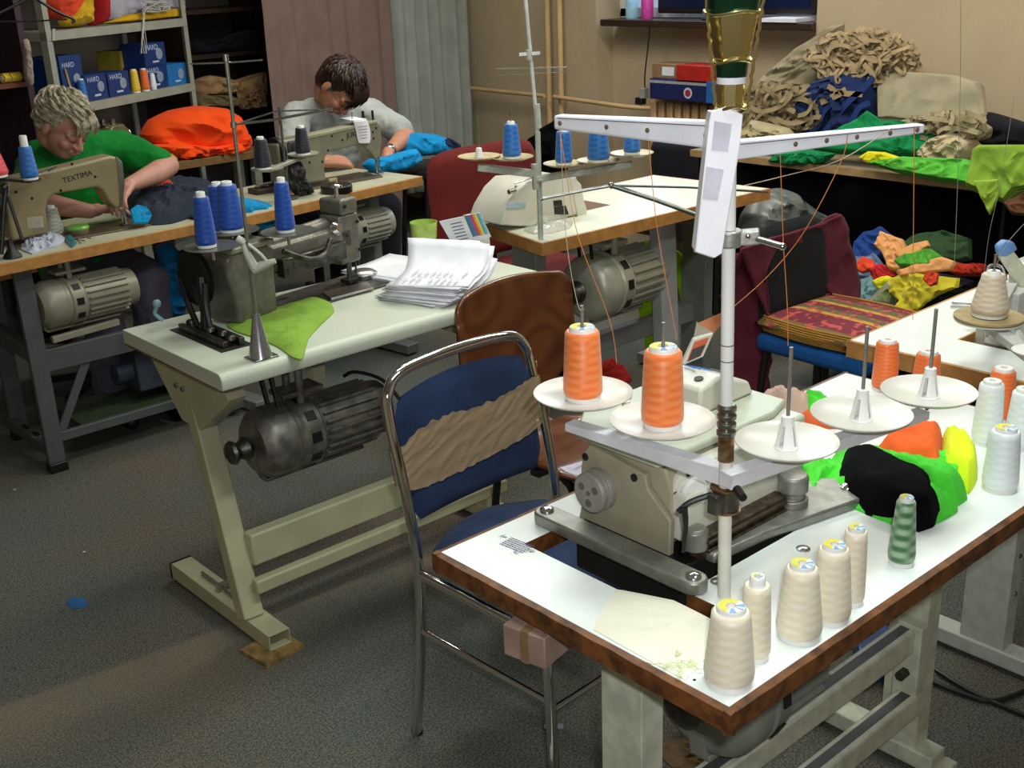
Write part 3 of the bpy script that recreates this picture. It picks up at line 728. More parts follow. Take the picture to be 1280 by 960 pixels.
g.lathe([(r, z-zz) for r, z in prof], pole(zz), n=24); W(g, 'coupling', mat('worn_steel', '8d8a82', .3, .9, .15, 40), ts)
g = G(); z2 = zat(PB.x, PB.y, 575); g.cyl(pole(z2), pole(zz), .0112); W(g, 'rusty_sleeve', RUST, ts)
# spool arms: two channels meeting at the pole
ZA = .955
def chan(g, a, b, wd, ht, th=.002, t1=None):
    a = Vec(a); b = Vec(b); d = (b-a).normalized(); s = d.cross(Vec((0, 0, 1))).normalized(); L_ = (b-a).length
    g.beam(a, b, wd, th)
    for sg in (-1, 1):
        o_ = s*sg*(wd/2-th/2); q_ = s*th/2; A_, B_ = a+o_, b+o_; dz0, dz1 = Vec((0, 0, ht)), Vec((0, 0, t1 or ht))
        g.add([A_-q_, B_-q_, B_-q_-dz1, A_-q_-dz0, A_+q_, B_+q_, B_+q_-dz1, A_+q_-dz0], [(0, 1, 2, 3), (7, 6, 5, 4), (0, 4, 5, 1), (1, 5, 6, 2), (2, 6, 7, 3), (3, 7, 4, 0)])
    g.beam(a-Vec((0, 0, ht/2)), a-Vec((0, 0, ht/2))+d*th, wd, ht)
LA = mat('arm_lilac_white', 'd8d6da', .4, 0, .05, 20)
pa = pole(ZA)
lend = at(712, 524, ZA+.012); rend = at(1190, 505, ZA+.012)
g = G(); chan(g, pa+Vec((.008, -.02, .008)), Vec((lend.x, lend.y, ZA+.008)), .024, .026, t1=.012); W(g, 'spool_arm', LA, ts, bevel=.0008)
g = G(); chan(g, pa+Vec((-.016, -.012, .010)), Vec((1.56, .825, ZA+.010)), .024, .022, t1=.012); W(g, 'spool_arm', LA, ts, bevel=.0008)
g = G(); g.lathe([(.0105, 0), (.019, 0), (.019, .034), (.0105, .034)], pole(ZA-.054), n=28); g.box(pa.x-.034, pa.x-.016, pa.y-.012, pa.y+.004, ZA-.05, ZA-.022); W(g, 'clamp_block', DSTEEL, ts, bevel=.0012)
g = G(); g.lathe([(.019, 0), (.0215, .0005), (.0215, .003), (.019, .003)], pole(ZA-.056), n=28); g.lathe([(.019, 0), (.0215, .0005), (.0215, .003), (.019, .003)], pole(ZA-.022), n=28); WI(g, 'clamp_rim', RUST, ts)
g = G(); g.cyl(pa+Vec((-.02, -.035, -.005)), pa+Vec((-.032, -.055, -.008)), .006, n=8); W(g, 'clamp_screw', BLKMET, ts)
plates = []
def plate(x, y, ex, ey, z, loaded, spl, m_=PLATEM):
    """dished plate; (x, y) pixel centre, ex half width"""
    P = at(x, y, z); d = depth(P); r = ex*d/F_PX
    pl = bpy.data.objects.new('spool_holder', None); COL.objects.link(pl); pl.parent = ts; pl.location = P-Vec(ts.location)
    g = G(); g.lathe([(r*.12, -.002), (r*.5, -.001), (r*.9, .006), (r*1.0, .011), (r*1.0, .0125), (r*.95, .0105), (r*.88, .0075), (r*.5, .0025), (r*.12, .0008)], n=56, cap=False); g.build('plate', m_, pl)
    g = G(); g.lathe([(.008, -.014), (.008, 0)]); g.build('plate_hub', m_, pl)
    if not loaded:
        g = G(); R1, R2, hh = .0165, .0095, .048
        for k in range(4):
            a0 = k*PI/2+.3; 
            vs = []; fs = []
            for i in range(6):
                a = a0+i*(PI/2*.68)/5
                for rr, z_ in ((R1, 0), (R2, hh*.72), (R1-.002, 0), (R2-.002, hh*.72)): vs.append(Vec((rr*math.cos(a), rr*math.sin(a), z_+.002)))
            for i in range(5):
                b_ = i*4; fs += [(b_, b_+4, b_+5, b_+1), (b_+2, b_+3, b_+7, b_+6), (b_+1, b_+5, b_+7, b_+3), (b_, b_+2, b_+6, b_+4)]
            fs += [(0, 1, 3, 2), (20, 22, 23, 21)]; g.add(vs, fs)
        g.lathe([(R2, hh*.72), (R2*.88, hh), (.003, hh+.001)], n=24); g.lathe([(R1*.98, 0), (R1*1.05, .002), (R1*.98, .004)], n=24)
        g.build('cone_holder', WPLAST, pl)
    ztop = zat(P.x, P.y, spl)-P.z
    G().cyl((0, 0, -.02), (0, 0, ztop), .0028, n=10).build('spindle', mat('spindle_steel', '8f8c86', .4, .5, .1, 60), pl)
    return P, r
P1, r1 = plate(729, 499, 62, 22, ZA+.035, True, 382)
P2, r2 = plate(828, 533, 66, 24, ZA+.035, True, 403)
for x, y, ex, sp in ((983, 560, 64, 434), (1076, 525, 62, 408), (1160, 497, 58, 386)): plate(x, y, ex, 20, ZA+.03, False, sp)
cone('thread_cone', 'tall orange thread cone on the leftmost plate of the near thread stand', 729, 517, 406, 25, 22, ZA+.037, Y_OR, 'orange cones on the near thread stand', P=P1+Vec((0, 0, .002)))
cone('thread_cone', 'tall orange thread cone on the second plate, nearest the white pole', 828, 548, 430, 27, 24, ZA+.037, Y_OR, 'orange cones on the near thread stand', P=P2+Vec((0, 0, .002)))
# top arms
zj = zat(PB.x, PB.y, 165)
le = at(697, 152, zj-.004); re_ = at(1150, 160, zj-.022)
AW = mat('arm_white', 'dfe0e6', .35, 0, .03, 20)
def tbeam(g, a, b, wd, h0, h1):
    a, b = Vec(a), Vec(b); s_ = (b-a).cross(Vec((0, 0, 1))).normalized()*wd/2; u = Vec((0, 0, 1)); h2 = h0/2
    P = [a-s_+u*h2, a+s_+u*h2, a+s_-u*h2, a-s_-u*h2]; P += [b-s_+u*h1/2, b+s_+u*h1/2, b+s_-u*h1/2, b-s_-u*h1/2]
    g.add(P, [(0, 1, 2, 3), (7, 6, 5, 4), (0, 4, 5, 1), (1, 5, 6, 2), (2, 6, 7, 3), (3, 7, 4, 0)])
g = G(); a_ = pole(zj-.004); dl = (Vec((le.x, le.y, a_.z))-a_); 
tbeam(g, a_-dl*.03, a_+dl, .020, .036, .020); W(g, 'top_arm', AW, ts, bevel=.004, seg=3)
a2 = pole(zj-.022); dr_ = (Vec((re_.x, re_.y, a2.z))-a2)
g = G(); tbeam(g, a2-dr_*.03, a2+dr_, .018, .024, .012); W(g, 'top_arm', AW, ts, bevel=.002)
for q0_, dv_, hw_ in ((a_, dl, .0103), (a2, dr_, .0093)):
    nn_ = dv_.cross(Vec((0, 0, 1))).normalized(); nn_ = -nn_ if nn_.dot(CO-q0_) < 0 else nn_
    h0_, h1_ = (.012, .0065) if hw_ > .01 else (.0075, .0035); W(G().beam(q0_+nn_*hw_+Vec((0, 0, h0_)), q0_+dv_*.97+nn_*hw_+Vec((0, 0, h1_)), .0006, .0012), 'arm_seam', mat('seam_grey', '5c5560', .6), ts)
def eyelet(base, dv, s, side):
    p = base+dv*s; nn_ = dv.cross(Vec((0, 0, 1))).normalized()
    if nn_.dot(CO-p) < 0: nn_ = -nn_
    g = G(); q = p+nn_*.0112
    g.lathe([(.0012, 0), (.0032, 0), (.0034, .0008), (.0020, .0014), (.0012, .0014)], q, nn_, 16); W(g, 'thread_eyelet', mat('eyelet_bronze', 'a08b7a', .3, .7), ts)
for s in (.10, .42, .66, .95): eyelet(a_, dl, s, 1)
for s in (.30, .46, .62, .80, .95): eyelet(a2, dr_, s, 1)
# clamp ring with lever at mid pole
zc = zat(PB.x, PB.y, 297); pc = pole(zc)
g = G(); g.lathe([(.0155, -.011), (.018, -.009), (.018, .009), (.0155, .011)], pc, n=28); W(g, 'clamp_ring', ALU, ts, bevel=.001)
q1 = onp(938, 295, (.659, .752, 0), pc.dot(Vec((.659, .752, 0)))-.005); q2 = onp(978, 308, (.659, .752, 0), pc.dot(Vec((.659, .752, 0)))-.03)
g = G(); g.beam(pc+CR*.012, q1+CR*.012, .022, .018); W(g, 'clamp_ear', ALU, ts, bevel=.002)
g = G(); g.cyl(q1-CR*.004, q2, .0042, n=14); g.sph(q2, .005, 12); g.sph(q1-CR*.004+_fw*-.004, .006, 12); W(g, 'clamp_lever', STEEL, ts)
g = G()
for y_ in (431, 451, 288): z_ = zat(PB.x, PB.y, y_); g.lathe([(.00895, 0), (.00895, .0012)], pole(z_), n=20)
WI(g, 'pole_mark', BLKMET, ts)
# white strip of folded sheet wrapped down the pole, with two worn label squares
dd = PB.dot(Vec((.659, .752, 0)))
pw = thing('plastic_sleeve', 'white folded plastic strip hanging down the near thread stand pole', 'paper', tuple(pole(1.42)))
W_ = [(889, 139), (906, 134), (929, 143), (925, 185), (903, 317), (893, 323), (869, 315)]
nv = Vec((.659, .752, 0)).normalized()
def vprism(outl, c0, c1, k=0):
    A = [onp(x, y, nv, c0) for x, y in outl]; Bq = [a+nv*(c1-c0) for a in A]; g = G(); n_ = len(A)
    return g.add(A+Bq, [tuple(range(n_)), tuple(range(n_, 2*n_))[::-1]]+[(i, (i+1) % n_, n_+(i+1) % n_, n_+i) for i in range(n_)])
W(vprism(W_, dd-.016, dd-.0115), 'front_fold', mat('white_film', 'f5f5fa', .3, 0, .02), pw, bevel=.0015)
W(vprism([(x-2, y) for x, y in W_], dd+.0105, dd+.014), 'back_fold', MATS['white_film'], pw, bevel=.0015)
W(vprism([(887, 150), (889, 141), (893, 141), (873, 312), (869, 314)], dd-.015, dd+.013), 'side_fold', MATS['white_film'], pw)
GS = mat('grey_print', 'c9c9d4', .6)
W(vprism([(893, 151), (915, 155), (910, 190), (889, 188)], dd-.0166, dd-.016), 'label_square', GS, pw)
W(vprism([(883, 208), (905, 212), (897, 251), (878, 249)], dd-.0166, dd-.016), 'label_square', GS, pw)

# gold trophy column on top of the pole
GOLD = mat('polished_gold', 'ead9a0', .2, 1, .03, 10)
gp = pole(PT.z-.002); sc = depth(gp)/F_PX
tr = thing('trophy_column', 'gold fluted trophy cup standing on top of the near white pole', 'trophy', tuple(gp))
def zz_(py): return zat(gp.x, gp.y, py)-gp.z
z1_, z2_, z3_, z4_ = zz_(104), zz_(75), zz_(15), zz_(-60)
dxy = Vec((0, 0, 0))
G().lathe([(17*sc, -.001), (17*sc, .002), (19*sc, z1_)], n=8, ph=.2).build('lower_band', GOLD, tr, smooth=False)
G().lathe([(18*sc, z1_), (18*sc, z1_+8*sc)], n=24).build('paper_band', PAPER, tr)
G().lathe([(19*sc, z1_+8*sc), (21*sc, z2_)], n=12).build('green_panel', mat('dark_green_foil', '1f4a33', .15, .7), tr)
G().lathe([(22*sc, z2_), (33*sc, z3_)], n=8, ph=.2).build('fluted_band', GOLD, tr, smooth=False)
G().lathe([(31*sc, z3_), (41*sc, z4_)], n=12).build('cup_wall', MATS['dark_green_foil'], tr)
for z_, r_ in ((.001, 19), (z2_, 25), (z3_, 35), (z4_, 43)):
    g = G(); g.tube([((r_*sc)*math.cos(a), (r_*sc)*math.sin(a), z_+.002*math.cos(3*a)) for a in [2*PI*k/28 for k in range(28)]], .0022, 8, closed=True); g.build('rim_ring', GOLD, tr)
for k in range(3):
    a = 2*PI*k/3+.75; g = G(); pts = []
    for i in range(30):
        s = i/29; r_ = (19+24*s)*sc+.003; z_ = z4_*s; pts.append((r_*math.cos(a)+.0011*math.cos(i*2.4), r_*math.sin(a)+.0011*math.sin(i*2.4), z_))
    g.tube(pts, .0022, 6); g.build('rope_rib', GOLD, tr)

# ---- cones standing on the near table
GB = 'cream cones in a row along the near table edge'
cone('thread_cone', 'large cream thread cone at the very front corner of the near table', 911, 870, 752, 32, 25, TZ, Y_BE, GB)
cone('thread_cone', 'slim cream thread cone just behind the front corner cone', 943, 832, 723, 20, 17, TZ, Y_BE, GB, top=.008)
cone('thread_cone', 'large cream thread cone, middle one of the five in the row', 998, 810, 700, 29, 21, TZ, Y_BE, GB)
cone('thread_cone', 'cream thread cone, second from the far end of the cream row', 1037, 786, 677, 26, 20, TZ, Y_BE, GB)
cone('thread_cone', 'slim cream thread cone at the far end of the cream row', 1064, 761, 657, 16, 14, TZ, Y_BE, GB)
cone('thread_cone', 'slim variegated green and white thread cone on the near table', 1126, 712, 620, 17, 12, TZ, Y_GR)
GW = 'white cones at the right edge of the near table'
cone('thread_cone', 'white thread cone with sticker, nearest of the white ones by the right frame edge', 1249, 620, 532, 22, 18, TZ, Y_WH, GW)
cone('thread_cone', 'white thread cone behind the nearest white one, left of the others', 1232, 560, 474, 18, 15, TZ, Y_WH, GW, lab=False)
cone('thread_cone', 'white thread cone cut by the right frame edge', 1273, 566, 484, 19, 15, TZ, Y_WH, GW, lab=False)
GO = 'orange cones at the far edge of the near table'
cone('thread_cone', 'bright orange cone at the far left of the table behind the empty plates', 1105, 492, 423, 16, 14, TZ, Y_OR2, GO, lab=False)
cone('thread_cone', 'orange cone partly hidden behind the rightmost empty plate', 1156, 500, 437, 18, 15, TZ, Y_OR2, GO, lab=False)
cone('thread_cone', 'orange cone behind the white cones near the right frame edge', 1248, 530, 458, 18, 15, TZ, Y_OR2, GO, lab=False)

# ---- garment heap with neon bands on the near table
NG = fabric('neon_green_cloth', '4fd23a', .08)
gm_ = thing('neon_garment', 'neon garment heap with green, black, orange and yellow panels behind the green cone', 'garment', tuple(at(1130, 590, TZ)))
def panel(outl, zo, h, amp, f, seed, m_, name, **k): W(flat(outl, TZ, h, amp, f, seed, zo=zo, **k), name, m_, gm_)
panel([(1028, 590), (1050, 556), (1100, 560), (1150, 575), (1215, 560), (1222, 590), (1214, 602), (1190, 612), (1198, 632), (1165, 650), (1140, 656), (1095, 640), (1050, 620), (1032, 604)], .012, .03, .008, 20, 5, NG, 'green_panel')
panel([(1052, 562), (1075, 560), (1110, 572), (1160, 594), (1169, 606), (1166, 622), (1178, 628), (1168, 640), (1150, 646), (1120, 636), (1085, 625), (1056, 605), (1046, 584)], .028, .052, .0016, 9, 8, mat('black_cloth', '060609', .95, 0, .1, 9, .4, 260, spec=.1), 'black_panel', pw=8)
panel([(1090, 560), (1120, 532), (1150, 526), (1180, 531), (1179, 578), (1150, 576), (1120, 572)], .035, .05, .004, 20, 9, fabric('orange_cloth', 'ee6428', .06), 'orange_panel', pw=6)
panel([(1179, 532), (1200, 538), (1222, 558), (1224, 580), (1212, 598), (1178, 580)], .03, .046, .004, 20, 12, fabric('neon_yellow_cloth', 'd9ee22', .06), 'yellow_panel', pw=5)
panel([(1085, 566), (1120, 574), (1160, 582), (1190, 588), (1212, 598), (1200, 606), (1172, 604), (1130, 588), (1092, 574)], .04, .055, .003, 26, 3, NG, 'green_band', pw=6)
o = flat([(996, 592), (1000, 580), (1040, 572), (1052, 590), (1032, 598), (1018, 618), (1000, 614)], TZ, .02, .006, 24, 3, zo=.01).build('green_mesh_strip', NG); tag(o, 'small neon green mesh corner poking out under the nearest empty plate', 'garment')
o = flat([(945, 500), (960, 494), (1010, 500), (1045, 510), (1048, 530), (1010, 528), (975, 512)], TZ, .03, .008, 24, 31, zo=.01).build('orange_mesh', fabric('salmon_mesh', 'ee6a3c', .1)); tag(o, 'salmon orange mesh cloth beside the machine, behind the empty plates', 'garment')
o = flat([(1000, 498), (1005, 490), (1030, 492), (1042, 505), (1030, 510), (1010, 506)], TZ, .05, .006, 24, 33, zo=.04).build('green_scrap', NG); tag(o, 'small neon green scrap on the salmon mesh cloth', 'cloth scrap')
o = flat([(944, 500), (950, 492), (985, 490), (1020, 500), (1015, 506), (980, 503)], TZ, .055, .006, 24, 35, zo=.04).build('pink_net', fabric('pale_pink_net', 'c9a998', .1)); tag(o, 'pale pink net over the left end of the salmon mesh cloth', 'cloth scrap')
o = G(); o.add([at(x, y, TZ+.0012) for x, y in ((1141, 655), (1168, 628), (1184, 636), (1162, 658))], [(0, 1, 2, 3)]); o = o.build('table_slot', mat('dark_red_slot', '321010', .7)); o.parent = t; o.data.transform((T(*t.location)).inverted())
# cream cloth and green thread ends near the front corner
o = flat([(769, 737), (842, 751), (893, 777), (884, 822), (856, 850), (741, 787)], TZ, .0015, .0009, 40, 6, pw=12, edge=.001).build('cream_cloth', fabric('cream_cotton', 'eeebd6', .03)); tag(o, 'thin cream cloth piece lying flat near the front corner of the table', 'cloth')
g = G(); random.seed(12)
for k in range(9):
    x_, y_ = 850+random.uniform(-12, 20), 825+random.uniform(-8, 12); pts = []
    for i in range(7): x_ += random.uniform(-9, 11); y_ += random.uniform(-5, 5); pts.append(at(x_, y_, TZ+.006))
    g.tube(pts, .0008, 5, 4)
o = g.build('thread_tangle', fabric('pale_green_thread', 'd3dfae')); tag(o, 'tangle of pale green thread ends beside the front corner cone', 'thread tangle', kind='stuff')
# little box under the table edge
bx_ = onx(676, 798, 1.005)
b = thing('cardboard_box', 'small pinkish cardboard box fixed under the near table edge', 'box', (bx_.x, bx_.y, bx_.z-.02), 12)
G().box(-.04, .045, -.035, .04, .0, .052).build('carton', mat('pinkish_card', '9a7f70', .8, 0, .1, 20), b, bevel=.002)
G().box(-.041, .046, -.006, .008, -.0005, .0525).build('packing_tape', mat('brown_tape', '8a6a4a', .3), b)
# ================================================================ chrome chair beside the near table
ch = thing('tube_chair', 'chrome tube chair with navy seat and brown tape round its torn backrest', 'chair', (1.487, 1.587, 0), 2.5)
def mirror(pts): return [(-x, y, z) for x, y, z in pts]
r = .0115
side = [(-.215, .235, .0), (-.213, .205, .20), (-.211, .190, .43), (-.211, .215, .60), (-.208, .255, .76)]
g = G(); arc = curve(side+[(-.196, .266, .815), (-.150, .272, .845), (0, .276, .853), (.150, .272, .845), (.196, .266, .815)]+mirror(side[::-1]), 7)
g.tube(arc, r, 14); g.build('back_frame', CHROME, ch)
for s in (-1, 1):
    g = G(); g.tube(curve([(s*.211, .190, .425), (s*.211, .05, .425), (s*.211, -.13, .42), (s*.211, -.172, .405), (s*.211, -.185, .37), (s*.211, -.192, .2), (s*.211, -.2, .0)], 6), r, 14); g.build('front_leg', CHROME, ch)
    g = G(); g.tube([(s*.212, .196, .285), (s*.211, -.188, .285)], .0075, 10); g.build('side_stretcher', CHROME, ch)
    for y in (.235, -.2): g = G(); g.cyl((s*.213, y, -.001), (s*.213, y, .012), .013); g.build('foot_cap', BLACK, ch)
g = G(); g.tube([(-.211, -.188, .265), (.211, -.188, .265)], .0075, 10); g.build('front_stretcher', CHROME, ch)
g = G()
def seatf(u, v, top):
    x = (u-.5)*2; y = (v-.5)*2
    # squircle
    k = max(abs(x), abs(y)); l = math.hypot(x, y) or 1; s_ = (k/l)**.8
    X = x*s_*.212; Y = y*s_*(.245 if y > 0 else .215)+.015
    e_ = max(0, 1-k**6); return Vec((X, Y, .452+(.032*e_**.5+.008*noise.noise(Vec((X*8, Y*8, 2))) if top else -.004)))
g.grid(lambda u, v: seatf(u, v, 1), 26, 26); g.grid(lambda u, v: seatf(u, v, 0), 26, 26); g.build('seat_cushion', NAVY, ch, merge=1e-4, ang=80)
# padded back
def backf(u, v, side):
    x = (u-.5)*2; s_ = 1; z = .53+.265*v
    y = .2+(z-.43)*.165+.012*(1-x*x)
    e_ = (max(0, 1-abs(x)**8)*max(0, 1-abs(2*v-1)**8))**.5
    w_ = .197-.02*max(0, abs(2*v-1)-.7)/.3
    return Vec((x*w_, y+side*.017*e_, z+.02*(1-x*x)*(1 if v > .5 else 0)*(2*v-1)))
g = G(); g.grid(lambda u, v: backf(u, v, 1), 24, 18); g.grid(lambda u, v: backf(u, v, -1), 24, 18); g.build('backrest_pad', NAVY, ch, merge=1e-4, ang=80)
# brown packing tape wound round the backrest
tm = bpy.data.materials.new('brown_packing_tape'); tm.use_nodes = True; b_ = tm.node_tree.nodes['Principled BSDF']
b_.inputs['Base Color'].default_value = lin('9a8468'); b_.inputs['Roughness'].default_value = .13; b_.inputs['Alpha'].default_value = .84; b_.inputs['Coat Weight'].default_value = 1.0
random.seed(21)
def tapef(u, v, side):
    x = (u-.5)*2*.222
    zlo = .600+.03*u-.012*math.sin(3*u)+.003*noise.noise(Vec((u*30, 3, side))); zhi = .706+.045*u+.012*math.sin(u*7)+.007*noise.noise(Vec((u*22, 7, 1)))
    pinch = 1-.28*abs(2*u-1)**6
    zm = (zlo+zhi)/2; z = zm+(v-.5)*(zhi-zlo)*pinch
    yc = .2+(z-.43)*.165+.012*(1-(x/.222)**2)
    cr = .0026*ridge((x*1.6, 0, z*6-x*2.5), 7, 4)+.0012*noise.noise(Vec((x*18, z*90-x*30, 5)))
    off = .0205*max(0, 1-abs(2*u-1)**14)**.5
    return Vec((x, yc+side*(off+abs(cr)), z))
g = G(); g.grid(lambda u, v: tapef(u, v, 1), 90, 30); g.grid(lambda u, v: tapef(u, v, -1), 90, 30); g.build('tape_wrap', tm, ch, merge=1e-4, ang=30)
g = G(); g.grid(lambda u, v: (lambda p: p+Vec((0, .002*noise.noise(Vec((u*12, v*12, 1))), 0)))(Vec((.188+.045*u, .262+.014*math.sin(PI*u), .70+.055*v+.012*u))), 10, 10); g.build('tape_wrap', tm, ch, solid=.0006)

# ================================================================ bent plywood chair
WOOD = bpy.data.materials.new('brown_plywood'); WOOD.use_nodes = True; nt = WOOD.node_tree; N = nt.nodes; L = nt.links
b_ = N['Principled BSDF']; b_.inputs['Roughness'].default_value = .28; b_.inputs['Coat Weight'].default_value = .3
tc = N.new('ShaderNodeTexCoord'); mp = N.new('ShaderNodeMapping'); mp.inputs['Scale'].default_value = (2.2, 3, 2.6); L.new(tc.outputs['Object'], mp.inputs[0])
wv = N.new('ShaderNodeTexNoise'); wv.inputs['Scale'].default_value = 1.6; wv.inputs['Detail'].default_value = 1; L.new(mp.outputs[0], wv.inputs['Vector'])
mt_ = N.new('ShaderNodeMath'); mt_.operation = 'MULTIPLY'; mt_.inputs[1].default_value = 46; L.new(wv.outputs['Fac'], mt_.inputs[0])
sn = N.new('ShaderNodeMath'); sn.operation = 'SINE'; L.new(mt_.outputs[0], sn.inputs[0])
mr = N.new('ShaderNodeMapRange'); mr.inputs[1].default_value = -1; mr.inputs[2].default_value = 1.2; L.new(sn.outputs[0], mr.inputs[0])
mx = N.new('ShaderNodeMix'); mx.data_type = 'RGBA'; mx.inputs[6].default_value = lin('5a3018'); mx.inputs[7].default_value = lin('6c3e20'); L.new(mr.outputs[0], mx.inputs[0]); L.new(mx.outputs[2], b_.inputs['Base Color'])
# position: back against the second table, seat towards the near table
bl = ony(579, 395, 2.17); br = ony(722, 395, 2.17)
wc = thing('plywood_chair', 'glossy brown bent plywood chair standing behind the navy tube chair', 'chair', ((bl.x+br.x)/2, 1.98, 0), 0)
hw = (br.x-bl.x)/2
zb = lambda py, px=650: ony(px, py, 2.17).z
ztop = ony(650, 347, 2.2).z
def plyf(u, v, off):
    # v 0..1 from the seat front over the neck to the top of the back
    x = (u-.5)*2
    if v < .45:
        s = v/.45; y = -.20+.36*s; z = .445+.012*math.cos(s*PI)-.02*max(0, .2-s)/.2+.006*x*x*3; w_ = hw*(1.05-.15*s) if s < .7 else hw*(.945-.55*((s-.7)/.3)**1.2)
        w_ *= (1-max(0, .15-s)*1.2)
    else:
        s = (v-.45)/.55; a = min(1, s/.22); y = .16+.07*math.sin(a*PI/2)*(1)+(.03*s); z = .437+ (.03*a*a+ max(0, s-.05)*(ztop-.467)/.95 if s > .05 else .03*a*a)
        k = min(1, max(0, (s-.05)/.38)); w_ = hw*(.40+.62*(k*k*(3-2*k)))
        if s > .78: q = (s-.78)/.22; w_ *= (1-.16*q**5)
        y += -.035*(x*x)*min(1, s*2)
        z -= .012*x*x*(1 if s > .8 else 0)
    return Vec((x*w_, y+off*(.0 if v < .4 else 1), z+off*(1 if v < .45 else 0)))
g = G(); g.grid(lambda u, v: plyf(u, v, 0), 18, 60); g.build('seat_shell', WOOD, wc, solid=.011, ang=60)
fm = mat('dark_tube', '2a2a2c', .35, .6)
for s in (-1, 1):
    g = G(); g.tube(curve([(s*.18, .2, 0), (s*.16, .16, .2), (s*.14, .12, .415), (s*.14, -.12, .415), (s*.16, -.17, .2), (s*.18, -.2, 0)], 5), .011, 10); g.build('leg_frame', fm, wc)
G().beam((-.15, 0, .415), (.15, 0, .415), .03, .02).build('cross_bar', fm, wc)
g = G()
for s in (-.07, .07): g.lathe([(.007, 0), (.005, .002)], (s, .0, .4365), n=12)
islands(g.build('seat_screw', STEEL, wc))
# pale cushion glimpse / stool under the near table
# ================================================================ red chair behind table three
RED = fabric('dark_red_cloth', '66201f', .06)
tl = ony(536, 192, 3.56); tr_ = ony(662, 190, 3.56); bl_ = ony(520, 270, 3.56)
rc = thing('padded_chair', 'dark red padded chair behind the white overlock machine of the third table', 'chair', ((tl.x+tr_.x)/2+.02, 3.40, 0), 0, 'red chairs')
hw = (tr_.x-tl.x)/2+.03; zt = tl.z
def padback(hw, z0, z1, yb, th, rc_=.25):
    g = G()
    def f(u, v, s):
        x = (u-.5)*2; q = max(0, (2*v-1)); w_ = hw*(1-.10*q**6); z = z0+(z1-z0)*v-.025*(abs(x)**5)*(v > .5)*(2*v-1)
        e_ = (max(0, 1-abs(x)**7)*max(0, 1-abs(2*v-1)**7))**.5
        return Vec((x*w_, yb-.03*(1-x*x)*0+.04*v+s*th*e_, z))
    g.grid(lambda u, v: f(u, v, 1), 20, 20); g.grid(lambda u, v: f(u, v, -1), 20, 20); return g
padback(hw, .50, zt, .14, .03).build('backrest', RED, rc, merge=1e-4, ang=80)
g = G(); g.box(-hw*.95, hw*.95, -.24, .16, .42, .48); g.build('seat', RED, rc, bevel=.02, seg=4)
g = G(); g.cyl((0, -.03, .06), (0, -.03, .42), .025); g.build('pedestal', BLKMET, rc)
g = G()
for k in range(5): a = 2*PI*k/5; g.beam((0, -.03, .07), (.27*math.cos(a), -.03+.27*math.sin(a), .05), .035, .025); g.sph((.27*math.cos(a), -.03+.27*math.sin(a), .025), .025, 10)
g.build('star_base', BLKMET, rc)
g = G(); g.beam((0, .13, .40), (0, .17, .6), .05, .012); g.build('back_strut', BLKMET, rc)

# ================================================================ chair with maroon cloth at the far right table
mc2 = thing('padded_chair', 'black backed chair with blue seat, maroon cloth hung over its back', 'chair', (3.17, 1.98, 0), -2, 'red chairs')
A_ = ony(962, 392, 2.2); B_ = ony(1046, 372, 2.2); C_ = ony(1040, 300, 2.28); D_ = ony(955, 325, 2.28)
bw = .19
padback(bw, .50, .80, .19, .022).build('backrest', fabric('black_upholstery', '191c20', .1), mc2, merge=1e-4, ang=80)
g = G(); g.box(-.20, .21, -.22, .2, .40, .46); g.build('seat', fabric('blue_upholstery', '17508f', .08), mc2, bevel=.022, seg=4)
for sx in (-1, 1):
    for sy in (-1, 1): g = G(); g.tube([(sx*.17, sy*.17, .42), (sx*.2, sy*.2, 0)], .012, 10); g.build('leg', BLKMET, mc2)
for sx in (-1, 1): g = G(); g.tube([(sx*.17, .17, .40), (sx*.17, .2, .6)], .011, 8); g.build('back_post', BLKMET, mc2)
# cushion: patterned, piped with ribs
cu = thing('seat_cushion', 'patterned maroon and ochre cushion lying on the blue chair seat', 'cushion', (3.165, 1.975, .462), -2)
cm = bpy.data.materials.new('patterned_cloth'); cm.use_nodes = True; nt = cm.node_tree; N = nt.nodes; L = nt.links
b_ = N['Principled BSDF']; b_.inputs['Roughness'].default_value = .9
tc = N.new('ShaderNodeTexCoord'); sp = N.new('ShaderNodeSeparateXYZ'); L.new(tc.outputs['Object'], sp.inputs[0])
cr_ = N.new('ShaderNodeValToRGB'); mr = N.new('ShaderNodeMapRange'); mr.inputs[1].default_value = -.21; mr.inputs[2].default_value = .21; L.new(sp.outputs[0], mr.inputs[0]); L.new(mr.outputs[0], cr_.inputs[0])
e_ = cr_.color_ramp; e_.interpolation = 'CONSTANT'; stops = [(0, '6d5a30'), (.10, '6e2130'), (.36, 'b98a3a'), (.42, '5c5434'), (.52, '6a2433'), (.62, 'b98a3a'), (.67, '5a5530'), (.78, '6e2130'), (.92, 'ad8238')]
e_.elements[0].color = lin(stops[0][1]); e_.elements[1].position = stops[1][0]; e_.elements[1].color = lin(stops[1][1])
for p_, c_ in stops[2:]: x_ = e_.elements.new(p_); x_.color = lin(c_)
vo = N.new('ShaderNodeTexNoise'); vo.inputs['Scale'].default_value = 32; vo.inputs['Detail'].default_value = 3; L.new(tc.outputs['Object'], vo.inputs['Vector'])
m2 = N.new('ShaderNodeMapRange'); m2.inputs[1].default_value = .56; m2.inputs[2].default_value = .6; L.new(vo.outputs['Fac'], m2.inputs[0])
mx = N.new('ShaderNodeMix'); mx.data_type = 'RGBA'; mx.inputs[7].default_value = lin('b04a44'); L.new(cr_.outputs[0], mx.inputs[6]); L.new(m2.outputs[0], mx.inputs[0]); L.new(mx.outputs[2], b_.inputs['Base Color'])
g = G()
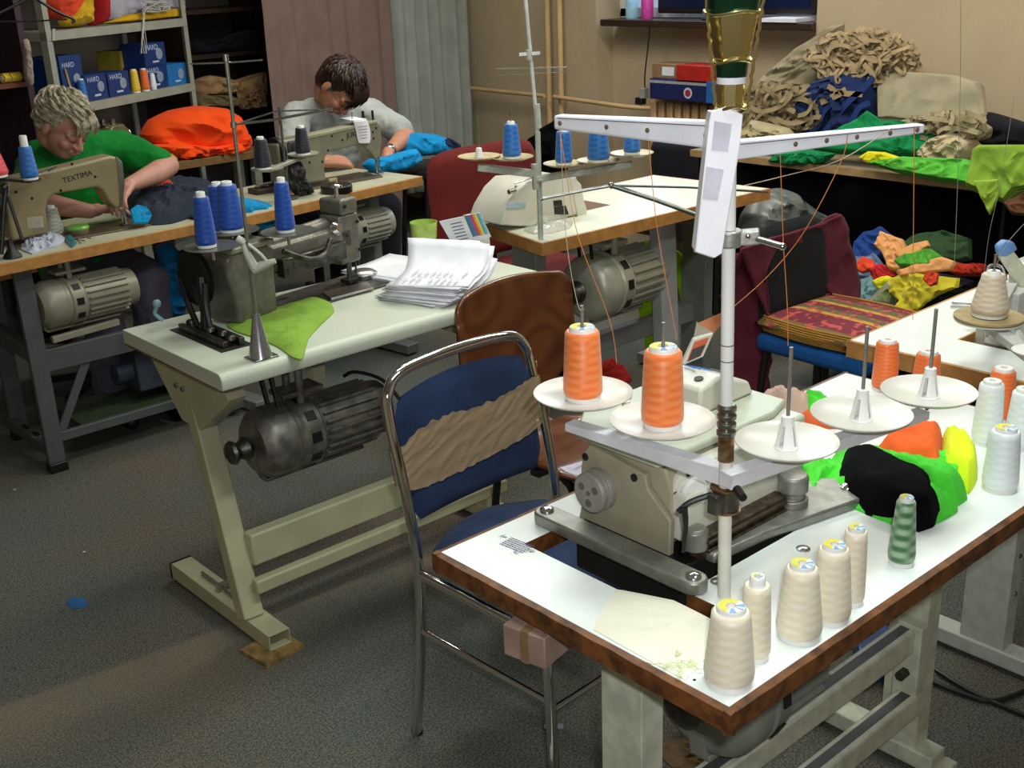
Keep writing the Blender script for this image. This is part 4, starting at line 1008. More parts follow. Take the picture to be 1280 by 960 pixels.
def cuf(u, v, s):
    x = (u-.5)*2; y = (v-.5)*2; e_ = (max(0, 1-abs(x)**6)*max(0, 1-abs(y)**6))**.5
    return Vec((x*.2, y*.205, .034+s*.033*e_))
g.grid(lambda u, v: cuf(u, v, 1), 24, 24); g.grid(lambda u, v: cuf(u, v, -1), 24, 24); g.build('cushion_cover', cm, cu, merge=1e-4, ang=80)
g = G()
for k in range(8):
    z = .010+.0068*k; q = .204-.0022*abs(k-3.5); pts = []
    for i in range(48):
        a = 2*PI*i/48; c, s = math.cos(a), math.sin(a); l = max(abs(c), abs(s))**.75
        pts.append((q*c/l*.985, (q+.004)*s/l*.985, z))
    g.tube(pts, .0032, 6, closed=True)
g.build('ribbed_edge', fabric('ochre_cord', 'ad7f35'), cu)
# maroon cloth draped: over the top of the back, long tail at the left
MAR = fabric('maroon_cloth', '5f2230', .07)
mo = thing('draped_cloth', 'maroon cloth draped over the back of the blue seated chair, hanging low at its left', 'cloth', (3.0, 2.2, 0))
def P_(x, y, Y): return ony(x, y, Y)
top = [(905, 312), (935, 308), (975, 294), (1020, 280), (1052, 268)]
inner = [(958, 400), (952, 345), (968, 322), (1004, 316), (1020, 338)]
g = G()
def strip(A, B, n=14, m_=10, amp=.006, seed=1):
    A = curve(A, 6); B = curve(B, 6); k = min(len(A), len(B)); A = A[:k]; B = B[:k]
    def f(u, v):
        i = min(k-1, int(u*(k-1)+.5)); p = A[i].lerp(B[i], v); return p+Vec((0, -1, 0))*amp*ridge(p, 12, seed)
    g.grid(f, k-1, m_)
yb_ = 2.18
O_ = [P_(925, 310, yb_), P_(975, 294, yb_), P_(1020, 281, yb_), P_(1053, 268, yb_), P_(1064, 310, yb_-.02), P_(1074, 345, yb_-.04), P_(1074, 386, yb_-.08)]
I_ = [P_(960, 398, yb_-.03), P_(954, 345, yb_-.01), P_(966, 322, yb_), P_(1003, 316, yb_), P_(1022, 335, yb_-.01), P_(1034, 362, yb_-.03), P_(1052, 378, yb_-.06)]
strip(O_, I_)
W(g, 'front_drape', MAR, mo, solid=.006)
g = G(); strip([P_(900, 315, 2.26), P_(906, 390, 2.26), P_(912, 450, 2.24), P_(915, 505, 2.22)], [P_(952, 318, 2.19), P_(960, 395, 2.17), P_(961, 450, 2.17), P_(958, 503, 2.16)], amp=.012, seed=4); W(g, 'side_drape', MAR, mo, solid=.006)
g = G(); strip([p+Vec((0, 0, .0)) for p in O_[:4]], [p+Vec((.01, .09, -.18)) for p in O_[:4]]); W(g, 'rear_drape', MAR, mo, solid=.006)
# ================================================================ second table (mid left) with rounded front
T2Z = .78
t2 = thing('sewing_table', 'long pale grey sewing table with rounded front edge, papers and green cloth on it', 'table', (1.68, 2.55, 0), 0, 'sewing machine tables')
ax0, ax1, ay0, ay1 = 1.133, 2.23, 2.285, 2.80
r_ = .02
prof = [(ay1, T2Z-.036), (ay1, T2Z)]
for k in range(8): a = PI/2+k*PI/2/7; prof.append((ay0+r_+r_*math.cos(a), T2Z-r_*1.0+r_*math.sin(a)))
prof += [(ay0, T2Z-.034), (ay0+.003, T2Z-.04)]
Myz = Matrix(((0, 0, 1, 0), (1, 0, 0, 0), (0, 1, 0, 0), (0, 0, 0, 1)))
g = G(); g.prism(prof, ax0, ax1, Myz); W(g, 'tabletop', GREY_LAM, t2, bevel=.0015)
g = G(); g.box(ax0+.001, ax1-.001, ay0+.03, ay1-.004, T2Z-.042, T2Z-.036); W(g, 'underside', mat('underside_brown', '6b5136', .7), t2)
def wedge(t, x, ya, yb, lean, m_, wz=.74):
    """leg of the T frame: sheet gusset under the top, rectangular post, long foot bar"""
    cy = (ya+yb)/2
    g = G(); g.prism([(ya+.02, wz), (yb-.01, wz), (cy+.01, .56), (cy-.055, .56)], x-.024, x-.021, Myz); g.prism([(ya+.02, wz), (ya+.03, wz), (cy-.045, .56), (cy-.055, .56)], x-.024, x+.03, Myz); W(g, 'gusset_plate', m_, t, bevel=.001)
# gusset and post of the left leg, read from the photo on the plane x = XL
XL = 1.21
def q_(x, y, X=XL): p = onx(x, y, X); return (p.y, p.z)
gus = [q_(x, y) for x, y in ((186, 438), (284, 492), (288, 500), (283, 508), (252, 538), (229, 524))]
g = G(); g.prism(gus, XL-.004, XL+.045, Myz); W(g, 'gusset_plate', CREAM, t2, bevel=.0015)
g = G()
for q in ((222, 481), (230, 486)): p = onx(*q, XL-.004); g.cyl(p, p-Vec((.008, 0, 0)), .007, n=6)
WI(g, 'hex_bolt', STEEL, t2)
py_t = onx(248, 530, XL+.01); py_b = onx(315, 778, XL+.01)
pa_, pb_ = onx(241, 545, XL), onx(303, 790, XL)
yc1, yc0 = at(330, 800, .055).y, 0
# slanting post: top centre and bottom centre
tp = Vec((XL+.025, onx(250, 540, XL+.02).y, .60)); bp_ = Vec((XL+.0, onx(321, 785, XL+.03).y-.035, .052))
g = G(); g.beam(tp+(tp-bp_)*.1, bp_, .048, .058, (1, 0, 0)); W(g, 'leg_post', CREAM, t2, bevel=.004)
f0 = at(235, 712, .03); f1 = at(338, 812, .03)
g = G()
fx0, fx1, fy0, fy1 = 1.19, 1.252, 2.325, 2.86
for (a, b, c, d) in ((fx0, fx0+.003, .012, .055), (fx1-.003, fx1, .012, .055)): g.box(a, b, fy0, fy1, c, d)
g.box(fx0, fx1, fy0, fy1, .052, .055); g.box(fx0, fx1, fy0, fy1, .012, .015); W(g, 'foot_bar', CREAM, t2, bevel=.001)
g = G(); g.box(fx0-.002, fx1+.002, fy1, fy1+.006, .008, .057); W(g, 'end_cap', BLACK, t2)
g = G(); g.box(1.222, 1.228, 2.56, 2.74, .0555, .064); g.box(1.215, 1.26, 2.62, 2.64, .0555, .07); W(g, 'adjuster', STEEL, t2)
# other end
g = G(); g.beam((2.08, 2.56, .74), (2.08, 2.50, .05), .048, .058, (1, 0, 0)); W(g, 'leg_post', CREAM, t2, bevel=.004)
g = G(); g.box(2.05, 2.11, fy0, fy1, .012, .055); W(g, 'foot_bar', CREAM, t2, bevel=.003)
g = G(); g.box(2.04, 2.05, 2.36, 2.72, .60, .738); W(g, 'gusset_plate', CREAM, t2)
# second upright seen behind the gusset and rails
g = G(); g.box(1.62, 1.66, 2.70, 2.73, .45, .738); W(g, 'hanger_strut', CREAM, t2)
za = onp(420, 680, (0, 1, 0), 2.47).z
g = G(); g.box(1.24, 2.08, 2.45, 2.49, .185, .275); W(g, 'rail', CREAM, t2, bevel=.006)
g = G(); g.box(1.22, 2.08, 2.41, 2.44, .125, .165); W(g, 'rail', CREAM, t2, bevel=.006)
o = G().box(-.055, .065, -.05, .06, 0, .011).build('wood_offcut', mat('chipboard', '8f7444', .8, 0, .25, 50)); p = at(343, 817, .0); o.location = (p.x, p.y+.01, .0005); o.rotation_euler.z = .12; tag(o, 'thin chipboard offcut under the front foot of the long grey table', 'board')
for o2 in (t2,): pass
m2t = thing('clutch_motor', 'dark greasy clutch motor with long finned body under the long grey table', 'motor', (1.5, 2.5, .5))
mcx = ony(385, 535, 2.42)
motor(m2t, (ony(400, 530, 2.45).x, 2.45, ony(395, 532, 2.45).z), .40, .092, (1, 0, 0), mat('greasy_motor', '77736a', .42, .5, .2, 30, .1, 80), zt=.738)
g = G(); bx = ony(330, 560, 2.45); g.tube([Vec((1.345, 2.45, .52)), Vec((1.36, 2.56, .77)), ], .007, 6); g.tube([Vec((1.345, 2.40, .52)), Vec((1.36, 2.50, .77))], .007, 6); WI(g, 'drive_belt', BLACK, m2t)
g = G(); g.tube([ony(430, 470, 2.45), ony(445, 465, 2.42), ony(478, 475, 2.4), ony(500, 500, 2.5)], .005, 6, 6)
o = g.build('power_cable', BLACK); tag(o, 'black cable looping off the end of the dark motor under the grey table', 'cable')

# ---- cylinder arm machine on the grey table
m3 = thing('long_arm_machine', 'olive grey long arm sewing machine with thread plates on top on the grey table', 'sewing machine', (1.5, 2.62, T2Z))
g = G()
def yprof(pts, y0, y1): 
    M = Matrix(((1, 0, 0, 0), (0, 0, -1, 0), (0, 1, 0, 0), (0, 0, 0, 1))); g.prism(pts, -y1, -y0, M)
def WM(g, name, m_, p, **k):
    g.tx(T(1.40, 2.645, 0) @ rot(z=13) @ T(-1.40, -2.59, 0)); o = W(g, name, m_, p, **k)
    return islands(o) if name in ('head_screw', 'pressure_knob') else o
cb = [(1.335, T2Z+.003), (1.33, .86), (1.315, .92), (1.31, .965), (1.33, .978), (1.45, .978), (1.475, .965), (1.475, .93), (1.47, .87), (1.468, T2Z+.003)]
yprof(cb, 2.53, 2.66); WM(g, 'column', HAMMER, m3, bevel=.016, seg=4)
g = G(); yprof([(1.325, .972), (1.33, .986), (1.47, .986), (1.475, .972)], 2.525, 2.665); WM(g, 'column_cover', mat('lid_olive', '86836e', .35, .2), m3, bevel=.004)
g = G(); g.box(1.44, 1.80, 2.555, 2.635, .885, .955); g.tube([(1.46, 2.6, .945), (1.6, 2.6, .955), (1.74, 2.6, .96)], .022, 12); WM(g, 'upper_arm', HAMMER, m3, bevel=.014, seg=4)
g = G(); g.box(1.50, 1.74, 2.53, 2.56, .87, .92); g.tube([(1.50, 2.53, .945), (1.57, 2.51, .91), (1.64, 2.52, .905), (1.68, 2.53, .94)], .008, 8, 4); WM(g, 'arm_mechanism', DSTEEL, m3, bevel=.003)
g = G(); g.box(1.745, 1.825, 2.555, 2.635, .845, .985); g.box(1.75, 1.82, 2.55, 2.635, .985, 1.03); WM(g, 'machine_head', HAMMER, m3, bevel=.009, seg=3)
g = G(); g.cyl((1.785, 2.595, 1.03), (1.785, 2.595, 1.06), .006); g.lathe([(.018, 0), (.018, .006), (.008, .01)], (1.785, 2.595, 1.058)); g.lathe([(.018, 0), (.02, .01), (.012, .02)], (1.73, 2.56, .955), (0, -1, .2)); WM(g, 'pressure_knob', CHROME, m3)
g = G()
for q in ((1.765, .93), (1.81, .96), (1.765, 1.01), (1.81, .88)): g.lathe([(.006, 0), (.005, .003)], (q[0], 2.549, q[1]), (0, -1, 0), 10)
WM(g, 'head_screw', BLKMET, m3)
g = G(); g.cyl((1.775, 2.565, .80), (1.775, 2.565, .90), .005); g.cyl((1.79, 2.575, .80), (1.79, 2.575, .90), .007); g.box(1.76, 1.80, 2.55, 2.585, .79, .80); g.cyl((1.822, 2.58, .8), (1.822, 2.58, .9), .003); WM(g, 'needle_bar', DSTEEL, m3)
g = G(); g.prism([(1.50, 2.50), (1.86, 2.46), (1.90, 2.52), (1.90, 2.64), (1.50, 2.66)], T2Z+.001, T2Z+.006); WM(g, 'bed_plate', DSTEEL, m3, bevel=.001)
g = G(); g.prism([(1.62, 2.49), (1.76, 2.46), (1.80, 2.52), (1.66, 2.56)], T2Z+.006, T2Z+.012); g.lathe([(.04, 0), (.042, .012), (.03, .02)], (1.85, 2.58, T2Z+.006), n=24); WM(g, 'feed_plate', STEEL, m3, bevel=.001)
# the slot with linkage at the left, black pulley wheel and chain above
g = G(); g.box(1.215, 1.30, 2.43, 2.70, T2Z+.0005, T2Z+.002); W(g, 'open_slot', mat('slot_dark', '1c1712', .8), m3)
g = G(); g.box(1.23, 1.245, 2.45, 2.68, T2Z+.002, T2Z+.018); g.box(1.27, 1.285, 2.44, 2.64, T2Z+.002, T2Z+.022)
for k in range(5): g.lathe([(.013, 0), (.013, .012), (.008, .016)], (1.258+.006*(k % 2), 2.46+.05*k, T2Z+.012), (0, .3, 1), 12)
W(g, 'linkage', DSTEEL, m3, bevel=.002)
g = G(); g.box(1.288, 1.298, 2.32, 2.43, T2Z+.0005, T2Z+.002); W(g, 'slot_edge', mat('slot_wood', '8a4c24', .7), m3)
g = G(); g.lathe([(.02, -.01), (.066, -.01), (.072, -.006), (.062, 0), (.072, .006), (.066, .01), (.02, .01)], (1.285, 2.66, .91), (1, .1, 0), 32); g.cyl((1.27, 2.66, .91), (1.34, 2.66, .91), .012)
W(g, 'pulley_wheel', BLKMET, m3)
g = G()
for s in (-1, 1): g.tube([(1.275, 2.66+s*.066, .91), (1.268, 2.64+s*.05, .85), (1.262, 2.60+s*.035, .79)], .008, 8, 3)
g.tube([(1.265, 2.60, .79), (1.27, 2.60, .83), (1.28, 2.62, .92)], .014, 8)
W(g, 'drive_chain', BLKMET, m3)
g = G(); g.tube([(1.215, 2.73, .80), (1.20, 2.74, .82), (1.20, 2.72, .845)], .005, 8, 4); g.sph((1.20, 2.72, .85), .011, 12); W(g, 'lever_knob', mat('knob_blue_grey', '7fa3b5', .3), m3)
g = G(); g.cyl((1.50, 2.74, T2Z), (1.50, 2.74, .88), .008); g.tube([(1.44, 2.70, .88), (1.52, 2.74, .86), (1.62, 2.76, .85)], .006); WI(g, 'rear_strut', BLKMET, m3)
# three thread plates over the column
PL2 = mat('plate_dark_grey', '62625c', .3, .3)
CON2 = []
for (x, y, ex) in ((265, 310, 35), (290, 290, 34), (360, 291, 34)):
    p = at(x, y, 1.0); d = depth(p); r = ex*d/F_PX
    g = G(); g.lathe([(r*.1, 0), (r*.8, .001), (r, .004), (r, .0055), (r*.8, .003), (r*.1, .002)], p, n=40, cap=False); W(g, 'thread_plate', PL2, m3)
    g = G(); g.cyl(p-Vec((0, 0, .03)), p+Vec((0, 0, .1)), .004); W(g, 'plate_pin', STEEL, m3); CON2.append(p+Vec((0, 0, .003)))
G2 = 'blue cones on the long arm machine'
cone('thread_cone', 'slim royal blue thread cone on the left plate of the olive machine', 258, 311, 243, 13.5, 10, 1.003, Y_BL, G2, lab=False, P=CON2[0]-CR*.012, top=.007)
c1 = at(270, 288, 1.003)
cone('thread_cone', 'wide royal blue thread cone behind, leftmost of the two fat ones', 271, 292, 229, 15, 11, 1.003, Y_BL, G2, lab=False, P=CON2[1]-CR*.03+_fw*.02, top=.004)
cone('thread_cone', 'wide royal blue thread cone behind, rightmost of the two fat ones', 287, 292, 228, 17, 12, 1.003, Y_BL, G2, lab=False, P=CON2[1], top=.004)
cone('thread_cone', 'slim royal blue thread cone alone on the plate nearest the machine head', 357, 290, 225, 12.5, 9, 1.003, Y_BL, G2, lab=False, P=CON2[2]-CR*.005, top=.007)
# ---- rod stand with cone foot
rb = at(326, 447, T2Z)
rs = thing('rod_stand', 'tall thin thread rod in a silver cone foot at the front of the grey table', 'stand', tuple(rb))
hz = zat(rb.x, rb.y, 392)-T2Z; ht = zat(rb.x, rb.y, 68)-T2Z
g = G(); g.box(-.03, .035, -.026, .026, .0005, .004); g.build('base_plate', STEEL, rs, bevel=.001)
g = G(); g.lathe([(.028, .004), (.026, .01), (.0105, hz*.85), (.009, hz)], n=32); g.build('cone_foot', mat('brushed_aluminium', 'a9acb2', .25, .9, .06, 90), rs)
g = G(); g.cyl((0, 0, hz*.9), (0, 0, ht), .0042, n=10); g.build('rod', mat('rod_grey', '8a8a80', .35, .7), rs)
zq = lambda py: zat(rb.x, rb.y, py)-T2Z
def rp(x, y): p = onp(x, y, (.659, .752, 0), rb.dot(Vec((.659, .752, 0)))); return p-rb
g = G(); g.tube([rp(238, 80), rp(290, 78), rp(328, 75)], .0018, 6); g.tube([rp(296, 155), rp(340, 150), rp(416, 136)], .003, 6); g.tube([rp(296, 155), rp(345, 139), rp(400, 137)], .0018, 6); islands(g.build('thread_guide_arm', STEEL, rs))
g = G(); g.lathe([(.007, -.006), (.007, .006)], (0, 0, zq(156)), n=12); g.lathe([(.006, -.004), (.006, .01)], (0, 0, ht-.01), n=12); g.build('arm_collar', STEEL, rs)
g = G(); g.tube([rp(302, 300), rp(309, 318), rp(318, 335)], [.006, .009, .012], 12); g.tube([rp(310, 305), rp(326, 318), rp(336, 330)], .004, 8, 3); g.tube([rp(316, 338), rp(328, 332), rp(344, 326)], [.010, .011, .006], 12); g.tube([rp(296, 298), rp(306, 304)], .009, 10)
g.build('clamp_handle', mat('grey_white_plastic', 'b7b6a8', .35), rs)

# ---- things on the grey table
gz = fabric('lime_cloth', '84a83c', .07)
o = flat([(284, 408), (300, 396), (350, 384), (392, 372), (410, 376), (418, 390), (400, 408), (386, 424), (378, 450), (366, 448), (346, 434), (322, 424), (296, 416)], T2Z, .010, .0045, 11, 4, rings=18, pw=5).build('cutting_cloth', gz); tag(o, 'crumpled lime green cloth on the grey table beside the silver cone foot', 'cloth')
# paper stacks
def papers(name, label, x, y, w_, d_, n, rz, curl, seed, fan=.0):
    random.seed(seed); b = at(x, y, T2Z); t = thing(name, label, 'paper stack', (b.x, b.y, T2Z+.001), rz)
    for k in range(n):
        a = R_(random.uniform(-5, 5)+fan*k); dx, dy = random.uniform(-.008, .008)+.0006*k, random.uniform(-.008, .008); z0 = .0022*k
        def f(u, v):
            x_ = (u-.5)*w_; y_ = (v-.5)*d_; s = max(0, u-.45)/.55
            return Vec((x_*math.cos(a)-y_*math.sin(a)+dx-.03*s*s*curl, x_*math.sin(a)+y_*math.cos(a)+dy, z0+curl*.055*s*s*(.85+.15*v)+.002*noise.noise(Vec((u*4, v*4, k)))+.004*curl*k/n*s))
        g = G(); g.grid(f, 12, 8); g.build('sheet_of_paper', PAPER, t, solid=.0016, off=1)
    return t
papers('paper_stack', 'loose thin stack of white papers under the big stack on the grey table', 492, 340, .21, .22, 6, 8, .1, 2)
pst = papers('paper_stack', 'thick white stack of printed papers with curled right edge on the grey table', 552, 363, .30, .21, 24, 14, 1.15, 5, .9)
g = G(); random.seed(9)
for r_ in range(9):
    for c_ in range(2):
        x_ = -.13+.07*c_; y_ = -.085+.018*r_
        if random.random() < .8: g.box(x_, x_+random.uniform(.03, .06), y_, y_+.004, .057, .0574)
ptx = g.build('printed_text', mat('print_blue_grey', 'c6c8d4', .7), pst, smooth=False); ptx.rotation_euler.z = R_(18)
# mug
mp_ = at(532, 322, T2Z)
mg = thing('mug', 'lime green ceramic mug on the grey table beside the card box', 'mug', tuple(mp_))
g = G(); g.lathe([(.026, 0), (.030, .004), (.039, .07), (.042, .112), (.040, .112), (.036, .07), (.024, .006), (0.001, .005)], n=32, cap=False); g.build('cup', mat('lime_ceramic', 'acc45e', .2, coat=.3), mg)
# card box with calendar card in it
bp_ = at(582, 322, T2Z)
cb_ = thing('card_box', 'small white box holding printed cards with rainbow stripes beside the mug', 'box', (bp_.x, bp_.y, T2Z), 20)
G().box(-.05, .05, -.045, .045, 0, .045).build('box_body', mat('box_card_white', 'c9c6c8', .6), cb_, bevel=.002)
def card(px, mname, nm):
    g = G(); P = [onp(x, y, (.659, .752, .25), bp_.dot(Vec((.659, .752, .25)))+.0) for x, y in px]; nn = Vec((.659, .752, .25)).normalized()*.002
    k = len(P); g.add(P+[p+nn for p in P], [tuple(range(k)), tuple(range(k, 2*k))[::-1]]+[(i, (i+1) % k, k+(i+1) % k, k+i) for i in range(k)]); return W(g, nm, mname, cb_)
card([(549, 277), (600, 266), (614, 296), (566, 306)], PAPER, 'printed_card')
cols = ['3e7d78', '3d74ad', '8f5a9a', 'd2464c', 'e8a13c', 'e8dc5a', '5da2c4', '86c6cf']
for i in range(8):
    s = i/8; e1 = (580+s*20, 270-s*4); e2 = (580+(s+.125)*20, 270-(s+.125)*4); 
    g = G(); c_ = bp_.dot(Vec((.659, .752, .25)))-.0012
    P = [onp(x, y, (.659, .752, .25), c_) for x, y in (e1, e2, (e2[0]+11, e2[1]+26), (e1[0]+11, e1[1]+26))]; g.add(P, [(0, 1, 2, 3)]); W(g, 'colour_stripe', mat('stripe_'+cols[i], cols[i], .5), cb_)
g = G(); random.seed(4); c_ = bp_.dot(Vec((.659, .752, .25)))-.0012
for i in range(6):
    x_, y_ = 563+i*1.6, 280+i*4; P = [onp(a, b, (.659, .752, .25), c_) for a, b in ((x_, y_), (x_+14, y_-3), (x_+14.3, y_-2), (x_+.3, y_+1))]; g.add(P, [(0, 1, 2, 3)])
W(g, 'printed_lines', INK, cb_)
o = G(); o.lathe([(.022, 0), (.024, .003), (.022, .05), (.019, .055)], at(604, 318, T2Z)); o = o.build('paper_cup', mat('dull_white_card', 'b9bab0', .6)); tag(o, 'small dull white cup between the card box and the curled papers', 'cup')

# ================================================================ third table and its overlock
T3Z = .78
t3 = thing('sewing_table', 'white sewing table with oak edge and cut corner behind the long grey table', 'table', (3.0, 2.9, 0), 0, 'sewing machine tables')
pol = [(2.476, 2.655), (3.655, 2.635), (3.61, 3.185), (2.60, 3.20), (2.535, 2.96)]
pol_in = [(2.485, 2.663), (3.647, 2.643), (3.602, 3.177), (2.606, 3.192), (2.543, 2.957)]
g = G(); g.prism(pol_in, T3Z-.036, T3Z); W(g, 'tabletop', mat('cream_laminate', 'd5d8c6', .35, 0, .03, 14), t3)
g = G()
n_ = len(pol)
for i in range(n_):
    a, b = pol[i], pol[(i+1) % n_]; c, d = pol_in[(i+1) % n_], pol_in[i]
    g.prism([a, b, c, d], T3Z-.042, T3Z-.0008)
W(g, 'edge_lipping', EDGE_OAK, t3)
g = G(); g.box(2.66, 3.05, 2.90, 3.06, T3Z+.0004, T3Z+.0012); W(g, 'cutout', mat('cutout_brown', '6b4a30', .7), t3)
GM = mat('leg_grey_enamel', '8a8b88', .45, 0, .05, 15)
for x, nm in ((2.60, 0), (3.50, 0)):
    g = G(); g.box(x-.02, x+.03, 2.80, 2.92, .05, .738); W(g, 'leg_post', GM, t3, bevel=.003)
    g = G(); g.box(x-.03, x+.03, 2.68, 3.15, .01, .05); W(g, 'foot_bar', GM, t3, bevel=.003)
g = G(); g.box(2.6, 3.5, 2.85, 2.89, .25, .32); W(g, 'rail', GM, t3, bevel=.003)
# slanted grey leg seen right of the motor with screw holes
gl = [onp(x, y, (0, 1, 0), 2.74) for x, y in ((815, 290), (850, 295), (880, 500), (846, 520))]
if True:
    g = G(); g.beam((3.165, 2.75, .735), (3.175, 2.72, .03), .05, .09, (1, 0, 0)); W(g, 'leg_post', mat('leg_light_grey', 'a4a6a4', .45, 0, .05, 15), t3, bevel=.003)
    g = G()
    for k in range(7): g.lathe([(.004, 0), (.004, .0015)], (3.19, 2.722-.002*k, .66-.08*k), (0, -1, 0), 8)
m3t = thing('clutch_motor', 'light grey clutch motor with round housing under the third table', 'motor', (2.8, 2.8, .55))
mm = ony(775, 348, 2.80)
motor(m3t, (mm.x-.01, 2.80, mm.z), .40, .118, (1, .05, 0), mat('motor_silver', 'b6b5a4', .38, .3, .05, 20), zt=.738)
g = G(); q = m3t; g.tube([(mm.x-.19, 2.80, mm.z-.03), (mm.x-.16, 2.86, .78)], .007, 6); g.tube([(mm.x-.19, 2.74, mm.z), (mm.x-.16, 2.80, .77)], .007, 6); WI(g, 'drive_belt', BLACK, m3t)
# overlock: white, rounded
ov = thing('overlock_machine', 'white overlock sewing machine with sloping cover on the third table', 'sewing machine', (2.75, 2.98, T3Z))
y_ = 2.86
def q3(x, y, Y=y_): p = ony(x, y, Y); return (p.x, p.z)
pf = [q3(x, y) for x, y in ((626, 282), (633, 262), (646, 240), (660, 226), (690, 224), (717, 221), (727, 230), (733, 262), (732, 272), (690, 282), (660, 286))]
pf = [(x, max(z, T3Z+.004)) for x, z in pf]
Mxz = Matrix(((1, 0, 0, 0), (0, 0, -1, 0), (0, 1, 0, 0), (0, 0, 0, 1)))
g = G(); g.prism(pf, -(y_+.17), -y_, Mxz); W(g, 'machine_body', MACH_W, ov, bevel=.012, seg=4)
g = G(); p = Vec((q3(722, 250)[0], y_-.004, q3(722, 250)[1])); g.prism([q3(x, y, y_-.003) for x, y in ((712, 222), (720, 221), (734, 262), (732, 275), (723, 276), (716, 240))], -(y_+.172), -(y_-.003), Mxz); W(g, 'end_cover', MACH_W, ov, bevel=.003)
g = G(); g.prism([q3(x, y, y_-.002) for x, y in ((635, 254), (657, 253), (657, 259), (633, 261))], -(y_), -(y_-.0024), Mxz); W(g, 'label_plate', mat('label_pale_blue', 'a9c3d2', .4), ov)
c = Vec((q3(646, 257, y_-.004)[0], y_-.0035, q3(646, 257, y_-.004)[1])); text('SIRUBA', .012, c-Vec(ov.location), (1, 0, 0), (0, 0, 1), LOGOB, ov, 'blue_lettering') if 0 else None
g = G(); g.prism([q3(x, y, y_-.002) for x, y in ((692, 251), (702, 250), (703, 257), (693, 258))], -(y_), -(y_-.003), Mxz); g.prism([q3(x, y, y_-.002) for x, y in ((693, 259), (707, 257), (711, 268), (694, 268))], -(y_), -(y_-.003), Mxz); WI(g, 'oil_gauge', BLACK, ov)
p = ony(737, 262, y_+.05); g = G(); g.lathe([(.03, 0), (.034, .004), (.034, .018), (.028, .022)], (q3(731, 250)[0], y_+.09, .86), (1, 0, 0), 28); W(g, 'handwheel', MACH_W, ov)
g = G(); g.tube([ony(643, 229, y_-.0), ony(655, 226, y_-.01), ony(668, 221, y_)], .003, 6, 4); g.sph(ony(645, 233, y_), .005, 8); g.tube([ony(636, 240, y_), ony(644, 238, y_)], .008, 10); W(g, 'thread_lever', STEEL, ov)
# clear bag in front
o = flat([(655, 288), (668, 276), (700, 272), (716, 278), (712, 286), (690, 292), (668, 293)], T3Z, .02, .004, 40, 3).build('plastic_bag', mat('clear_bag', 'dcdcd2', .1, alpha=.4)); tag(o, 'small crumpled clear plastic bag in front of the white overlock', 'bag')
# ---- stand of table three
pb3 = at(676, 299, T3Z); nv3 = Vec((.659, .752, 0)); c3 = nv3.dot(pb3)
s3 = thing('thread_stand', 'white thread stand at the corner of the third table with azure cones', 'thread stand', tuple(pb3))
def p3(x, y, o_=0): return onp(x, y, nv3, c3+o_)
LG = mat('stand_grey_white', 'b9bdae', .4)
g = G(); g.tube([pb3+Vec((0, 0, .0)), p3(672, 165)], .0085, 12); W(g, 'lower_pole', LG, s3)
g = G(); g.tube([p3(672, 165), p3(654, -30)], .006, 12); W(g, 'upper_pole', mat('pole_chalk', 'c9cbc8', .35), s3)
g = G(); g.tube([p3(673, 160), p3(671, 130)], .0098, 12); g.tube([p3(662, 75), p3(661, 62)], .0098, 12); WI(g, 'pole_collar', LG, s3)
g = G(); g.beam(p3(649, 68), p3(675, 66), .012, .010); W(g, 'guide_holder', STEEL, s3)
g = G(); g.tube([p3(620, 86), p3(660, 85), p3(708, 84)], .0018, 6); g.tube([p3(624, 94, .1), p3(706, 90, .1)], .001, 6); WI(g, 'guide_rod', STEEL, s3)
g = G(); g.beam(p3(668, 217), p3(597, 209, .0), .030, .022); W(g, 'spool_arm', LG, s3, bevel=.003)
g = G(); g.beam(p3(670, 224), p3(790, 205, -.05), .030, .020); W(g, 'spool_arm', LG, s3, bevel=.003)
g = G(); g.tube([p3(669, 205), p3(671, 236)], .014, 14); g.cyl(p3(673, 226, -.01), p3(679, 226, -.03), .006, n=8); W(g, 'clamp_block', LG, s3)
PLC = mat('plate_sand', 'b9a880', .4)
CO3 = []
for (x, y, ex, o_) in ((599, 198, 27, .02), (640, 199, 27, -.02), (705, 207, 26, -.02), (748, 203, 27, -.03), (790, 194, 27, -.03)):
    p = p3(x, y, o_); d = depth(p); r = ex*d/F_PX
    g = G(); g.lathe([(r*.1, 0), (r*.7, .0), (r, .007), (r, .009), (r*.7, .003), (r*.1, .002)], p, n=36, cap=False); W(g, 'thread_plate', PLC, s3); CO3.append(p+Vec((0, 0, .003)))
g = G(); p = CO3[0]; g.lathe([(.014, 0), (.009, .03), (.004, .032)], p); W(g, 'cone_holder', WPLAST, s3)
for p, hh in ((CO3[0], .13), (CO3[1], .155), (CO3[2], .03), (CO3[3], .03)): g = G(); g.cyl(p, p+Vec((0, 0, hh)), .0028, n=8); W(g, 'spindle', STEEL, s3)
G3 = 'azure cones on the third table stand'
for k, (x, yb, yt, rb_, rt_, lab_) in enumerate(((639, 199, 153, 12, 8.5, 'azure thread cone left of the pole of the third table stand'), (705, 206, 162, 11, 9, 'azure thread cone just right of the pole, below the tip of the white top arm'), (748, 203, 158, 14.5, 11.5, 'widest azure thread cone, pale, second right of the pole'), (789, 194, 160, 11, 8, 'azure thread cone on the last plate of the third table stand'))):
    cone('thread_cone', lab_, x, yb, yt, rb_, rt_, 0, Y_CY, G3, lab=False, P=CO3[k+1]+Vec((0, 0, .001)), top=.004)
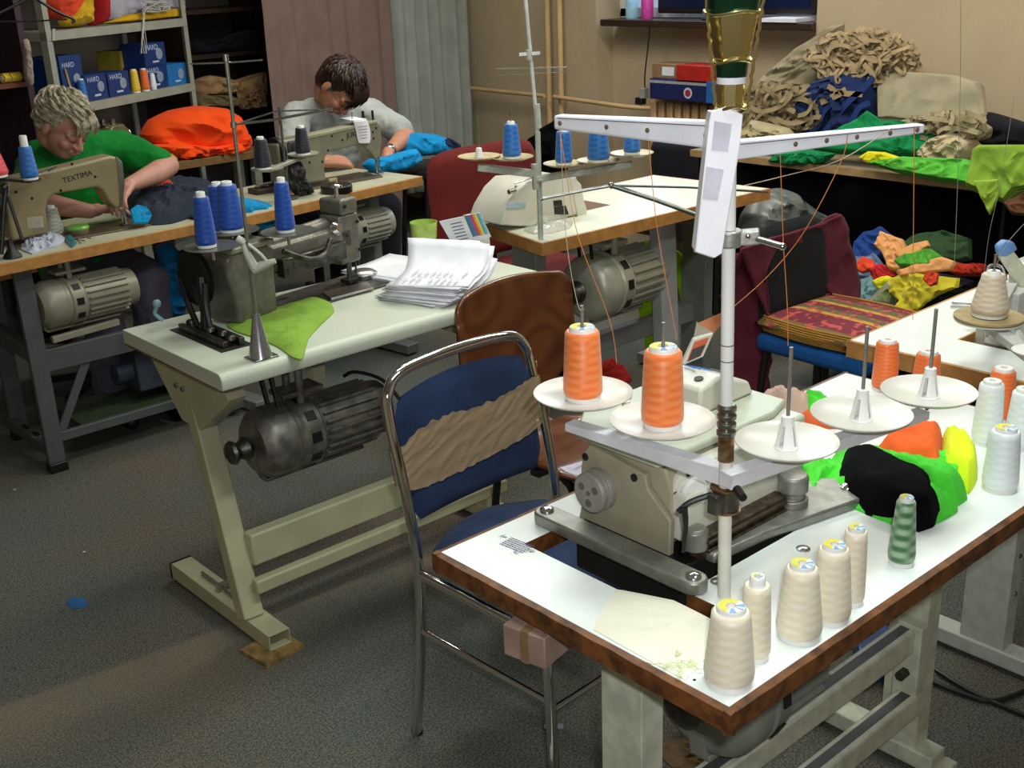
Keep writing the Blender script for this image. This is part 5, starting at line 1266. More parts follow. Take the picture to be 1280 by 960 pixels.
# swing arm of metal tubes
sw = thing('swing_arm', 'jointed steel tube arm reaching over the third table from its stand', 'arm', tuple(p3(675, 245)))
g = G(); g.tube([p3(675, 249), p3(720, 240), p3(764, 232)], .0055, 10); W(g, 'inner_tube', STEEL, sw)
g = G(); g.tube([p3(764, 232), p3(820, 250, -.02), p3(880, 272, -.05)], .0075, 10); W(g, 'outer_tube', mat('grey_tube', '767a74', .3, .6), sw)
g = G(); g.tube([p3(766, 232), p3(860, 234, .04), p3(960, 240, .1)], .004, 8); W(g, 'thin_tube', STEEL, sw)
g = G(); g.sph(p3(764, 232), .011, 14); g.sph(p3(676, 249), .009, 12); WI(g, 'ball_joint', CHROME, sw)
# lime jacket hanging behind the motor
o = lump([(796, 305), (822, 300), (830, 330), (838, 372), (846, 470), (832, 500), (812, 480), (806, 420), (797, 380), (800, 330)], ((0, 1, 0), 2.96), .03, .008, 12, 2).build('hanging_vest', fabric('neon_lime_cloth', 'a9e21c', .07)); tag(o, 'neon lime vest hanging under the third table behind the silver motor', 'garment')
o = lump([(840, 310), (852, 318), (866, 350), (878, 385), (874, 392), (855, 388), (846, 350)], ((0, 1, 0), 2.95), .03, .006, 12, 3).build('hanging_vest', MATS['neon_lime_cloth']); tag(o, 'neon lime cloth hanging right of the grey leg under the third table', 'garment')
# ================================================================ far left row of two tables
Mxz = Matrix(((1, 0, 0, 0), (0, 0, -1, 0), (0, 1, 0, 0), (0, 0, 0, 1)))
OLD = mat('old_cream_laminate', 'b9b79c', .38, 0, .05, 12)
def oak_table(name, label, loc, rz, L, D, zt=.78, th=.04, x0=0):
    t = thing(name, label, 'table', (loc[0], loc[1], 0), rz, 'sewing machine tables'); e = .008
    G().box(x0+e, x0+L-e, e, D-e, zt-th+.002, zt).build('tabletop', OLD, t)
    g = G(); g.box(x0, x0+L, 0, e, zt-th, zt-.0008); g.box(x0, x0+L, D-e, D, zt-th, zt-.0008); g.box(x0, x0+e, e, D-e, zt-th, zt-.0008); g.box(x0+L-e, x0+L, e, D-e, zt-th, zt-.0008); g.build('edge_lipping', EDGE_OAK, t, bevel=.002); return t
f0 = at(0, 330, .78); f1 = at(243, 280, .78); ang1 = math.degrees(math.atan2(f1.y-f0.y, f1.x-f0.x))
t1 = oak_table('sewing_table', 'old sewing table with oak edge where the seamstress in green works', (f0.x-.12, f0.y-.12*math.tan(R_(ang1))), ang1, (f1-f0).length+.16, .50)
G1M = mat('dark_frame_enamel', '55595a', .5, .1, .06, 15)
def L1(p): return (T(*t1.location) @ Matrix.Rotation(t1.rotation_euler.z, 4, 'Z')).inverted() @ Vec(p)
pf_ = at(73, 588, 0); pk_ = at(27, 547, 0)
topf = onx(28, 347, pf_.x); topk = Vec((pk_.x, pk_.y, 0))
for nm, p in (('a', pf_), ('b', pk_)):
    g = G(); g.box(p.x-.03, p.x+.03, p.y-.012, p.y+.012, .03, .738); W(g, 'leg_post', G1M, t1, bevel=.003)
    g = G(); g.box(p.x-.032, p.x+.032, p.y-.022, p.y+.022, 0, .035); W(g, 'rubber_foot', BLACK, t1, bevel=.004)
lx = pf_.x
g = G(); g.box(lx-.02, lx+.02, pf_.y, pk_.y, .05, .09); g.box(lx-.02, lx+.02, pf_.y, pk_.y, .40, .46); WI(g, 'side_rail', G1M, t1, bevel=.003)
g = G()
for y in (.35, .6): g.box(lx-.008, lx+.01, pf_.y+(pk_.y-pf_.y)*y, pf_.y+(pk_.y-pf_.y)*y+.05, .0895, .0912)
WI(g, 'rail_slot', BLACK, t1)
g = G(); g.box(lx, lx+.72, pf_.y-.004, pf_.y+.02, .36, .44); g.box(lx, lx+.72, pf_.y-.0, pf_.y+.02, .10, .135); WI(g, 'long_rail', G1M, t1, bevel=.003)
g = G(); g.beam((lx+.03, pf_.y+.012, .12), (lx+.17, pf_.y+.012, .37), .012, .03); g.box(lx+.68, lx+.74, pf_.y-.01, pf_.y+.03, .03, .738); g.box(lx+.66, lx+.74, pk_.y-.01, pk_.y+.03, .03, .738); WI(g, 'brace', G1M, t1, bevel=.002)
g = G(); g.box(lx+.12, lx+.55, pf_.y+.03, pf_.y+.30, .11, .13); W(g, 'treadle', mat('treadle_green', '35402c', .6), t1, bevel=.003)
g = G(); g.box(lx+.36, lx+.62, pf_.y+.05, pf_.y+.2, .18, .34); g.cyl((lx+.3, pf_.y+.12, .25), (lx+.66, pf_.y+.12, .25), .04); W(g, 'gearbox', mat('dull_blue_box', '3b4250', .5, .2), t1, bevel=.006)
mo1 = thing('clutch_motor', 'greige clutch motor under the table of the seamstress in green', 'motor', (1.6, 3.9, .6))
mm = ony(108, 370, 3.93)
motor(mo1, (mm.x, 3.93, mm.z), .36, .084, (1, .06, 0), mat('motor_greige', '94907f', .4, .1, .05, 20), zt=.738)
g = G(); a = ony(65, 425, 3.88); b = ony(148, 402, 3.90); g.beam(a, b, .02, .022); 
W(g, 'lever_bar', MATS['motor_greige'], mo1, bevel=.002)

def pplate(t, pts, Y, th, name, m_, bevel=.004, zmin=None, seg=2):
    P = [ony(x, y, Y) for x, y in pts]; q = [(p.x, max(p.z, zmin) if zmin else p.z) for p in P]
    g = G(); g.prism(q, -(Y+th), -Y, Mxz); return W(g, name, m_, t, bevel=bevel, seg=seg)
# machine of the first table
Y1M = 3.985
ma = thing('lockstitch_machine', 'brown beige lockstitch machine with black lettering in front of the seamstress in green', 'sewing machine', (1.6, 4.0, .78))
BM = mat('brown_beige_enamel', '8d8062', .35, 0, .05, 20)
pplate(ma, [(8, 228), (20, 222), (60, 214), (138, 195), (146, 196), (152, 205), (155, 228), (152, 258), (146, 262), (138, 254), (128, 238), (122, 234), (68, 243), (61, 250), (58, 262), (62, 292), (16, 302), (8, 260)], Y1M, .085, 'machine_body', BM, .01, .785, 4)
pplate(ma, [(16, 306), (14, 299), (165, 268), (172, 275)], Y1M-.02, .16, 'bed', mat('bed_brown', '6a5a42', .4, .2), .003) if 0 else None
q0 = ony(20, 290, Y1M)
g = G(); g.box(q0.x-.02, q0.x+.46, Y1M-.035, Y1M+.14, .7805, .786); W(g, 'bed_plate', mat('bed_brown', '5d5140', .4, .3), ma, bevel=.002)
pplate(ma, [(146, 196), (153, 203), (156, 230), (153, 259), (150, 259), (149, 230), (147, 205)], Y1M-.004, .09, 'face_plate', STEEL, .001)
p = ony(151, 262, Y1M+.03); g = G(); g.cyl(p, (p.x, p.y, .80), .004); g.cyl(p+Vec((.012, 0, 0)), (p.x+.012, p.y, .79), .005); g.box(p.x-.008, p.x+.02, p.y-.02, p.y+.012, .787, .792); W(g, 'needle_bar', STEEL, ma)
p = ony(0, 250, Y1M+.04); g = G(); g.lathe([(.02, 0), (.062, 0), (.068, .008), (.068, .018), (.05, .024)], (p.x-.03, Y1M+.04, .93), (1, 0, 0), 32); W(g, 'handwheel', BLKMET, ma)
c = ony(99, 220, Y1M-.0012); c2 = ony(120, 214, Y1M-.0012); dz = (c2-ony(78, 226, Y1M-.0012))
text('TEXTIMA', .026, ony(97, 221, Y1M-.0012)-Vec(ma.location), (dz.x, 0, dz.z), (0, 0, 1), INKB, ma, 'black_lettering')
g = G()
for q in ((90, 205), (76, 238), (119, 221), (40, 248), (20, 240)): g.lathe([(.005, 0), (.004, .002)], ony(q[0], q[1], Y1M), (0, -1, 0), 10)
WI(g, 'cover_screw', BLKMET, ma)
pplate(ma, [(33, 272), (54, 270), (55, 284), (35, 286)], Y1M-.001, .001, 'paper_label', mat('label_grey', 'a79f8e', .6), 0)
g = G(); g.tube([ony(10, 222, 3.95), ony(30, 222, 3.94), ony(70, 208, 3.95), ony(60, 214, 3.97)], .0025, 6, 3); W(g, 'thread_wire', STEEL, ma)
# spools: red and blue cones on a black two legged stand
bs = thing('spool_stand', 'black spool stand carrying the red and the blue white topped cone', 'stand', (1.2, 3.9, .78))
pb = ony(38, 225, 3.90); pr_ = ony(-4, 222, 3.90)
g = G()
for p in (pb, pr_): g.lathe([(.004, 0), (.03, .001), (.034, .005)], p-Vec((0, 0, .004)), n=24)
g.beam(pr_-Vec((0, 0, .006)), pb-Vec((0, 0, .006)), .012, .008); W(g, 'spool_arm', BLACK, bs)
g = G(); q = ony(8, 232, 3.90); g.tube([q, ony(5, 262, 3.90), ony(2, 318, 3.86)], .007, 8); g.tube([ony(10, 245, 3.90), ony(28, 300, 3.86)], .006, 8); g.tube([q, ony(4, 235, 3.9)], .01, 8); W(g, 'stand_leg', BLACK, bs)
g = G(); bb_ = at(16, 322, .78); g.lathe([(.03, 0), (.028, .008), (.012, .03), (.008, .06)], bb_, n=20); WI(g, 'foot_cone', BLACK, bs)
cone('thread_cone', 'bright blue spool with a bare white top beside the machine of the seamstress in green', 41, 225, 181, 11, 8, 0, Y_CY, None, lab=False, P=pb+Vec((0, 0, .002)), top=.03)
cone('thread_cone', 'coral red spool cut by the left frame edge', -4, 222, 182, 15, 8, 0, yarn('coral_thread', 'e0404e', 'ee5a60', 150), None, lab=False, P=pr_+Vec((0, 0, .002)))
cone('thread_cone', 'small off white thread cone on the table beside the green dish', 69, 295, 258, 11, 8, .78, yarn('offwhite_thread', '9b9a8c', 'b5b4a6', 150), None, lab=False, top=.004)
p = at(99, 294, .78); o = thing('pin_dish', 'small round green lidded dish in front of the machine of the seamstress in green', 'dish', tuple(p))
G().lathe([(.030, 0), (.034, .004), (.036, .022)], n=28).build('dish_body', mat('dish_brown_pink', '7b6456', .5), o); G().lathe([(.036, .022), (.038, .024), (.038, .030), (.034, .034), (.002, .036)], n=28).build('dish_lid', mat('dish_green', '6fae4a', .3), o)
o = flat([(26, 312), (30, 300), (45, 292), (70, 294), (84, 300), (72, 308), (55, 312), (40, 318)], .78, .012, .012, 45, 6).build('white_scraps', fabric('white_scrap', 'b9bccb')); tag(o, 'small pile of white fabric scraps on the table of the seamstress in green', 'cloth scraps', kind='stuff')
o = flat([(80, 300), (88, 296), (96, 304), (90, 310)], .78, .01, .003, 40, 3).build('teal_clip', mat('teal_plastic', '1f6a70', .4)); tag(o, 'small teal clip lying beside the white scraps', 'clip')
g = G(); random.seed(8)
for k in range(8): x_, y_ = random.uniform(92, 118), random.uniform(293, 303); g.tube([at(x_, y_, .783), at(x_+random.uniform(3, 8), y_+random.uniform(-3, 3), .783)], .0015, 5)
o = g.build('thread_ends', BLACK); tag(o, 'black thread ends scattered near the green dish', 'thread ends', kind='stuff')
# dark garment with azure pocket being sewn
o = flat([(152, 262), (165, 245), (190, 232), (225, 228), (262, 228), (275, 244), (262, 262), (240, 272), (215, 280), (190, 282), (165, 276)], .78, .05, .012, 15, 9, rings=16).build('dark_garment', fabric('dark_slate_cloth', '232c3a', .1)); tag(o, 'dark slate work garment under the hands of the seamstress in green', 'garment')
o = lump([(162, 263), (171, 256), (183, 258), (190, 269), (185, 279), (167, 280)], ((0, .8, -.6), .8*3.93-.6*.80), .006, .003, 30, 4, pw=12).build('azure_pocket', fabric('azure_cloth', '0f84b8', .08)); tag(o, 'azure blue pocket piece on the front of the dark garment', 'garment')
# azure cloth hanging between the two tables
o = lump([(240, 262), (270, 244), (300, 246), (330, 252), (350, 262), (345, 284), (318, 288), (300, 286), (268, 290), (246, 284)], ((0, 1, 0), 3.93), .06, .010, 14, 6).build('azure_trousers', MATS['azure_cloth']); tag(o, 'azure blue work trousers lying between the two old oak edged tables', 'garment')
o = lump([(196, 310), (212, 303), (228, 320), (236, 360), (228, 395), (208, 392), (200, 350)], ((0, 1, 0), 4.12), .05, .010, 14, 16).build('azure_cloth_hanging', fabric('deep_azure_cloth', '0d5f92', .15)); tag(o, 'deep blue cloth hanging under the table right of the grey trousers', 'garment')

# second table of the row
g0 = at(370, 256, .78); g1 = at(528, 220, .78); ang2 = math.degrees(math.atan2(g1.y-g0.y, g1.x-g0.x)); dv = (g1-g0).normalized()
st_ = g0-dv*.33
t1b = oak_table('sewing_table', 'cream sewing table with oak edge where the seamstress in grey works', (st_.x, st_.y), ang2, (g1-st_).length, .50)
for x in (.06, .9):
    G().box(x, x+.05, .2, .3, .05, .738).build('leg_post', GREYMET, t1b, bevel=.003); G().box(x-.01, x+.06, .02, .48, .01, .05).build('foot_bar', GREYMET, t1b, bevel=.003)
G().box(.1, .9, .24, .27, .2, .27).build('rail', GREYMET, t1b, bevel=.003)
mo2 = thing('clutch_motor', 'pale grey clutch motor under the table of the seamstress in grey', 'motor', (2.7, 4.1, .6))
mm = ony(452, 284, 4.05)
motor(mo2, (mm.x, 4.05, mm.z), .30, .08, (1, .1, 0), mat('motor_pale', 'a3a293', .4, .1, .05, 20), zt=.738)
Y2M = 4.10
mb = thing('lockstitch_machine', 'greige lockstitch machine with a paper tag over its arm before the seamstress in grey', 'sewing machine', (2.8, 4.15, .78))
GM2 = mat('greige_enamel', '7d7c68', .35, 0, .05, 20)
pplate(mb, [(346, 182), (352, 176), (385, 170), (472, 151), (477, 156), (478, 178), (476, 196), (470, 200), (463, 190), (455, 184), (446, 182), (412, 190), (407, 196), (406, 212), (409, 226), (372, 232), (352, 232)], Y2M, .085, 'machine_body', GM2, .009, .785, 4)
pplate(mb, [(385, 169.5), (472, 150.5), (472, 154), (385, 174)], Y2M-.003, .05, 'arm_rib', mat('rib_pale', '9a9a84', .35), .002)
q0 = ony(356, 228, Y2M); g = G(); g.box(q0.x, q0.x+.46, Y2M-.035, Y2M+.14, .7805, .786); W(g, 'bed_plate', MATS['bed_brown'], mb, bevel=.002)
p = ony(473, 196, Y2M+.03); g = G(); g.cyl(p, (p.x, p.y, .80), .004); g.cyl(p+Vec((-.014, 0, 0)), (p.x-.014, p.y, .79), .005); g.box(p.x-.02, p.x+.008, p.y-.02, p.y+.012, .787, .792); W(g, 'needle_bar', STEEL, mb)
q = ony(348, 190, Y2M+.04); g = G(); g.lathe([(.02, 0), (.055, 0), (.06, .006), (.06, .018), (.045, .022)], (q.x-.02, q.y, q.z), (1, .1, 0), 32); W(g, 'handwheel', BLKMET, mb)
q = ony(362, 188, Y2M+.02); g = G(); g.lathe([(.025, 0), (.03, .01), (.03, .09), (.024, .1)], q-Vec((.0, 0, .06)), (0, 0, 1), 20); W(g, 'belt_guard', BLACK, mb)
q = ony(442, 168, Y2M-.0015); dq = ony(450, 166, Y2M)-ony(432, 170, Y2M); text('JUKI', .03, ony(440, 168.5, Y2M-.0012)-Vec(mb.location), (dq.x, 0, dq.z), (0, 0, 1), INKB, mb, 'black_lettering')
g = G()
for q in ((415, 170), (428, 175), (410, 188), (466, 165), (470, 160), (467, 173), (387, 203), (403, 202)): g.lathe([(.005, 0), (.004, .002)], ony(q[0], q[1], Y2M), (0, -1, 0), 10)
WI(g, 'cover_screw', BLKMET, mb)
g = G(); q = ony(454, 148, Y2M+.03); g.cyl(q, q+Vec((0, 0, .03)), .006); q = ony(466, 147, Y2M+.03); g.cyl(q-Vec((0, 0, .01)), q+Vec((0, 0, .03)), .005); g.cyl(ony(440, 155, Y2M+.03), ony(440, 140, Y2M+.03), .0015); WI(g, 'thread_post', BLKMET, mb)
# paper tag hung over the arm
tg = thing('paper_tag', 'white printed paper tag draped over the arm of the greige machine', 'paper', tuple(ony(452, 165, Y2M-.01)))
A = [ony(x, y, Y2M-.006) for x, y in ((441, 151), (444, 160), (446, 170), (448, 180))]; B = [ony(x, y, Y2M-.01) for x, y in ((459, 149), (462, 158), (464, 168), (463, 180))]
g = G(); g.grid(lambda u, v: A[min(3, int(u*3+.5))].lerp(B[min(3, int(u*3+.5))], v)+Vec((0, -.006*math.sin(v*PI), 0)), 3, 6); W(g, 'tag_front', PAPER, tg, solid=.0006, sub=1)
g = G(); g.box(0, 0, 0, 0, 0, 0) if 0 else None
P = [ony(441, 151, Y2M-.006), ony(459, 149, Y2M-.01), ony(459, 149, Y2M-.01)+Vec((0, .1, .004)), ony(441, 151, Y2M-.006)+Vec((0, .1, .004))]; g.add(P, [(0, 1, 2, 3)]); W(g, 'tag_top', PAPER, tg, solid=.0006)
for k in range(5):
    y_ = 158+k*3.6; P = [ony(x, y, Y2M-.0165) for x, y in ((447+k*.5, y_), (459, y_-1), (459, y_-.2), (447+k*.5, y_+.8))]; g = G(); g.add(P, [(0, 1, 2, 3)]); W(g, 'printed_line', mat('print_grey', '9a9aa6', .6), tg)
# black tin with ivory crank at the table edge
p = at(421, 240, .78); o = thing('bobbin_winder', 'flat round black tin with small ivory knob at the edge of the cream table', 'tin', tuple(p))
G().lathe([(.062, 0), (.064, .003), (.064, .026), (.06, .03), (.002, .03)], n=36).build('tin_body', BLACK, o)
g = G(); g.cyl((0, 0, .03), (0, 0, .055), .006); g.beam((.004, 0, .052), (-.035, -.004, .052), .012, .01); g.build('ivory_knob', mat('ivory_knob_plastic', 'b6ab84', .4), o)
# black cones on a twin plate holder in front of the handwheel
hs = thing('spool_holder', 'grey twin plate spool holder with black cones left of the greige machine', 'spool holder', (2.4, 3.97, .78))
pa2 = ony(334, 211, 3.96); pb2 = ony(379, 193, 3.99)
g = G()
for p in (pa2, pb2): g.lathe([(.006, 0), (.05, .001), (.062, .007), (.062, .011), (.05, .006), (.006, .004)], p-Vec((0, 0, .006)), n=32, cap=False)
WI(g, 'plate', mat('plate_pale_grey', '9b9a8c', .4), hs)
g = G(); g.beam(pa2-Vec((0, 0, .008)), pb2-Vec((0, 0, .008)), .03, .014); W(g, 'holder_arm', MATS['plate_pale_grey'], hs, bevel=.003)
g = G(); g.cyl(((pa2.x+pb2.x)/2, 3.98, .78), ((pa2.x+pb2.x)/2, 3.98, pa2.z+.22), .005); g.lathe([(.04, 0), (.04, .01)], ((pa2.x+pb2.x)/2, 3.98, .7802)); W(g, 'post', DKGREY, hs)
cone('thread_cone', 'black thread cone on the left plate, before the orange fabric heap', 329, 207, 172, 11, 8, 0, Y_BK, 'black cones by the greige machine', lab=False, P=pa2-CR*.015, top=.004)
cone('thread_cone', 'black thread cone on the right plate, leaning in front of the grey T-shirt', 378, 192, 158, 10, 7, 0, Y_BK, 'black cones by the greige machine', lab=False, P=pb2, top=.004)
g = lump([(360, 205), (376, 202), (383, 225), (392, 241), (372, 246), (362, 235)], ((0, 1, 0), 3.99), .02, .008, 30, 3); o = g.build('black_net_bag', mat('black_net', '1b1a1e', .5)); tag(o, 'crumpled black net bag on the cream table under the spool holder', 'bag')
o = thing('wire_tray', 'dark tray with tools at the left end of the cream table', 'tray', tuple(at(332, 240, .78)))
G().box(-.06, .07, -.04, .04, .0005, .02).build('tray_body', mat('tray_brown', '4a3a30', .5), o, bevel=.004)
g = G(); g.cyl((-.04, 0, .025), (.05, .01, .028), .008); g.cyl((-.03, .02, .028), (.0, -.02, .03), .005); g.build('tool', STEEL, o)
# azure cloth being sewn by the second seamstress, running off the right of the table
o = lump([(452, 206), (462, 198), (480, 196), (500, 190), (520, 186), (528, 200), (505, 212), (480, 218), (462, 215)], ((0, 1, 0), 4.22), .05, .008, 16, 4).build('azure_garment', fabric('bright_azure_cloth', '0e86c0', .08)); tag(o, 'azure garment under the needle of the seamstress in grey', 'garment')
o = lump([(500, 178), (515, 166), (545, 168), (570, 178), (576, 188), (548, 193), (512, 196), (500, 192)], ((0, 1, 0), 4.55), .07, .008, 14, 24).build('azure_garment', MATS['bright_azure_cloth']); tag(o, 'azure garment heap with navy end beside the elbow of the seamstress in grey', 'garment')
o = lump([(552, 180), (560, 172), (574, 180), (576, 188), (562, 190)], ((0, 1, 0), 4.50), .03, .004, 20, 5).build('navy_cuff', fabric('navy_cloth', '16233f')); tag(o, 'navy corner of cloth at the right end of the azure heap', 'garment')
# support stool for that heap
o = thing('stool', 'dark stool carrying the azure heap beside the cream table', 'stool', (3.55, 4.62, 0))
G().lathe([(.17, .64), (.18, .65), (.18, .68), (.16, .69)], n=28).build('seat', BLACK, o)
for k in range(4): a = PI/4+k*PI/2; G().cyl((.12*math.cos(a), .12*math.sin(a), .64), (.17*math.cos(a), .17*math.sin(a), 0), .012).build('leg', BLKMET, o)

# ================================================================ grey shelving
pz = 1.085
sa = at(100, 130, pz); sb = at(243, 103, pz); ax = Vec((sb.x-sa.x, sb.y-sa.y, 0)); an = math.degrees(math.atan2(ax.y, ax.x)); axn = ax.normalized(); ayn = Vec((-axn.y, axn.x, 0))
RP = Vec((sb.x, sb.y, 0)); ncs = ayn.dot(RP)
LPp = onp(60, 60, ayn, ncs); LPp.z = 0; Lw = (RP-LPp).length
sh = thing('shelving_unit', 'grey metal shelving unit holding blue boxes and folded bright clothes', 'shelves', tuple(LPp), an)
def ls(p): return (T(*sh.location) @ Matrix.Rotation(sh.rotation_euler.z, 4, 'Z')).inverted() @ Vec(p)
SHM = mat('shelf_enamel', '9a9a8a', .5, 0, .06, 12)
zs2 = ls(onp(240, 106, ayn, ncs)).z-.0; zs1 = ls(onp(228, 24, ayn, ncs)).z
zs2 = onp(240, 104, ayn, ncs).z; zs1 = onp(226, 22, ayn, ncs).z; zs1b = onp(70, 40, ayn, ncs).z; zs2b = onp(110, 127, ayn, ncs).z
g = G()
for x0_ in (0, Lw):
    for y0_ in (0, .38):
        w_ = .035 if x0_ == 0 else -.035
        p0, p1 = sorted((x0_, x0_+w_)); g = G(); g.box(p0, p1, y0_-.001, y0_+.002, 0, 2.1); q0_, q1_ = sorted((x0_, x0_+(.002 if w_ > 0 else -.002))); g.box(q0_, q1_, y0_, y0_+.035, 0, 2.1)
        for k in range(30): g.lathe([(.004, 0), (.004, .0006)], ((p0+p1)/2, y0_-.001, .2+.06*k), (0, -1, 0), 6)
        g.build('upright', SHM, sh)
for z in (.3, .72, zs2, (zs1+zs1b)/2, 1.85):
    G().box(.0, Lw, -.003, .40, z-.04, z).build('shelf_board', SHM, sh, bevel=.002)
zT = (zs1+zs1b)/2
def shp(x, y, off=.05): return ls(onp(x, y, ayn, ncs+off))
mat('box_white_ink', 'b9c4d8', .6)
BB = mat('blue_box', '12306a', .5); BBL = mat('blue_box_light', '1f6fb4', .5)
def sbox(x0, x1, yt, yb, label, m_=None, txt='HARD', dz=0, d=.14, off=.03, grp='blue thread boxes on the grey shelf'):
    a = shp(x0, yb, off); b = shp(x1, yb, off); c = shp((x0+x1)/2, yt, off)
    z0 = zs2+.001+dz; z1 = max(z0+.04, c.z)
    t = thing('thread_box', label, 'box', tuple((T(*sh.location) @ Matrix.Rotation(sh.rotation_euler.z, 4, 'Z')) @ Vec(((a.x+b.x)/2, off, z0))), an, grp)
    w_ = (b.x-a.x)/2-.002; h = z1-z0
    G().box(-w_, w_, 0, d, 0, h).build('carton', m_ or BB, t, bevel=.0015)
    if txt: text(txt, w_*.42, (-w_*.25, -.0006, h*.8), (1, 0, 0), (0, 0, 1), mat('box_white_ink', 'b9c4d8', .6), t, 'white_lettering', .0003)
    G().lathe([(w_*.32, 0), (w_*.32, .0006)], (w_*.4, 0, h*.5), (0, -1, 0), 20).build('oval_badge', mat('badge_grey', '8a95a8', .6), t)
    G().box(-w_*.3, w_*.3, -.0007, 0, h*.14, h*.22).build('printed_line', MATS['box_white_ink'], t)
    return t, z1-zs2
sbox(66, 78, 72, 116, 'dark blue thread box at the left end, half hidden by the shelf post', txt=None)
sbox(79, 107, 68, 112, 'tall blue thread box, second from the left', off=.05)
sbox(109, 136, 92, 119, 'small blue thread box left of centre on the shelf')
sbox(137, 164, 89, 116, 'small blue thread box just left of the yellow spool')
_, h_ = sbox(184, 210, 82, 110, 'blue thread box under another one, right of the orange spool')
sbox(182, 209, 53, 82, 'blue thread box stacked on top of the one right of the orange spool', dz=h_)
sbox(211, 235, 79, 104, 'light blue box at the right end of the shelf', m_=BBL, txt=None)
sbox(152, 177, 62, 86, 'yellow green box standing behind the yellow spool', m_=mat('mustard_box', '9a8c2e', .6), txt=None, off=.16, dz=.0)
for x, yb, yt, m_, lb in ((171, 112, 87, yarn('yellow_thread', 'd8b31a', 'e8c832', 150), 'yellow spool between the blue boxes on the grey shelf'), (183, 110, 86, yarn('shelf_orange_thread', 'd8601a', 'e8762c', 150), 'orange spool between the blue boxes on the grey shelf'), (105, 120, 99, Y_CY, 'small azure spool in front of the tall blue box'), (193, 108, 92, Y_WH, 'small white spool beside the orange one on the grey shelf')):
    P = (T(*sh.location) @ Matrix.Rotation(sh.rotation_euler.z, 4, 'Z')) @ Vec((shp(x, yb, .02).x, .025, zs2+.001)); w_ = 5.8 if x != 193 else 4
    cone('thread_spool', lb, x, yb, yt, w_, w_*.8, 0, m_, 'spools on the grey shelf', lab=False, P=P, cat='spool', big=True)
g = G(); a = shp(92, 120, .01); g.beam((a.x, .012, zs2+.001), (a.x-.02, .02, zs2+.16), .018, .008); o = g.build('wood_stick', mat('pale_wood', 'a58c66', .6)); o.matrix_world = T(*sh.location) @ Matrix.Rotation(sh.rotation_euler.z, 4, 'Z'); tag(o, 'short pale wooden stick leaning on the tall blue box', 'stick')
# cloths on the upper shelf
nS = (ayn, ncs+.12)
def sl(outl, m_, label, off=.12, th=.09, seed=1, amp=.008, f=14, nm='folded_clothes', cat='clothes'):
    g = lump(outl, (ayn, ncs+off), th, amp, f, seed)
    for i, v in enumerate(g.v):
        if v[2] < zT+.001: g.v[i] = (v[0], v[1], zT+.001)
    o = g.build(nm, m_); tag(o, label, cat); return o
sl([(48, -20), (100, -25), (104, 8), (92, 22), (70, 26), (55, 20), (46, 5)], fabric('shelf_orange', 'd9482a', .15), 'crumpled orange clothes at the left of the upper shelf')
sl([(82, 18), (95, -20), (108, -20), (112, 26), (96, 33), (78, 34), (72, 26)], fabric('shelf_yellow', 'c9a022', .12), 'yellow cloth below the orange clothes on the upper shelf', .08, .06, 3)
sl([(112, -20), (122, -20), (124, 28), (118, 31), (113, 31)], fabric('shelf_red', 'a81f24', .12), 'narrow red folded cloth on the upper shelf', .1, .08, 5, .003)
sl([(124, -10), (150, -20), (215, -20), (224, 6), (220, 16), (175, 20), (126, 26)], fabric('shelf_lilac_white', 'a9a6b2', .12), 'heap of lilac white cloth on the upper shelf', .16, .1, 6, .012, 12)
sl([(160, 18), (225, 10), (226, 20), (162, 27), (128, 29), (140, 25)], fabric('shelf_mustard', 'd0a31c', .1), 'thin mustard yellow cloth along the edge of the upper shelf', .05, .03, 7, .003)
g = G(); random.seed(5)
M_ = T(*sh.location) @ Matrix.Rotation(sh.rotation_euler.z, 4, 'Z')
for k in range(5):
    pts = [onp(178+k*.8+2*math.sin(i*.9+k), 12+i*11, ayn, ncs-.012) for i in range(6)]; g.tube(pts, .0022, 5, 3)
for k in range(7): pts = [onp(182+random.uniform(-4, 30), random.uniform(2, 14), ayn, ncs-.02+random.uniform(0, .02)) for i in range(5)]; g.tube(pts, .003, 5, 4)
o = g.build('white_yarn', fabric('white_yarn_cloth', 'b9b7ae')); tag(o, 'tangle of white yarn hanging down from the upper shelf', 'yarn', kind='stuff')
g = G()
for k in range(3): g.tube([onp(66+k*1.2, 36+i*5, ayn, ncs-.008) for i in range(4)], .003, 5, 3)
o = g.build('white_tape', MATS['white_yarn_cloth']); tag(o, 'short white tape hanging at the left post of the shelf', 'tape')
# dark machine head and clutter below the boxes
o = thing('spare_machine_head', 'dim spare sewing machine head standing below the blue boxes', 'sewing machine', tuple(onp(140, 185, ayn, ncs-.02).to_2d().to_3d()+Vec((0, 0, .782))), 20)
g = G(); g.prism([(-.09, 0), (-.09, .13), (-.02, .19), (.05, .19), (.09, .14), (.09, 0), (.05, 0), (.04, .1), (-.04, .1), (-.05, 0)], -.05, .05, Mxz); g.build('machine_body', mat('dull_brass_body', '6d6648', .4, .2), o, bevel=.008)
g = G(); g.lathe([(.03, 0), (.035, .01), (.03, .02)], (.09, 0, .13), (1, 0, 0)); g.cyl((-.03, 0, .19), (-.03, 0, .22), .01); g.cyl((.02, -.01, .19), (.02, -.01, .215), .012); islands(g.build('knob', STEEL, o))
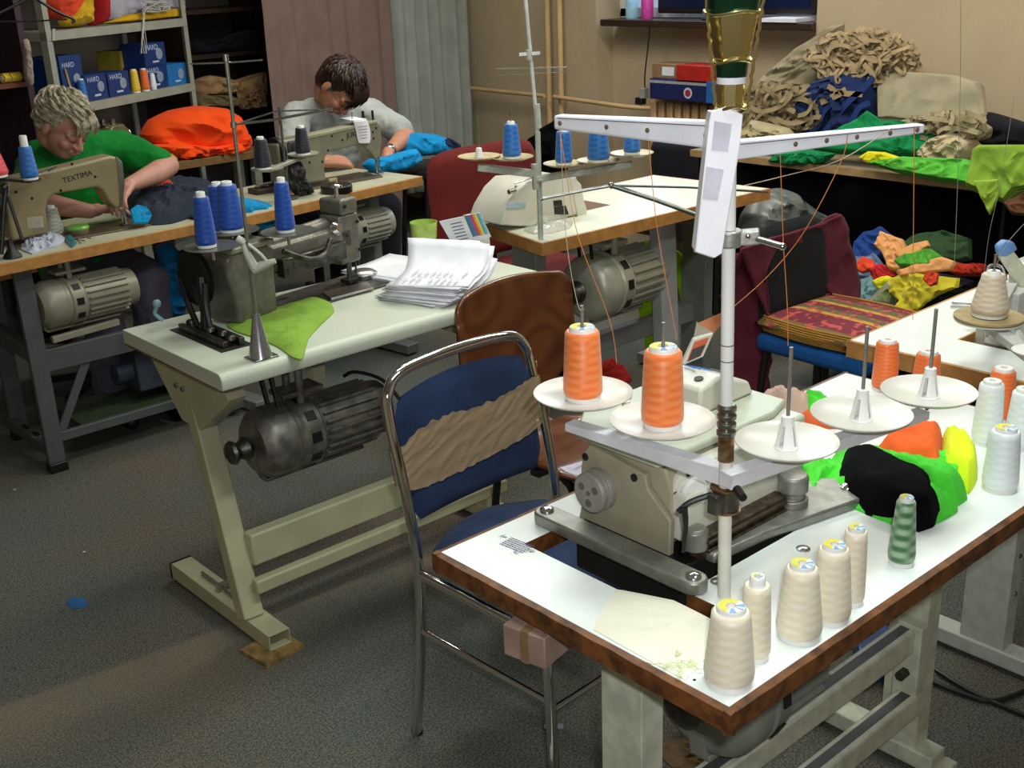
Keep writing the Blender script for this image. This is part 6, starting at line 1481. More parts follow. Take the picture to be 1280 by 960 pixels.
# orange heap and its table
ot0 = at(212, 203, .78); ot1 = at(322, 187, .78)
ob = thing('work_table', 'brown wooden table under the orange fabric heap', 'table', (ot0.x-.13, min(ot0.y, ot1.y)-.01, 0))
G().box(0, .66, 0, .27, .74, .778).build('tabletop', mat('table_brown', '7a5b33', .5, 0, .1, 30), ob, bevel=.002)
for x in (.02, .58):
    for y in (.02, .2): G().box(x, x+.04, y, y+.04, 0, .74).build('leg', mat('leg_pale', '8c8c7c', .5), ob)
OR = fabric('hi_vis_orange', 'ff5314', .05)
def heap(outl, Y, th, amp, f, seed, m_, label, nm='orange_garments', st=(1, 1, 1), cat='clothes heap', zmin=None):
    g = lump(outl, ((0, 1, 0), Y), th, amp, f, seed, stretch=st)
    if zmin: g.v = [(x, y, max(z, zmin)) for x, y, z in g.v]
    o = g.build(nm, m_); tag(o, label, cat); return o
heap([(174, 168), (185, 150), (210, 138), (245, 132), (285, 136), (300, 150), (306, 172), (290, 188), (250, 192), (205, 186), (183, 180)], 5.42, .14, .034, 6, 2, OR, 'large heap of hi-vis orange garments on the brown table', st=(.55, 1, 1.5), zmin=.781)
heap([(185, 182), (215, 178), (255, 182), (290, 178), (312, 168), (316, 180), (300, 196), (270, 200), (238, 202), (205, 194)], 5.33, .08, .026, 13, 5, OR, 'lower crumpled folds of hi-vis orange garments at the table edge', zmin=.781)
heap([(204, 193), (214, 192), (221, 198), (217, 207), (207, 204)], 5.24, .03, .004, 20, 5, fabric('dull_yellow', 'c9a51e'), 'small yellow cloth under the left of the orange heap', 'yellow_cloth', cat='cloth', zmin=.781)
heap([(180, 232), (205, 222), (220, 230), (212, 244), (190, 246)], 4.42, .04, .006, 20, 8, fabric('dim_orange', 'b8401a'), 'orange cloth on the lap beside the dark garment', 'orange_cloth', cat='cloth')
# brown wooden rack beyond the shelves, with folded dark and beige clothes
rk = thing('wooden_rack', 'dark wooden rack with beige folded clothes right of the grey shelving', 'rack', (sb.x+.08, 5.98, 0), 8)
DW = mat('dark_rack_wood', '2c1a14', .55, 0, .2, 20)
zr1 = ony(290, 66, 5.98).z; zr0 = ony(290, 10, 5.98).z; zr2 = ony(290, 122, 5.98).z
for x in (-.02, .62, 1.0): G().box(x, x+.03, 0, .42, 0, 2.2).build('upright', DW, rk)
for z in (zr0, zr1, zr2, .35, 1.95): G().box(-.02, 1.03, .0, .42, z-.022, z).build('shelf_board', DW, rk)
G().box(-.02, 1.03, .42, .43, 0, 2.2).build('back_panel', mat('rack_back', '413a36', .7), rk)
def rl(outl, m_, label, seed, z, th=.07, amp=.01, f=16, Y=6.1, nm='folded_clothes'):
    g = lump(outl, ((0, 1, 0), Y), th, amp, f, seed); g.v = [(a, b, max(c, z+.002)) for a, b, c in g.v]; o = g.build(nm, m_); tag(o, label, 'clothes'); return o
rl([(240, 50), (270, 54), (285, 45), (305, 38), (325, 40), (330, 58), (300, 64), (244, 66)], fabric('near_black_cloth', '10121c'), 'black folded clothes on the middle board of the wooden rack', 3, zr1)
BE = fabric('beige_cloth', 'a3835c', .1)
rl([(243, 100), (262, 94), (285, 98), (300, 104), (322, 92), (332, 90), (332, 112), (300, 116), (248, 120)], BE, 'beige folded clothes spilling over the lower board of the wooden rack', 7, zr2-.03, Y=6.0)
o = rl([(296, 110), (310, 108), (332, 104), (332, 150), (326, 150), (318, 146), (306, 150), (298, 130)], fabric('beige_strips', '9a7a58', .2), 'beige strips of cloth hanging from the wooden rack beside the mauve curtain', 9, .9, .03, .02, 28, 5.94)
rl([(245, 118), (280, 118), (300, 124), (300, 134), (246, 134)], fabric('olive_beige', '7a6c4a', .1), 'olive folded clothes just above the orange heap on the wooden rack', 11, zr2-.13, Y=6.0)
# left edge: hanger, side shelf with yellow spools, white table with scraps
hg = thing('clothes_hanger', 'black plastic clothes hanger hooked at the top left corner', 'hanger', tuple(ony(40, 8, 4.9)))
def hp_(x, y): return ony(x, y, 4.9)
g = G(); g.tube([hp_(-30, 30), hp_(0, 16), hp_(36, -3), hp_(40, -12), hp_(44, -3), hp_(70, 14), hp_(88, 22), hp_(93, 26), hp_(90, 28)], .006, 8, 3); g.tube([hp_(-20, 27), hp_(35, 27), hp_(84, 24)], .0035, 6); W(g, 'hanger_body', BLACK, hg)
g = G(); g.tube([hp_(40, -12), hp_(40, -40), hp_(48, -52), hp_(38, -60), hp_(30, -50)], .002, 6, 4); W(g, 'hook', STEEL, hg)
o = G().tube([hp_(-60, -57), hp_(120, -62)], .008).build('hanging_rail', STEEL); tag(o, 'steel rail above the frame carrying the black hanger', 'rail')
p0 = ony(0, 105, 5.3); cab = thing('side_shelf', 'dark purple brown shelf cabinet at the left frame edge with yellow spools', 'shelves', (ony(34, 60, 5.3).x, 5.3, 0), 12)
DP = mat('purple_brown', '35202c', .5)
z_ = p0.z; 
for x in (-.9, -.03): G().box(x, x+.03, 0, .35, 0, 2.1).build('side_panel', DP, cab)
for z in (.4, z_, z_+.40, 2.07): G().box(-.88, -.03, 0, .35, z-.02, z).build('shelf_board', mat('rust_board', '6b3a26', .5), cab)
G().box(-.9, 0, .35, .36, 0, 2.1).build('back_panel', mat('cabinet_back', '4a4a4c', .6), cab)
for (x, y, lb) in ((8, 88, 'yellow spool lying on the side shelf, left one'), (19, 97, 'yellow spool lying on the side shelf, right one')):
    p = ony(x, y, 5.33); o = thing('thread_spool', lb, 'spool', (p.x, p.y, z_+.021), 20, 'yellow spools on the side shelf')
    g = G(); g.lathe([(.012, -.03), (.020, -.03), (.020, .03), (.012, .03)], (0, 0, 0), (1, 0, 0)); g.build('yarn', MATS['yellow_thread'], o); g = G(); g.lathe([(.01, -.034), (.01, .034)], (0, 0, 0), (1, 0, 0)); g.build('spool_core', WPLAST, o)
o = lump([(28, 52), (36, 50), (42, 104), (36, 108), (30, 98)], ((0, 1, 0), 5.26), .03, .004, 20, 4).build('paper_bundle', fabric('pinkish_paper', 'a08f86')); tag(o, 'bundle of pinkish papers standing at the right of the side shelf', 'paper')
p = at(14, 172, .93); wt = thing('small_table', 'small white table with scraps behind the seamstress in green at the left edge', 'table', (p.x-.6, p.y, 0), 14)
G().box(0, .72, 0, .36, .89, .93).build('tabletop', mat('dim_white', '9b978e', .5), wt, bevel=.003)
for x in (.03, .66):
    for y in (.03, .3): G().box(x, x+.03, y, y+.03, 0, .89).build('leg', STEEL, wt)
heap([(-10, 155), (6, 146), (22, 150), (30, 160), (24, 168), (-10, 168)], p.y+.12, .05, .012, 20, 5, fabric('dim_scraps', '8f8476'), 'pale scraps heaped on the small white table', 'scrap_heap', zmin=.932)
heap([(18, 146), (34, 142), (44, 152), (44, 168), (28, 166)], p.y+.14, .05, .012, 20, 6, MATS['black_cloth'], 'black cloth on the small white table behind the blonde head', 'black_cloth', zmin=.932)
# ================================================================ people
def skin(name, col): 
    m = mat(name, col, .5, 0, .05, 20, .1, 300); b = m.node_tree.nodes['Principled BSDF']; b.inputs['Subsurface Weight'].default_value = .08; b.inputs['Subsurface Radius'].default_value = (.01, .004, .002); return m
def head(g, c, yaw, pitch, roll=0, s=1.0):
    """skull, jaw, nose, ears as one mass; returns the head frame (x right, -y face, z up)"""
    M = Matrix.Rotation(R_(yaw), 4, 'Z') @ Matrix.Rotation(R_(pitch), 4, 'X') @ Matrix.Rotation(R_(roll), 4, 'Y'); c = Vec(c)
    def P(x, y, z): return c+(M @ Vec((x*s, y*s, z*s)))
    R3 = M
    def el(x, y, z, rx, ry, rz, n=20): g.sph(P(x, y, z), (rx*s, ry*s, rz*s), n, R3)
    el(0, .012, .03, .074, .092, .088, 28); el(0, -.018, -.035, .060, .070, .078, 24); el(0, -.045, -.085, .034, .036, .030)
    el(0, -.070, .008, .058, .022, .022); el(.034, -.062, -.035, .026, .024, .026); el(-.034, -.062, -.035, .026, .024, .026)
    g.limb([P(0, -.088, .002), P(0, -.104, -.025), P(0, -.108, -.036)], [.008*s, .011*s, .013*s], 12); el(.012, -.098, -.038, .009, .010, .008, 10); el(-.012, -.098, -.038, .009, .010, .008, 10)
    el(0, -.086, -.060, .024, .012, .007, 12); el(0, -.083, -.071, .021, .012, .008, 12)
    for sx in (-1, 1): el(sx*.076, .012, -.015, .009, .018, .031, 14); el(sx*.031, -.078, -.004, .017, .012, .011, 12)
    return P, M
def hand(g, wrist, dirv, palmn, L, curl=.5, side=1, spread=1.0):
    """palm, four unequal bent fingers and a thumb leaving the side of the palm"""
    w_ = Vec(wrist); d = Vec(dirv).normalized(); n = Vec(palmn); n = (n-d*n.dot(d)).normalized(); s_ = d.cross(n)*side
    pl = .095*L; g.limb([w_, w_+d*.03*L], [.024*L, .026*L])
    for k, o_ in enumerate((-.030, -.010, .010, .030)):
        g.limb([w_+s_*o_*.5*L, w_+d*pl*(.97 if k in (0, 3) else 1.02)+s_*o_*L], [.016*L, .0125*L], 12)
        fl = (.066, .076, .070, .054)[k]*L; p0 = w_+d*pl+s_*o_*L; a = curl*.5; p = [p0]; r0 = .0100*L; dirx = d
        for j, f in enumerate((.42, .32, .26)):
            aa = curl*(j+1)*.45; dd = (d*math.cos(aa)-n*math.sin(aa)+s_*o_*3*spread).normalized(); p.append(p[-1]+dd*fl*f)
        g.limb(p, [r0, r0*.92, r0*.84, r0*.72], 10)
    t0 = w_+d*.022*L-s_*.022*L; t1 = t0+(d*.6-s_*.75-n*.25).normalized()*.036*L; t2 = t1+(d*.9-s_*.3-n*.25).normalized()*.030*L; t3 = t2+(d*.95-s_*.05-n*.25).normalized()*.024*L
    g.limb([t0, t1, t2, t3], [.015*L, .0125*L, .011*L, .009*L], 10)
def hairtufts(g, P, n, seed, crown, length, rad, lift=.010, low=-.75, sweep=0.0, fr=.25, jit=.12, curl=0):
    """locks lying along the scalp from the crown outwards"""
    random.seed(seed); cr = Vec(crown).normalized(); e1 = cr.orthogonal().normalized(); e2 = cr.cross(e1)
    for k in range(n):
        ph = random.uniform(0, 2*PI); a0 = random.uniform(.05, 1.9); pts = []; L_ = length*random.uniform(.7, 1.25); li = lift*random.uniform(.4, 1.4); dp = random.uniform(-jit, jit)+sweep
        for i in range(5):
            a = a0+L_*i/4; p_ = ph+dp*i/4; v = cr*math.cos(a)+(e1*math.cos(p_)+e2*math.sin(p_))*math.sin(a)
            if v.z < low and v.y > -.2: v.z = low
            o_ = 1+ (li/.085)*math.sin(PI*min(1, i/3.2))
            pts.append((v, Vec((v.x*.080*o_, .014+v.y*.094*o_, .032+v.z*.090*o_+curl*i*i*.001))))
        v = pts[-1][0]
        if v.y < -.35 and v.z < fr-.1+.2*abs(v.x): continue
        if v.y < 0 and v.z < -.25: continue
        g.tube([P(*q) for _, q in pts], [rad*.8, rad, rad*.95, rad*.7, rad*.2], 6, 2)
def hairshell(g, P, M, s=1.0, low=-.02, fr=-.055, zf=.055):
    g.sph(P(0, .022, .037), (.081*s, .090*s, .090*s), 26, M); g.sph(P(0, .050, -.015), (.070*s, .062*s, .075*s), 22, M)
def face_marks(t, P, brow, lip, s=1):
    g = G()
    for sx in (-1, 1): g.tube([P(sx*.012, -.092, .017), P(sx*.030, -.090, .022), P(sx*.048, -.078, .016)], [.0025, .004, .002], 6, 3)
    WI(g, 'eyebrow', brow, t)
    g = G()
    for sx in (-1, 1): g.tube([P(sx*.017, -.0895, -.008), P(sx*.031, -.0915, -.013), P(sx*.046, -.086, -.008)], [.0012, .0022, .0012], 6, 3)
    WI(g, 'eyelash', mat('lash_brown', '2a1c16', .6), t)
    g = G(); g.tube([P(-.024, -.094, -.065), P(-.008, -.0985, -.063), P(.008, -.0985, -.063), P(.024, -.094, -.065)], [.001, .0045, .0045, .001], 8, 3); W(g, 'lips', lip, t)
VX = .0045
def torso(g, pel, ch, shL, shR, k=1.0):
    pel, ch, shL, shR = map(Vec, (pel, ch, shL, shR)); ax = (shR-shL).normalized()
    up = (ch-pel); mid = pel.lerp(ch, .5)
    M = Matrix((ax, Vec((0, 0, 1)).cross(ax), Vec((0, 0, 1)))).transposed().to_4x4()
    g.sph(pel, (.18*k, .13*k, .13*k), 24, M); g.sph(pel.lerp(ch, .35), (.155*k, .115*k, .15*k), 24, M); g.sph(mid, (.15*k, .11*k, .16*k), 24, M); g.sph(ch, (.17*k, .12*k, .15*k), 24, M)
    g.sph(ch.lerp((shL+shR)/2, .75), (.17*k, .10*k, .08*k), 24, M)
    g.limb([shL, (shL+shR)/2, shR], [.062*k, .078*k, .062*k], 18)

# ---- seamstress in green
SK1 = skin('skin_rosy', 'b98573')
Yh = 4.20
hc_ = ony(79, 157, 4.235)
p1 = thing('person', 'person with short grey blond hair in a green T-shirt bent over a sewing machine', 'person', (hc_.x+.05, 4.5, 0))
shL = ony(50, 196, 4.44); shR = ony(150, 186, 4.40)     # her right, her left shoulder as seen
shL.z = max(shL.z, .98)
ch = Vec(((shL.x+shR.x)/2, 4.47, .86)); pel = Vec((ch.x+.02, 4.60, .54))
elR = ony(210, 207, 4.30); wrR = ony(162, 231, 4.12); elL = ony(30, 250, 4.25); wrL = ony(112, 264, 4.135)
def body(g):
    P, M = head(g, hc_, 24, 34, 4, .93)
    g.limb([P(0, .035, -.07), ch+Vec((0, -.02, .14)), ch+Vec((0, .02, .06))], [.050, .060, .08], 18)
    return P, M
g = G(); P1_, M1_ = body(g)
torso(g, pel, ch, shL, shR, .97)
g.limb([shR, shR.lerp(elR, .5)+Vec((0, 0, -.004)), elR, elR.lerp(wrR, .35)+Vec((0, 0, -.006)), wrR], [.058, .052, .043, .043, .027], 18)
g.limb([shL, shL.lerp(elL, .5), elL, elL.lerp(wrL, .35), wrL], [.058, .052, .043, .041, .027], 18)
hand(g, wrR, Vec((-.75, -.55, -.35)), (-.1, .2, 1), .92, .9, -1); hand(g, wrL, Vec((1, -.1, .05)), (0, .1, 1), .92, .8, 1)
hipL = pel+Vec((-.09, -.02, -.03)); hipR = pel+Vec((.09, -.02, -.03)); knL = Vec((pel.x-.13, 4.16, .52)); knR = ony(186, 345, 4.13); knR.z = .54; anL = Vec((knL.x, 4.22, .08)); anR = Vec((knR.x, 4.16, .08))
for hp2, kn, an_ in ((hipL, knL, anL), (hipR, knR, anR)):
    g.limb([hp2, hp2.lerp(kn, .5), kn, kn.lerp(an_, .35), an_], [.09, .08, .062, .058, .036], 18); g.limb([an_, an_+Vec((0, -.06, -.045)), an_+Vec((0, -.14, -.055))], [.036, .032, .024], 14)
W(g, 'body', SK1, p1, remesh=VX)
GRN = fabric('green_tshirt', '0c7429', .08)
g = G(); torso(g, pel+Vec((0, 0, .0)), ch, shL, shR, 1.06)
g.limb([shR, shR.lerp(elR, .45), shR.lerp(elR, .78)], [.066, .064, .060], 20); g.limb([shL, shL.lerp(elL, .45), shL.lerp(elL, .75)], [.066, .064, .060], 20); g.limb([ch+Vec((0, .03, .05)), ch+Vec((0, .0, .115))], [.09, .074], 20)
o = W(g, 'tshirt', GRN, p1, remesh=.007)
tx_ = bpy.data.textures.new('cloth_folds', 'CLOUDS'); tx_.noise_scale = .07
dm = o.modifiers.new('folds', 'DISPLACE'); dm.texture = tx_; dm.strength = .022; dm.mid_level = .35
TRO = fabric('grey_purple_trousers', '55505e', .08)
g = G(); g.sph(pel+Vec((0, 0, -.02)), (.185, .145, .12), 24)
for hp2, kn, an_ in ((hipL, knL, anL), (hipR, knR, anR)): g.limb([hp2, hp2.lerp(kn, .5), kn, kn.lerp(an_, .5), an_+Vec((0, 0, .05))], [.10, .092, .078, .073, .066], 20)
o = W(g, 'trousers', TRO, p1, remesh=.008); dm = o.modifiers.new('folds', 'DISPLACE'); dm.texture = tx_; dm.strength = .02
g = G()
for an_ in (anL, anR): g.limb([an_+Vec((0, .02, -.045)), an_+Vec((0, -.06, -.05)), an_+Vec((0, -.15, -.055))], [.036, .038, .03], 16)
W(g, 'shoe', BLACK, p1, remesh=.006)
face_marks(p1, P1_, mat('brow_grey', '7d6a54', .7), mat('lip_rose', 'a0605a', .5))
HB = mat('grey_blond_hair', 'bcb198', .55, 0, .2, 60, .4, 300, dark='70684f')
g = G(); hairshell(g, P1_, M1_, .93); hairtufts(g, P1_, 900, 3, (.1, .45, 1), .75, .0052, .020, -.6, .9, .25, .5, .3)
random.seed(4)
for k in range(46): # fringe swept over the forehead
    x = random.uniform(-.055, .06); g.tube([P1_(x, -.062, .085+random.uniform(-.01, .012)), P1_(x+.008, -.088, .066), P1_(x+.020+random.uniform(-.006, .006), -.097, .030+random.uniform(-.012, .01))], [.006, .0055, .0015], 6, 3)
W(g, 'hair', HB, p1)
# her chair
o = thing('stool', 'dark swivel stool under the seamstress in green', 'stool', (pel.x, 4.62, 0))
G().lathe([(.17, .40), (.19, .41), (.19, .44), (.17, .455)], n=28).build('seat', BLACK, o); G().cyl((0, 0, .06), (0, 0, .40), .025).build('column', BLKMET, o)
g = G()
for k in range(5): a = 2*PI*k/5; g.beam((0, 0, .06), (.26*math.cos(a), .26*math.sin(a), .04), .035, .02); g.sph((.26*math.cos(a), .26*math.sin(a), .022), .022, 10)
g.build('star_base', BLKMET, o)

# ---- seamstress in grey
SK2 = skin('skin_warm', 'bd8466')
hc2 = ony(424, 108, 4.60)
p2 = thing('person', 'person with short dark brown hair in a pale grey T-shirt sewing azure cloth', 'person', (hc2.x, 4.85, 0))
sL = ony(372, 146, 4.80); sR = ony(462, 141, 4.76)
c2_ = Vec(((sL.x+sR.x)/2, 4.84, sL.z-.14)); pe2 = Vec((c2_.x-.03, 5.0, .54))
eR = ony(508, 168, 4.62); wR = ony(484, 192, 4.42); eL = ony(358, 205, 4.66); wL = ony(402, 203, 4.40)
g = G(); P2_, M2_ = head(g, hc2, 18, 60, 8, 1.04)
g.limb([P2_(0, .04, -.06), c2_+Vec((-.02, -.03, .16)), c2_+Vec((0, .02, .08))], [.050, .060, .08], 18)
torso(g, pe2, c2_, sL, sR, .98)
g.limb([sR, sR.lerp(eR, .5), eR, eR.lerp(wR, .35), wR], [.058, .052, .043, .041, .026], 18); g.limb([sL, sL.lerp(eL, .5), eL, eL.lerp(wL, .35), wL], [.058, .052, .043, .041, .026], 18)
hand(g, wR, Vec((-.55, -.6, -.45)), (-.3, .2, 1), .95, .8, -1); hand(g, wL, Vec((1, -.12, -.05)), (.0, -.5, 1), 1.0, .55, 1)
h1, h2_ = pe2+Vec((-.09, -.02, -.03)), pe2+Vec((.09, -.02, -.03)); k1, k2 = Vec((pe2.x-.12, 4.55, .53)), Vec((pe2.x+.13, 4.55, .53)); a1_, a2_ = k1+Vec((0, .05, -.45)), k2+Vec((0, .05, -.45))
for hp2, kn, an_ in ((h1, k1, a1_), (h2_, k2, a2_)):
    g.limb([hp2, hp2.lerp(kn, .5), kn, kn.lerp(an_, .35), an_], [.09, .08, .062, .058, .036], 18); g.limb([an_, an_+Vec((0, -.06, -.045)), an_+Vec((0, -.14, -.055))], [.036, .032, .024], 14)
W(g, 'body', SK2, p2, remesh=VX)
g = G(); torso(g, pe2, c2_, sL, sR, 1.07); g.limb([sR, sR.lerp(eR, .45), sR.lerp(eR, .80)], [.068, .066, .062], 20); g.limb([sL, sL.lerp(eL, .45), sL.lerp(eL, .85)], [.068, .066, .062], 20); g.limb([c2_+Vec((0, .03, .06)), c2_+Vec((-.01, .01, .12))], [.09, .076], 20)
o = W(g, 'tshirt', fabric('pale_grey_tshirt', 'a9ada8', .06), p2, remesh=.007); dm = o.modifiers.new('folds', 'DISPLACE'); dm.texture = tx_; dm.strength = .03; dm.mid_level = .3
g = G(); g.sph(pe2+Vec((0, 0, -.02)), (.185, .145, .12), 24)
for hp2, kn, an_ in ((h1, k1, a1_), (h2_, k2, a2_)): g.limb([hp2, hp2.lerp(kn, .5), kn, kn.lerp(an_, .5), an_+Vec((0, 0, .05))], [.10, .09, .076, .07, .063], 20)
W(g, 'trousers', fabric('dark_trousers', '1c1d24'), p2, remesh=.008)
g = G()
for an_ in (a1_, a2_): g.limb([an_+Vec((0, .02, -.045)), an_+Vec((0, -.06, -.05)), an_+Vec((0, -.15, -.055))], [.036, .038, .03], 16)
W(g, 'shoe', BLACK, p2, remesh=.006)
face_marks(p2, P2_, mat('brow_dark', '2e1c12', .7), MATS['lip_rose'])
HD = mat('dark_brown_hair', '3a2115', .42, 0, .2, 60, .4, 300, dark='1a0e09')
g = G(); hairshell(g, P2_, M2_, 1.06); hairtufts(g, P2_, 900, 8, (-.1, .35, 1), .95, .0056, .012, -.8, .35, .0, .25)
random.seed(5)
for k in range(80):
    x = random.uniform(-.06, .06); g.tube([P2_(x, -.050, .098), P2_(x+.004, -.094, .07), P2_(x+.01+random.uniform(-.008, .008), -.106, .006+random.uniform(-.015, .02))], [.0065, .006, .0015], 6, 3)
W(g, 'hair', HD, p2)
g = G(); g.tube([P2_(-.078, .01, -.005), P2_(-.07, -.06, -.004), P2_(-.055, -.094, -.004)], .0016, 6)
for sx in (-1, 1): g.tube([P2_(sx*.031+.021*math.cos(a), -.104, -.008+.015*math.sin(a)) for a in [2*PI*k/16 for k in range(16)]], .0015, 6, closed=True)
g.tube([P2_(-.01, -.108, -.004), P2_(.01, -.108, -.004)], .0015, 6); g.tube([P2_(.078, .01, -.005), P2_(.07, -.06, -.004), P2_(.055, -.094, -.004)], .0016, 6)
W(g, 'glasses', BLKMET, p2)
q = eR.lerp(wR, .88); dd_ = (wR-eR).normalized(); g = G(); g.lathe([(.029, -.009), (.0315, -.008), (.0315, .008), (.029, .009)], q, dd_, 24); g.lathe([(.015, 0), (.015, .006), (.011, .008)], q+Vec((-.1, -.5, .8)).normalized()*.028, Vec((-.1, -.5, .8)), 18); W(g, 'wristwatch', STEEL, p2)
o = thing('stool', 'dark swivel stool under the seamstress in grey', 'stool', (pe2.x, 5.0, 0))
G().lathe([(.17, .40), (.19, .41), (.19, .44), (.17, .455)], n=28).build('seat', BLACK, o); G().cyl((0, 0, .06), (0, 0, .40), .025).build('column', BLKMET, o)
g = G()
for k in range(5): a = 2*PI*k/5; g.beam((0, 0, .06), (.26*math.cos(a), .26*math.sin(a), .04), .035, .02); g.sph((.26*math.cos(a), .26*math.sin(a), .022), .022, 10)
g.build('star_base', BLKMET, o)
# ================================================================ cloth table along the window wall
CZ = .78
ct = thing('cutting_table', 'long dark table under the window wall heaped with cut cloth', 'table', (4.2, 1.2, 0))
G().box(0, .66, -.6, 2.28, CZ-.03, CZ).build('tabletop', mat('cloth_table_top', '8d7f63', .6), ct, bevel=.002)
G().box(-.004, 0, -.6, 2.28, CZ-.03, CZ).build('edge_strip', mat('tan_strip', 'a3835a', .5), ct)
DK = mat('under_table_shade', '050407', 1, spec=.05)
for y in (-.5, .8, 2.2):
    for x in (.04, .6): G().box(x-.02, x+.02, y-.02, y+.02, 0, CZ-.03).build('leg', BLKMET, ct)
g = G(); g.grid(lambda u, v: Vec((.03+.012*math.sin(u*60), -.55+2.8*u, .02+.72*v)), 120, 4); g.build('shade_sheet', DK, ct, solid=.004)  # added near-black sheet, its colour paints the shade under the cloth table
for y, z in ((0, 0),): pass
def pile(outl, X, th, m_, label, amp=.012, f=12, seed=1, nm='cut_cloth', cat='cloth pile', zmin=CZ+.001, st=(1, 1, 1), rings=20, pw=5, tilt=0, lay=1, dx=2, dy=3):
    yc = sum(p[1] for p in outl)/len(outl); xc = sum(p[0] for p in outl)/len(outl); n_ = Vec((1, 0, tilt)); q_ = onx(xc, yc, X)
    g = lump(outl, (n_, n_.normalized().dot(q_)), th, amp, f, seed, stretch=st, rings=rings, pw=pw)
    for q in range(1, lay):      # further layers of the folded stack peeping out below
        sh_ = [(x+q*dx*(1 if x > xc else .3), y+q*dy*(1 if y > yc else .2)) for x, y in outl]; h_ = lump(sh_, (n_, n_.normalized().dot(q_)+.014*q), th, amp, f, seed, stretch=st, rings=rings, pw=pw); g.add(h_.v, h_.f)
    if zmin: g.v = [(min(a, 4.885), b, max(c, zmin)) for a, b, c in g.v]
    o = g.build(nm, m_); tag(o, label, cat); return o
KH = fabric('khaki_canvas', '93886c', .06); KH2 = fabric('stone_canvas', 'a39b80', .06); BG = fabric('ecru_strap', 'a8926f', .08)
pile([(905, 160), (925, 130), (960, 92), (1000, 58), (1040, 32), (1056, 30), (1050, 60), (1030, 100), (1010, 130), (960, 150), (930, 165)], 4.62, .05, KH, 'khaki canvas flap folded up steeply at the left of the tall heap', .014, 8, 3, pw=10, nm='canvas_bag', st=(1, .5, 2))
pile([(1000, 110), (1015, 60), (1050, 38), (1090, 36), (1125, 50), (1150, 80), (1160, 98), (1120, 110), (1060, 118)], 4.66, .07, BG, 'base of the ecru strap heap on top of the cloth piles against the wall', .008, 12, 4, 'strap_heap')
random.seed(31)
def straps(n, region, X, m_, label, wd=.0075, nm='cotton_straps'):
    g = G(); x0_, x1_, y0_, y1_ = region
    cx, cy, rx, ry = (x0_+x1_)/2, (y0_+y1_)/2, (x1_-x0_)/2, (y1_-y0_)/2
    for k in range(n):
        th, rr = random.uniform(0, 6.28), math.sqrt(random.uniform(0, .9)); x, y = cx+rx*rr*math.cos(th), cy+ry*rr*math.sin(th)
        a = random.uniform(0, 6.28); pts = []; X_ = X+.05*rr*rr-random.uniform(0, .05); tw = random.uniform(-.55, .55)
        for i in range(random.randint(4, 8)):
            pts.append(onx(x, y, X_+.012*math.sin(i*1.3+k))); a += tw; nx_, ny_ = x+9*math.cos(a), y+7.5*math.sin(a)
            if ((nx_-cx)/rx)**2+((ny_-cy)/ry)**2 > 1.05: a += 1.6; nx_, ny_ = x+5*math.cos(a), y+4*math.sin(a)
            x, y = nx_, ny_
        P = curve(pts, 4); up = Vec((random.uniform(-.6, .2), random.uniform(-.5, .5), 1)).normalized(); vs = []
        for i, p in enumerate(P):
            t = (P[min(i+1, len(P)-1)]-P[max(i-1, 0)]).normalized(); s_ = t.cross(Vec((-1, .2, .3))).normalized()
            n_ = Vec((-1, 0, 0))*.0018
            vs += [p-s_*wd, p+s_*wd, p+s_*wd+n_, p-s_*wd+n_]
        fs = []
        for i in range(len(P)-1):
            for q in range(4): fs.append((i*4+q, i*4+(q+1) % 4, i*4+4+(q+1) % 4, i*4+4+q))
        fs += [(0, 3, 2, 1), (len(P)*4-4, len(P)*4-3, len(P)*4-2, len(P)*4-1)]
        g.add(vs, fs)
    o = g.build(nm, m_); tag(o, label, 'straps', kind='stuff'); return o
straps(190, (1012, 1150, 36, 106), 4.52, BG, 'heap of ecru cotton bag straps on top of the cloth piles')
pile([(905, 192), (900, 160), (930, 140), (975, 118), (1010, 104), (1025, 130), (1000, 152), (960, 168), (935, 185)], 4.56, .08, KH, 'crumpled khaki bags lying below the steep canvas flap', .016, 12, 8, 'canvas_bag')
straps(80, (912, 1030, 106, 168), 4.41, fabric('khaki_strap', '938362', .1), 'khaki straps spread over the crumpled khaki bags', .010)
NV = fabric('navy_bag_cloth', '1c2c58', .12)
pile([(975, 170), (990, 150), (1010, 120), (1030, 98), (1060, 88), (1098, 90), (1102, 130), (1100, 160), (1060, 168), (1010, 176)], 4.55, .14, NV, 'navy blue cloth bags in the middle of the heap', .025, 13, 9, 'navy_bag')
g = G()
def rib(pts, X, wd, m_=None): 
    P = curve([onx(x, y, X) for x, y in pts], 5); vs = []; fs = []
    for i, p in enumerate(P):
        t = (P[min(i+1, len(P)-1)]-P[max(i-1, 0)]).normalized(); s_ = t.cross(Vec((-1, 0, 0))).normalized(); vs += [p-s_*wd, p+s_*wd, p+s_*wd+Vec((-.003, 0, 0)), p-s_*wd+Vec((-.003, 0, 0))]
    for i in range(len(P)-1):
        for q in range(4): fs.append((i*4+q, i*4+(q+1) % 4, i*4+4+(q+1) % 4, i*4+4+q))
    g.add(vs, fs)
rib([(1045, 92), (1047, 102), (1050, 98)], 4.41, .010); rib([(1080, 80), (1090, 92), (1094, 104)], 4.41, .010); rib([(1058, 112), (1048, 118), (1030, 126), (1018, 130)], 4.40, .014); rib([(1035, 108), (1052, 116), (1078, 118)], 4.40, .011); rib([(1062, 84), (1070, 88)], 4.41, .01)
o = g.build('ecru_handles', BG); tag(o, 'ecru strap handles lying across the navy bags', 'straps')
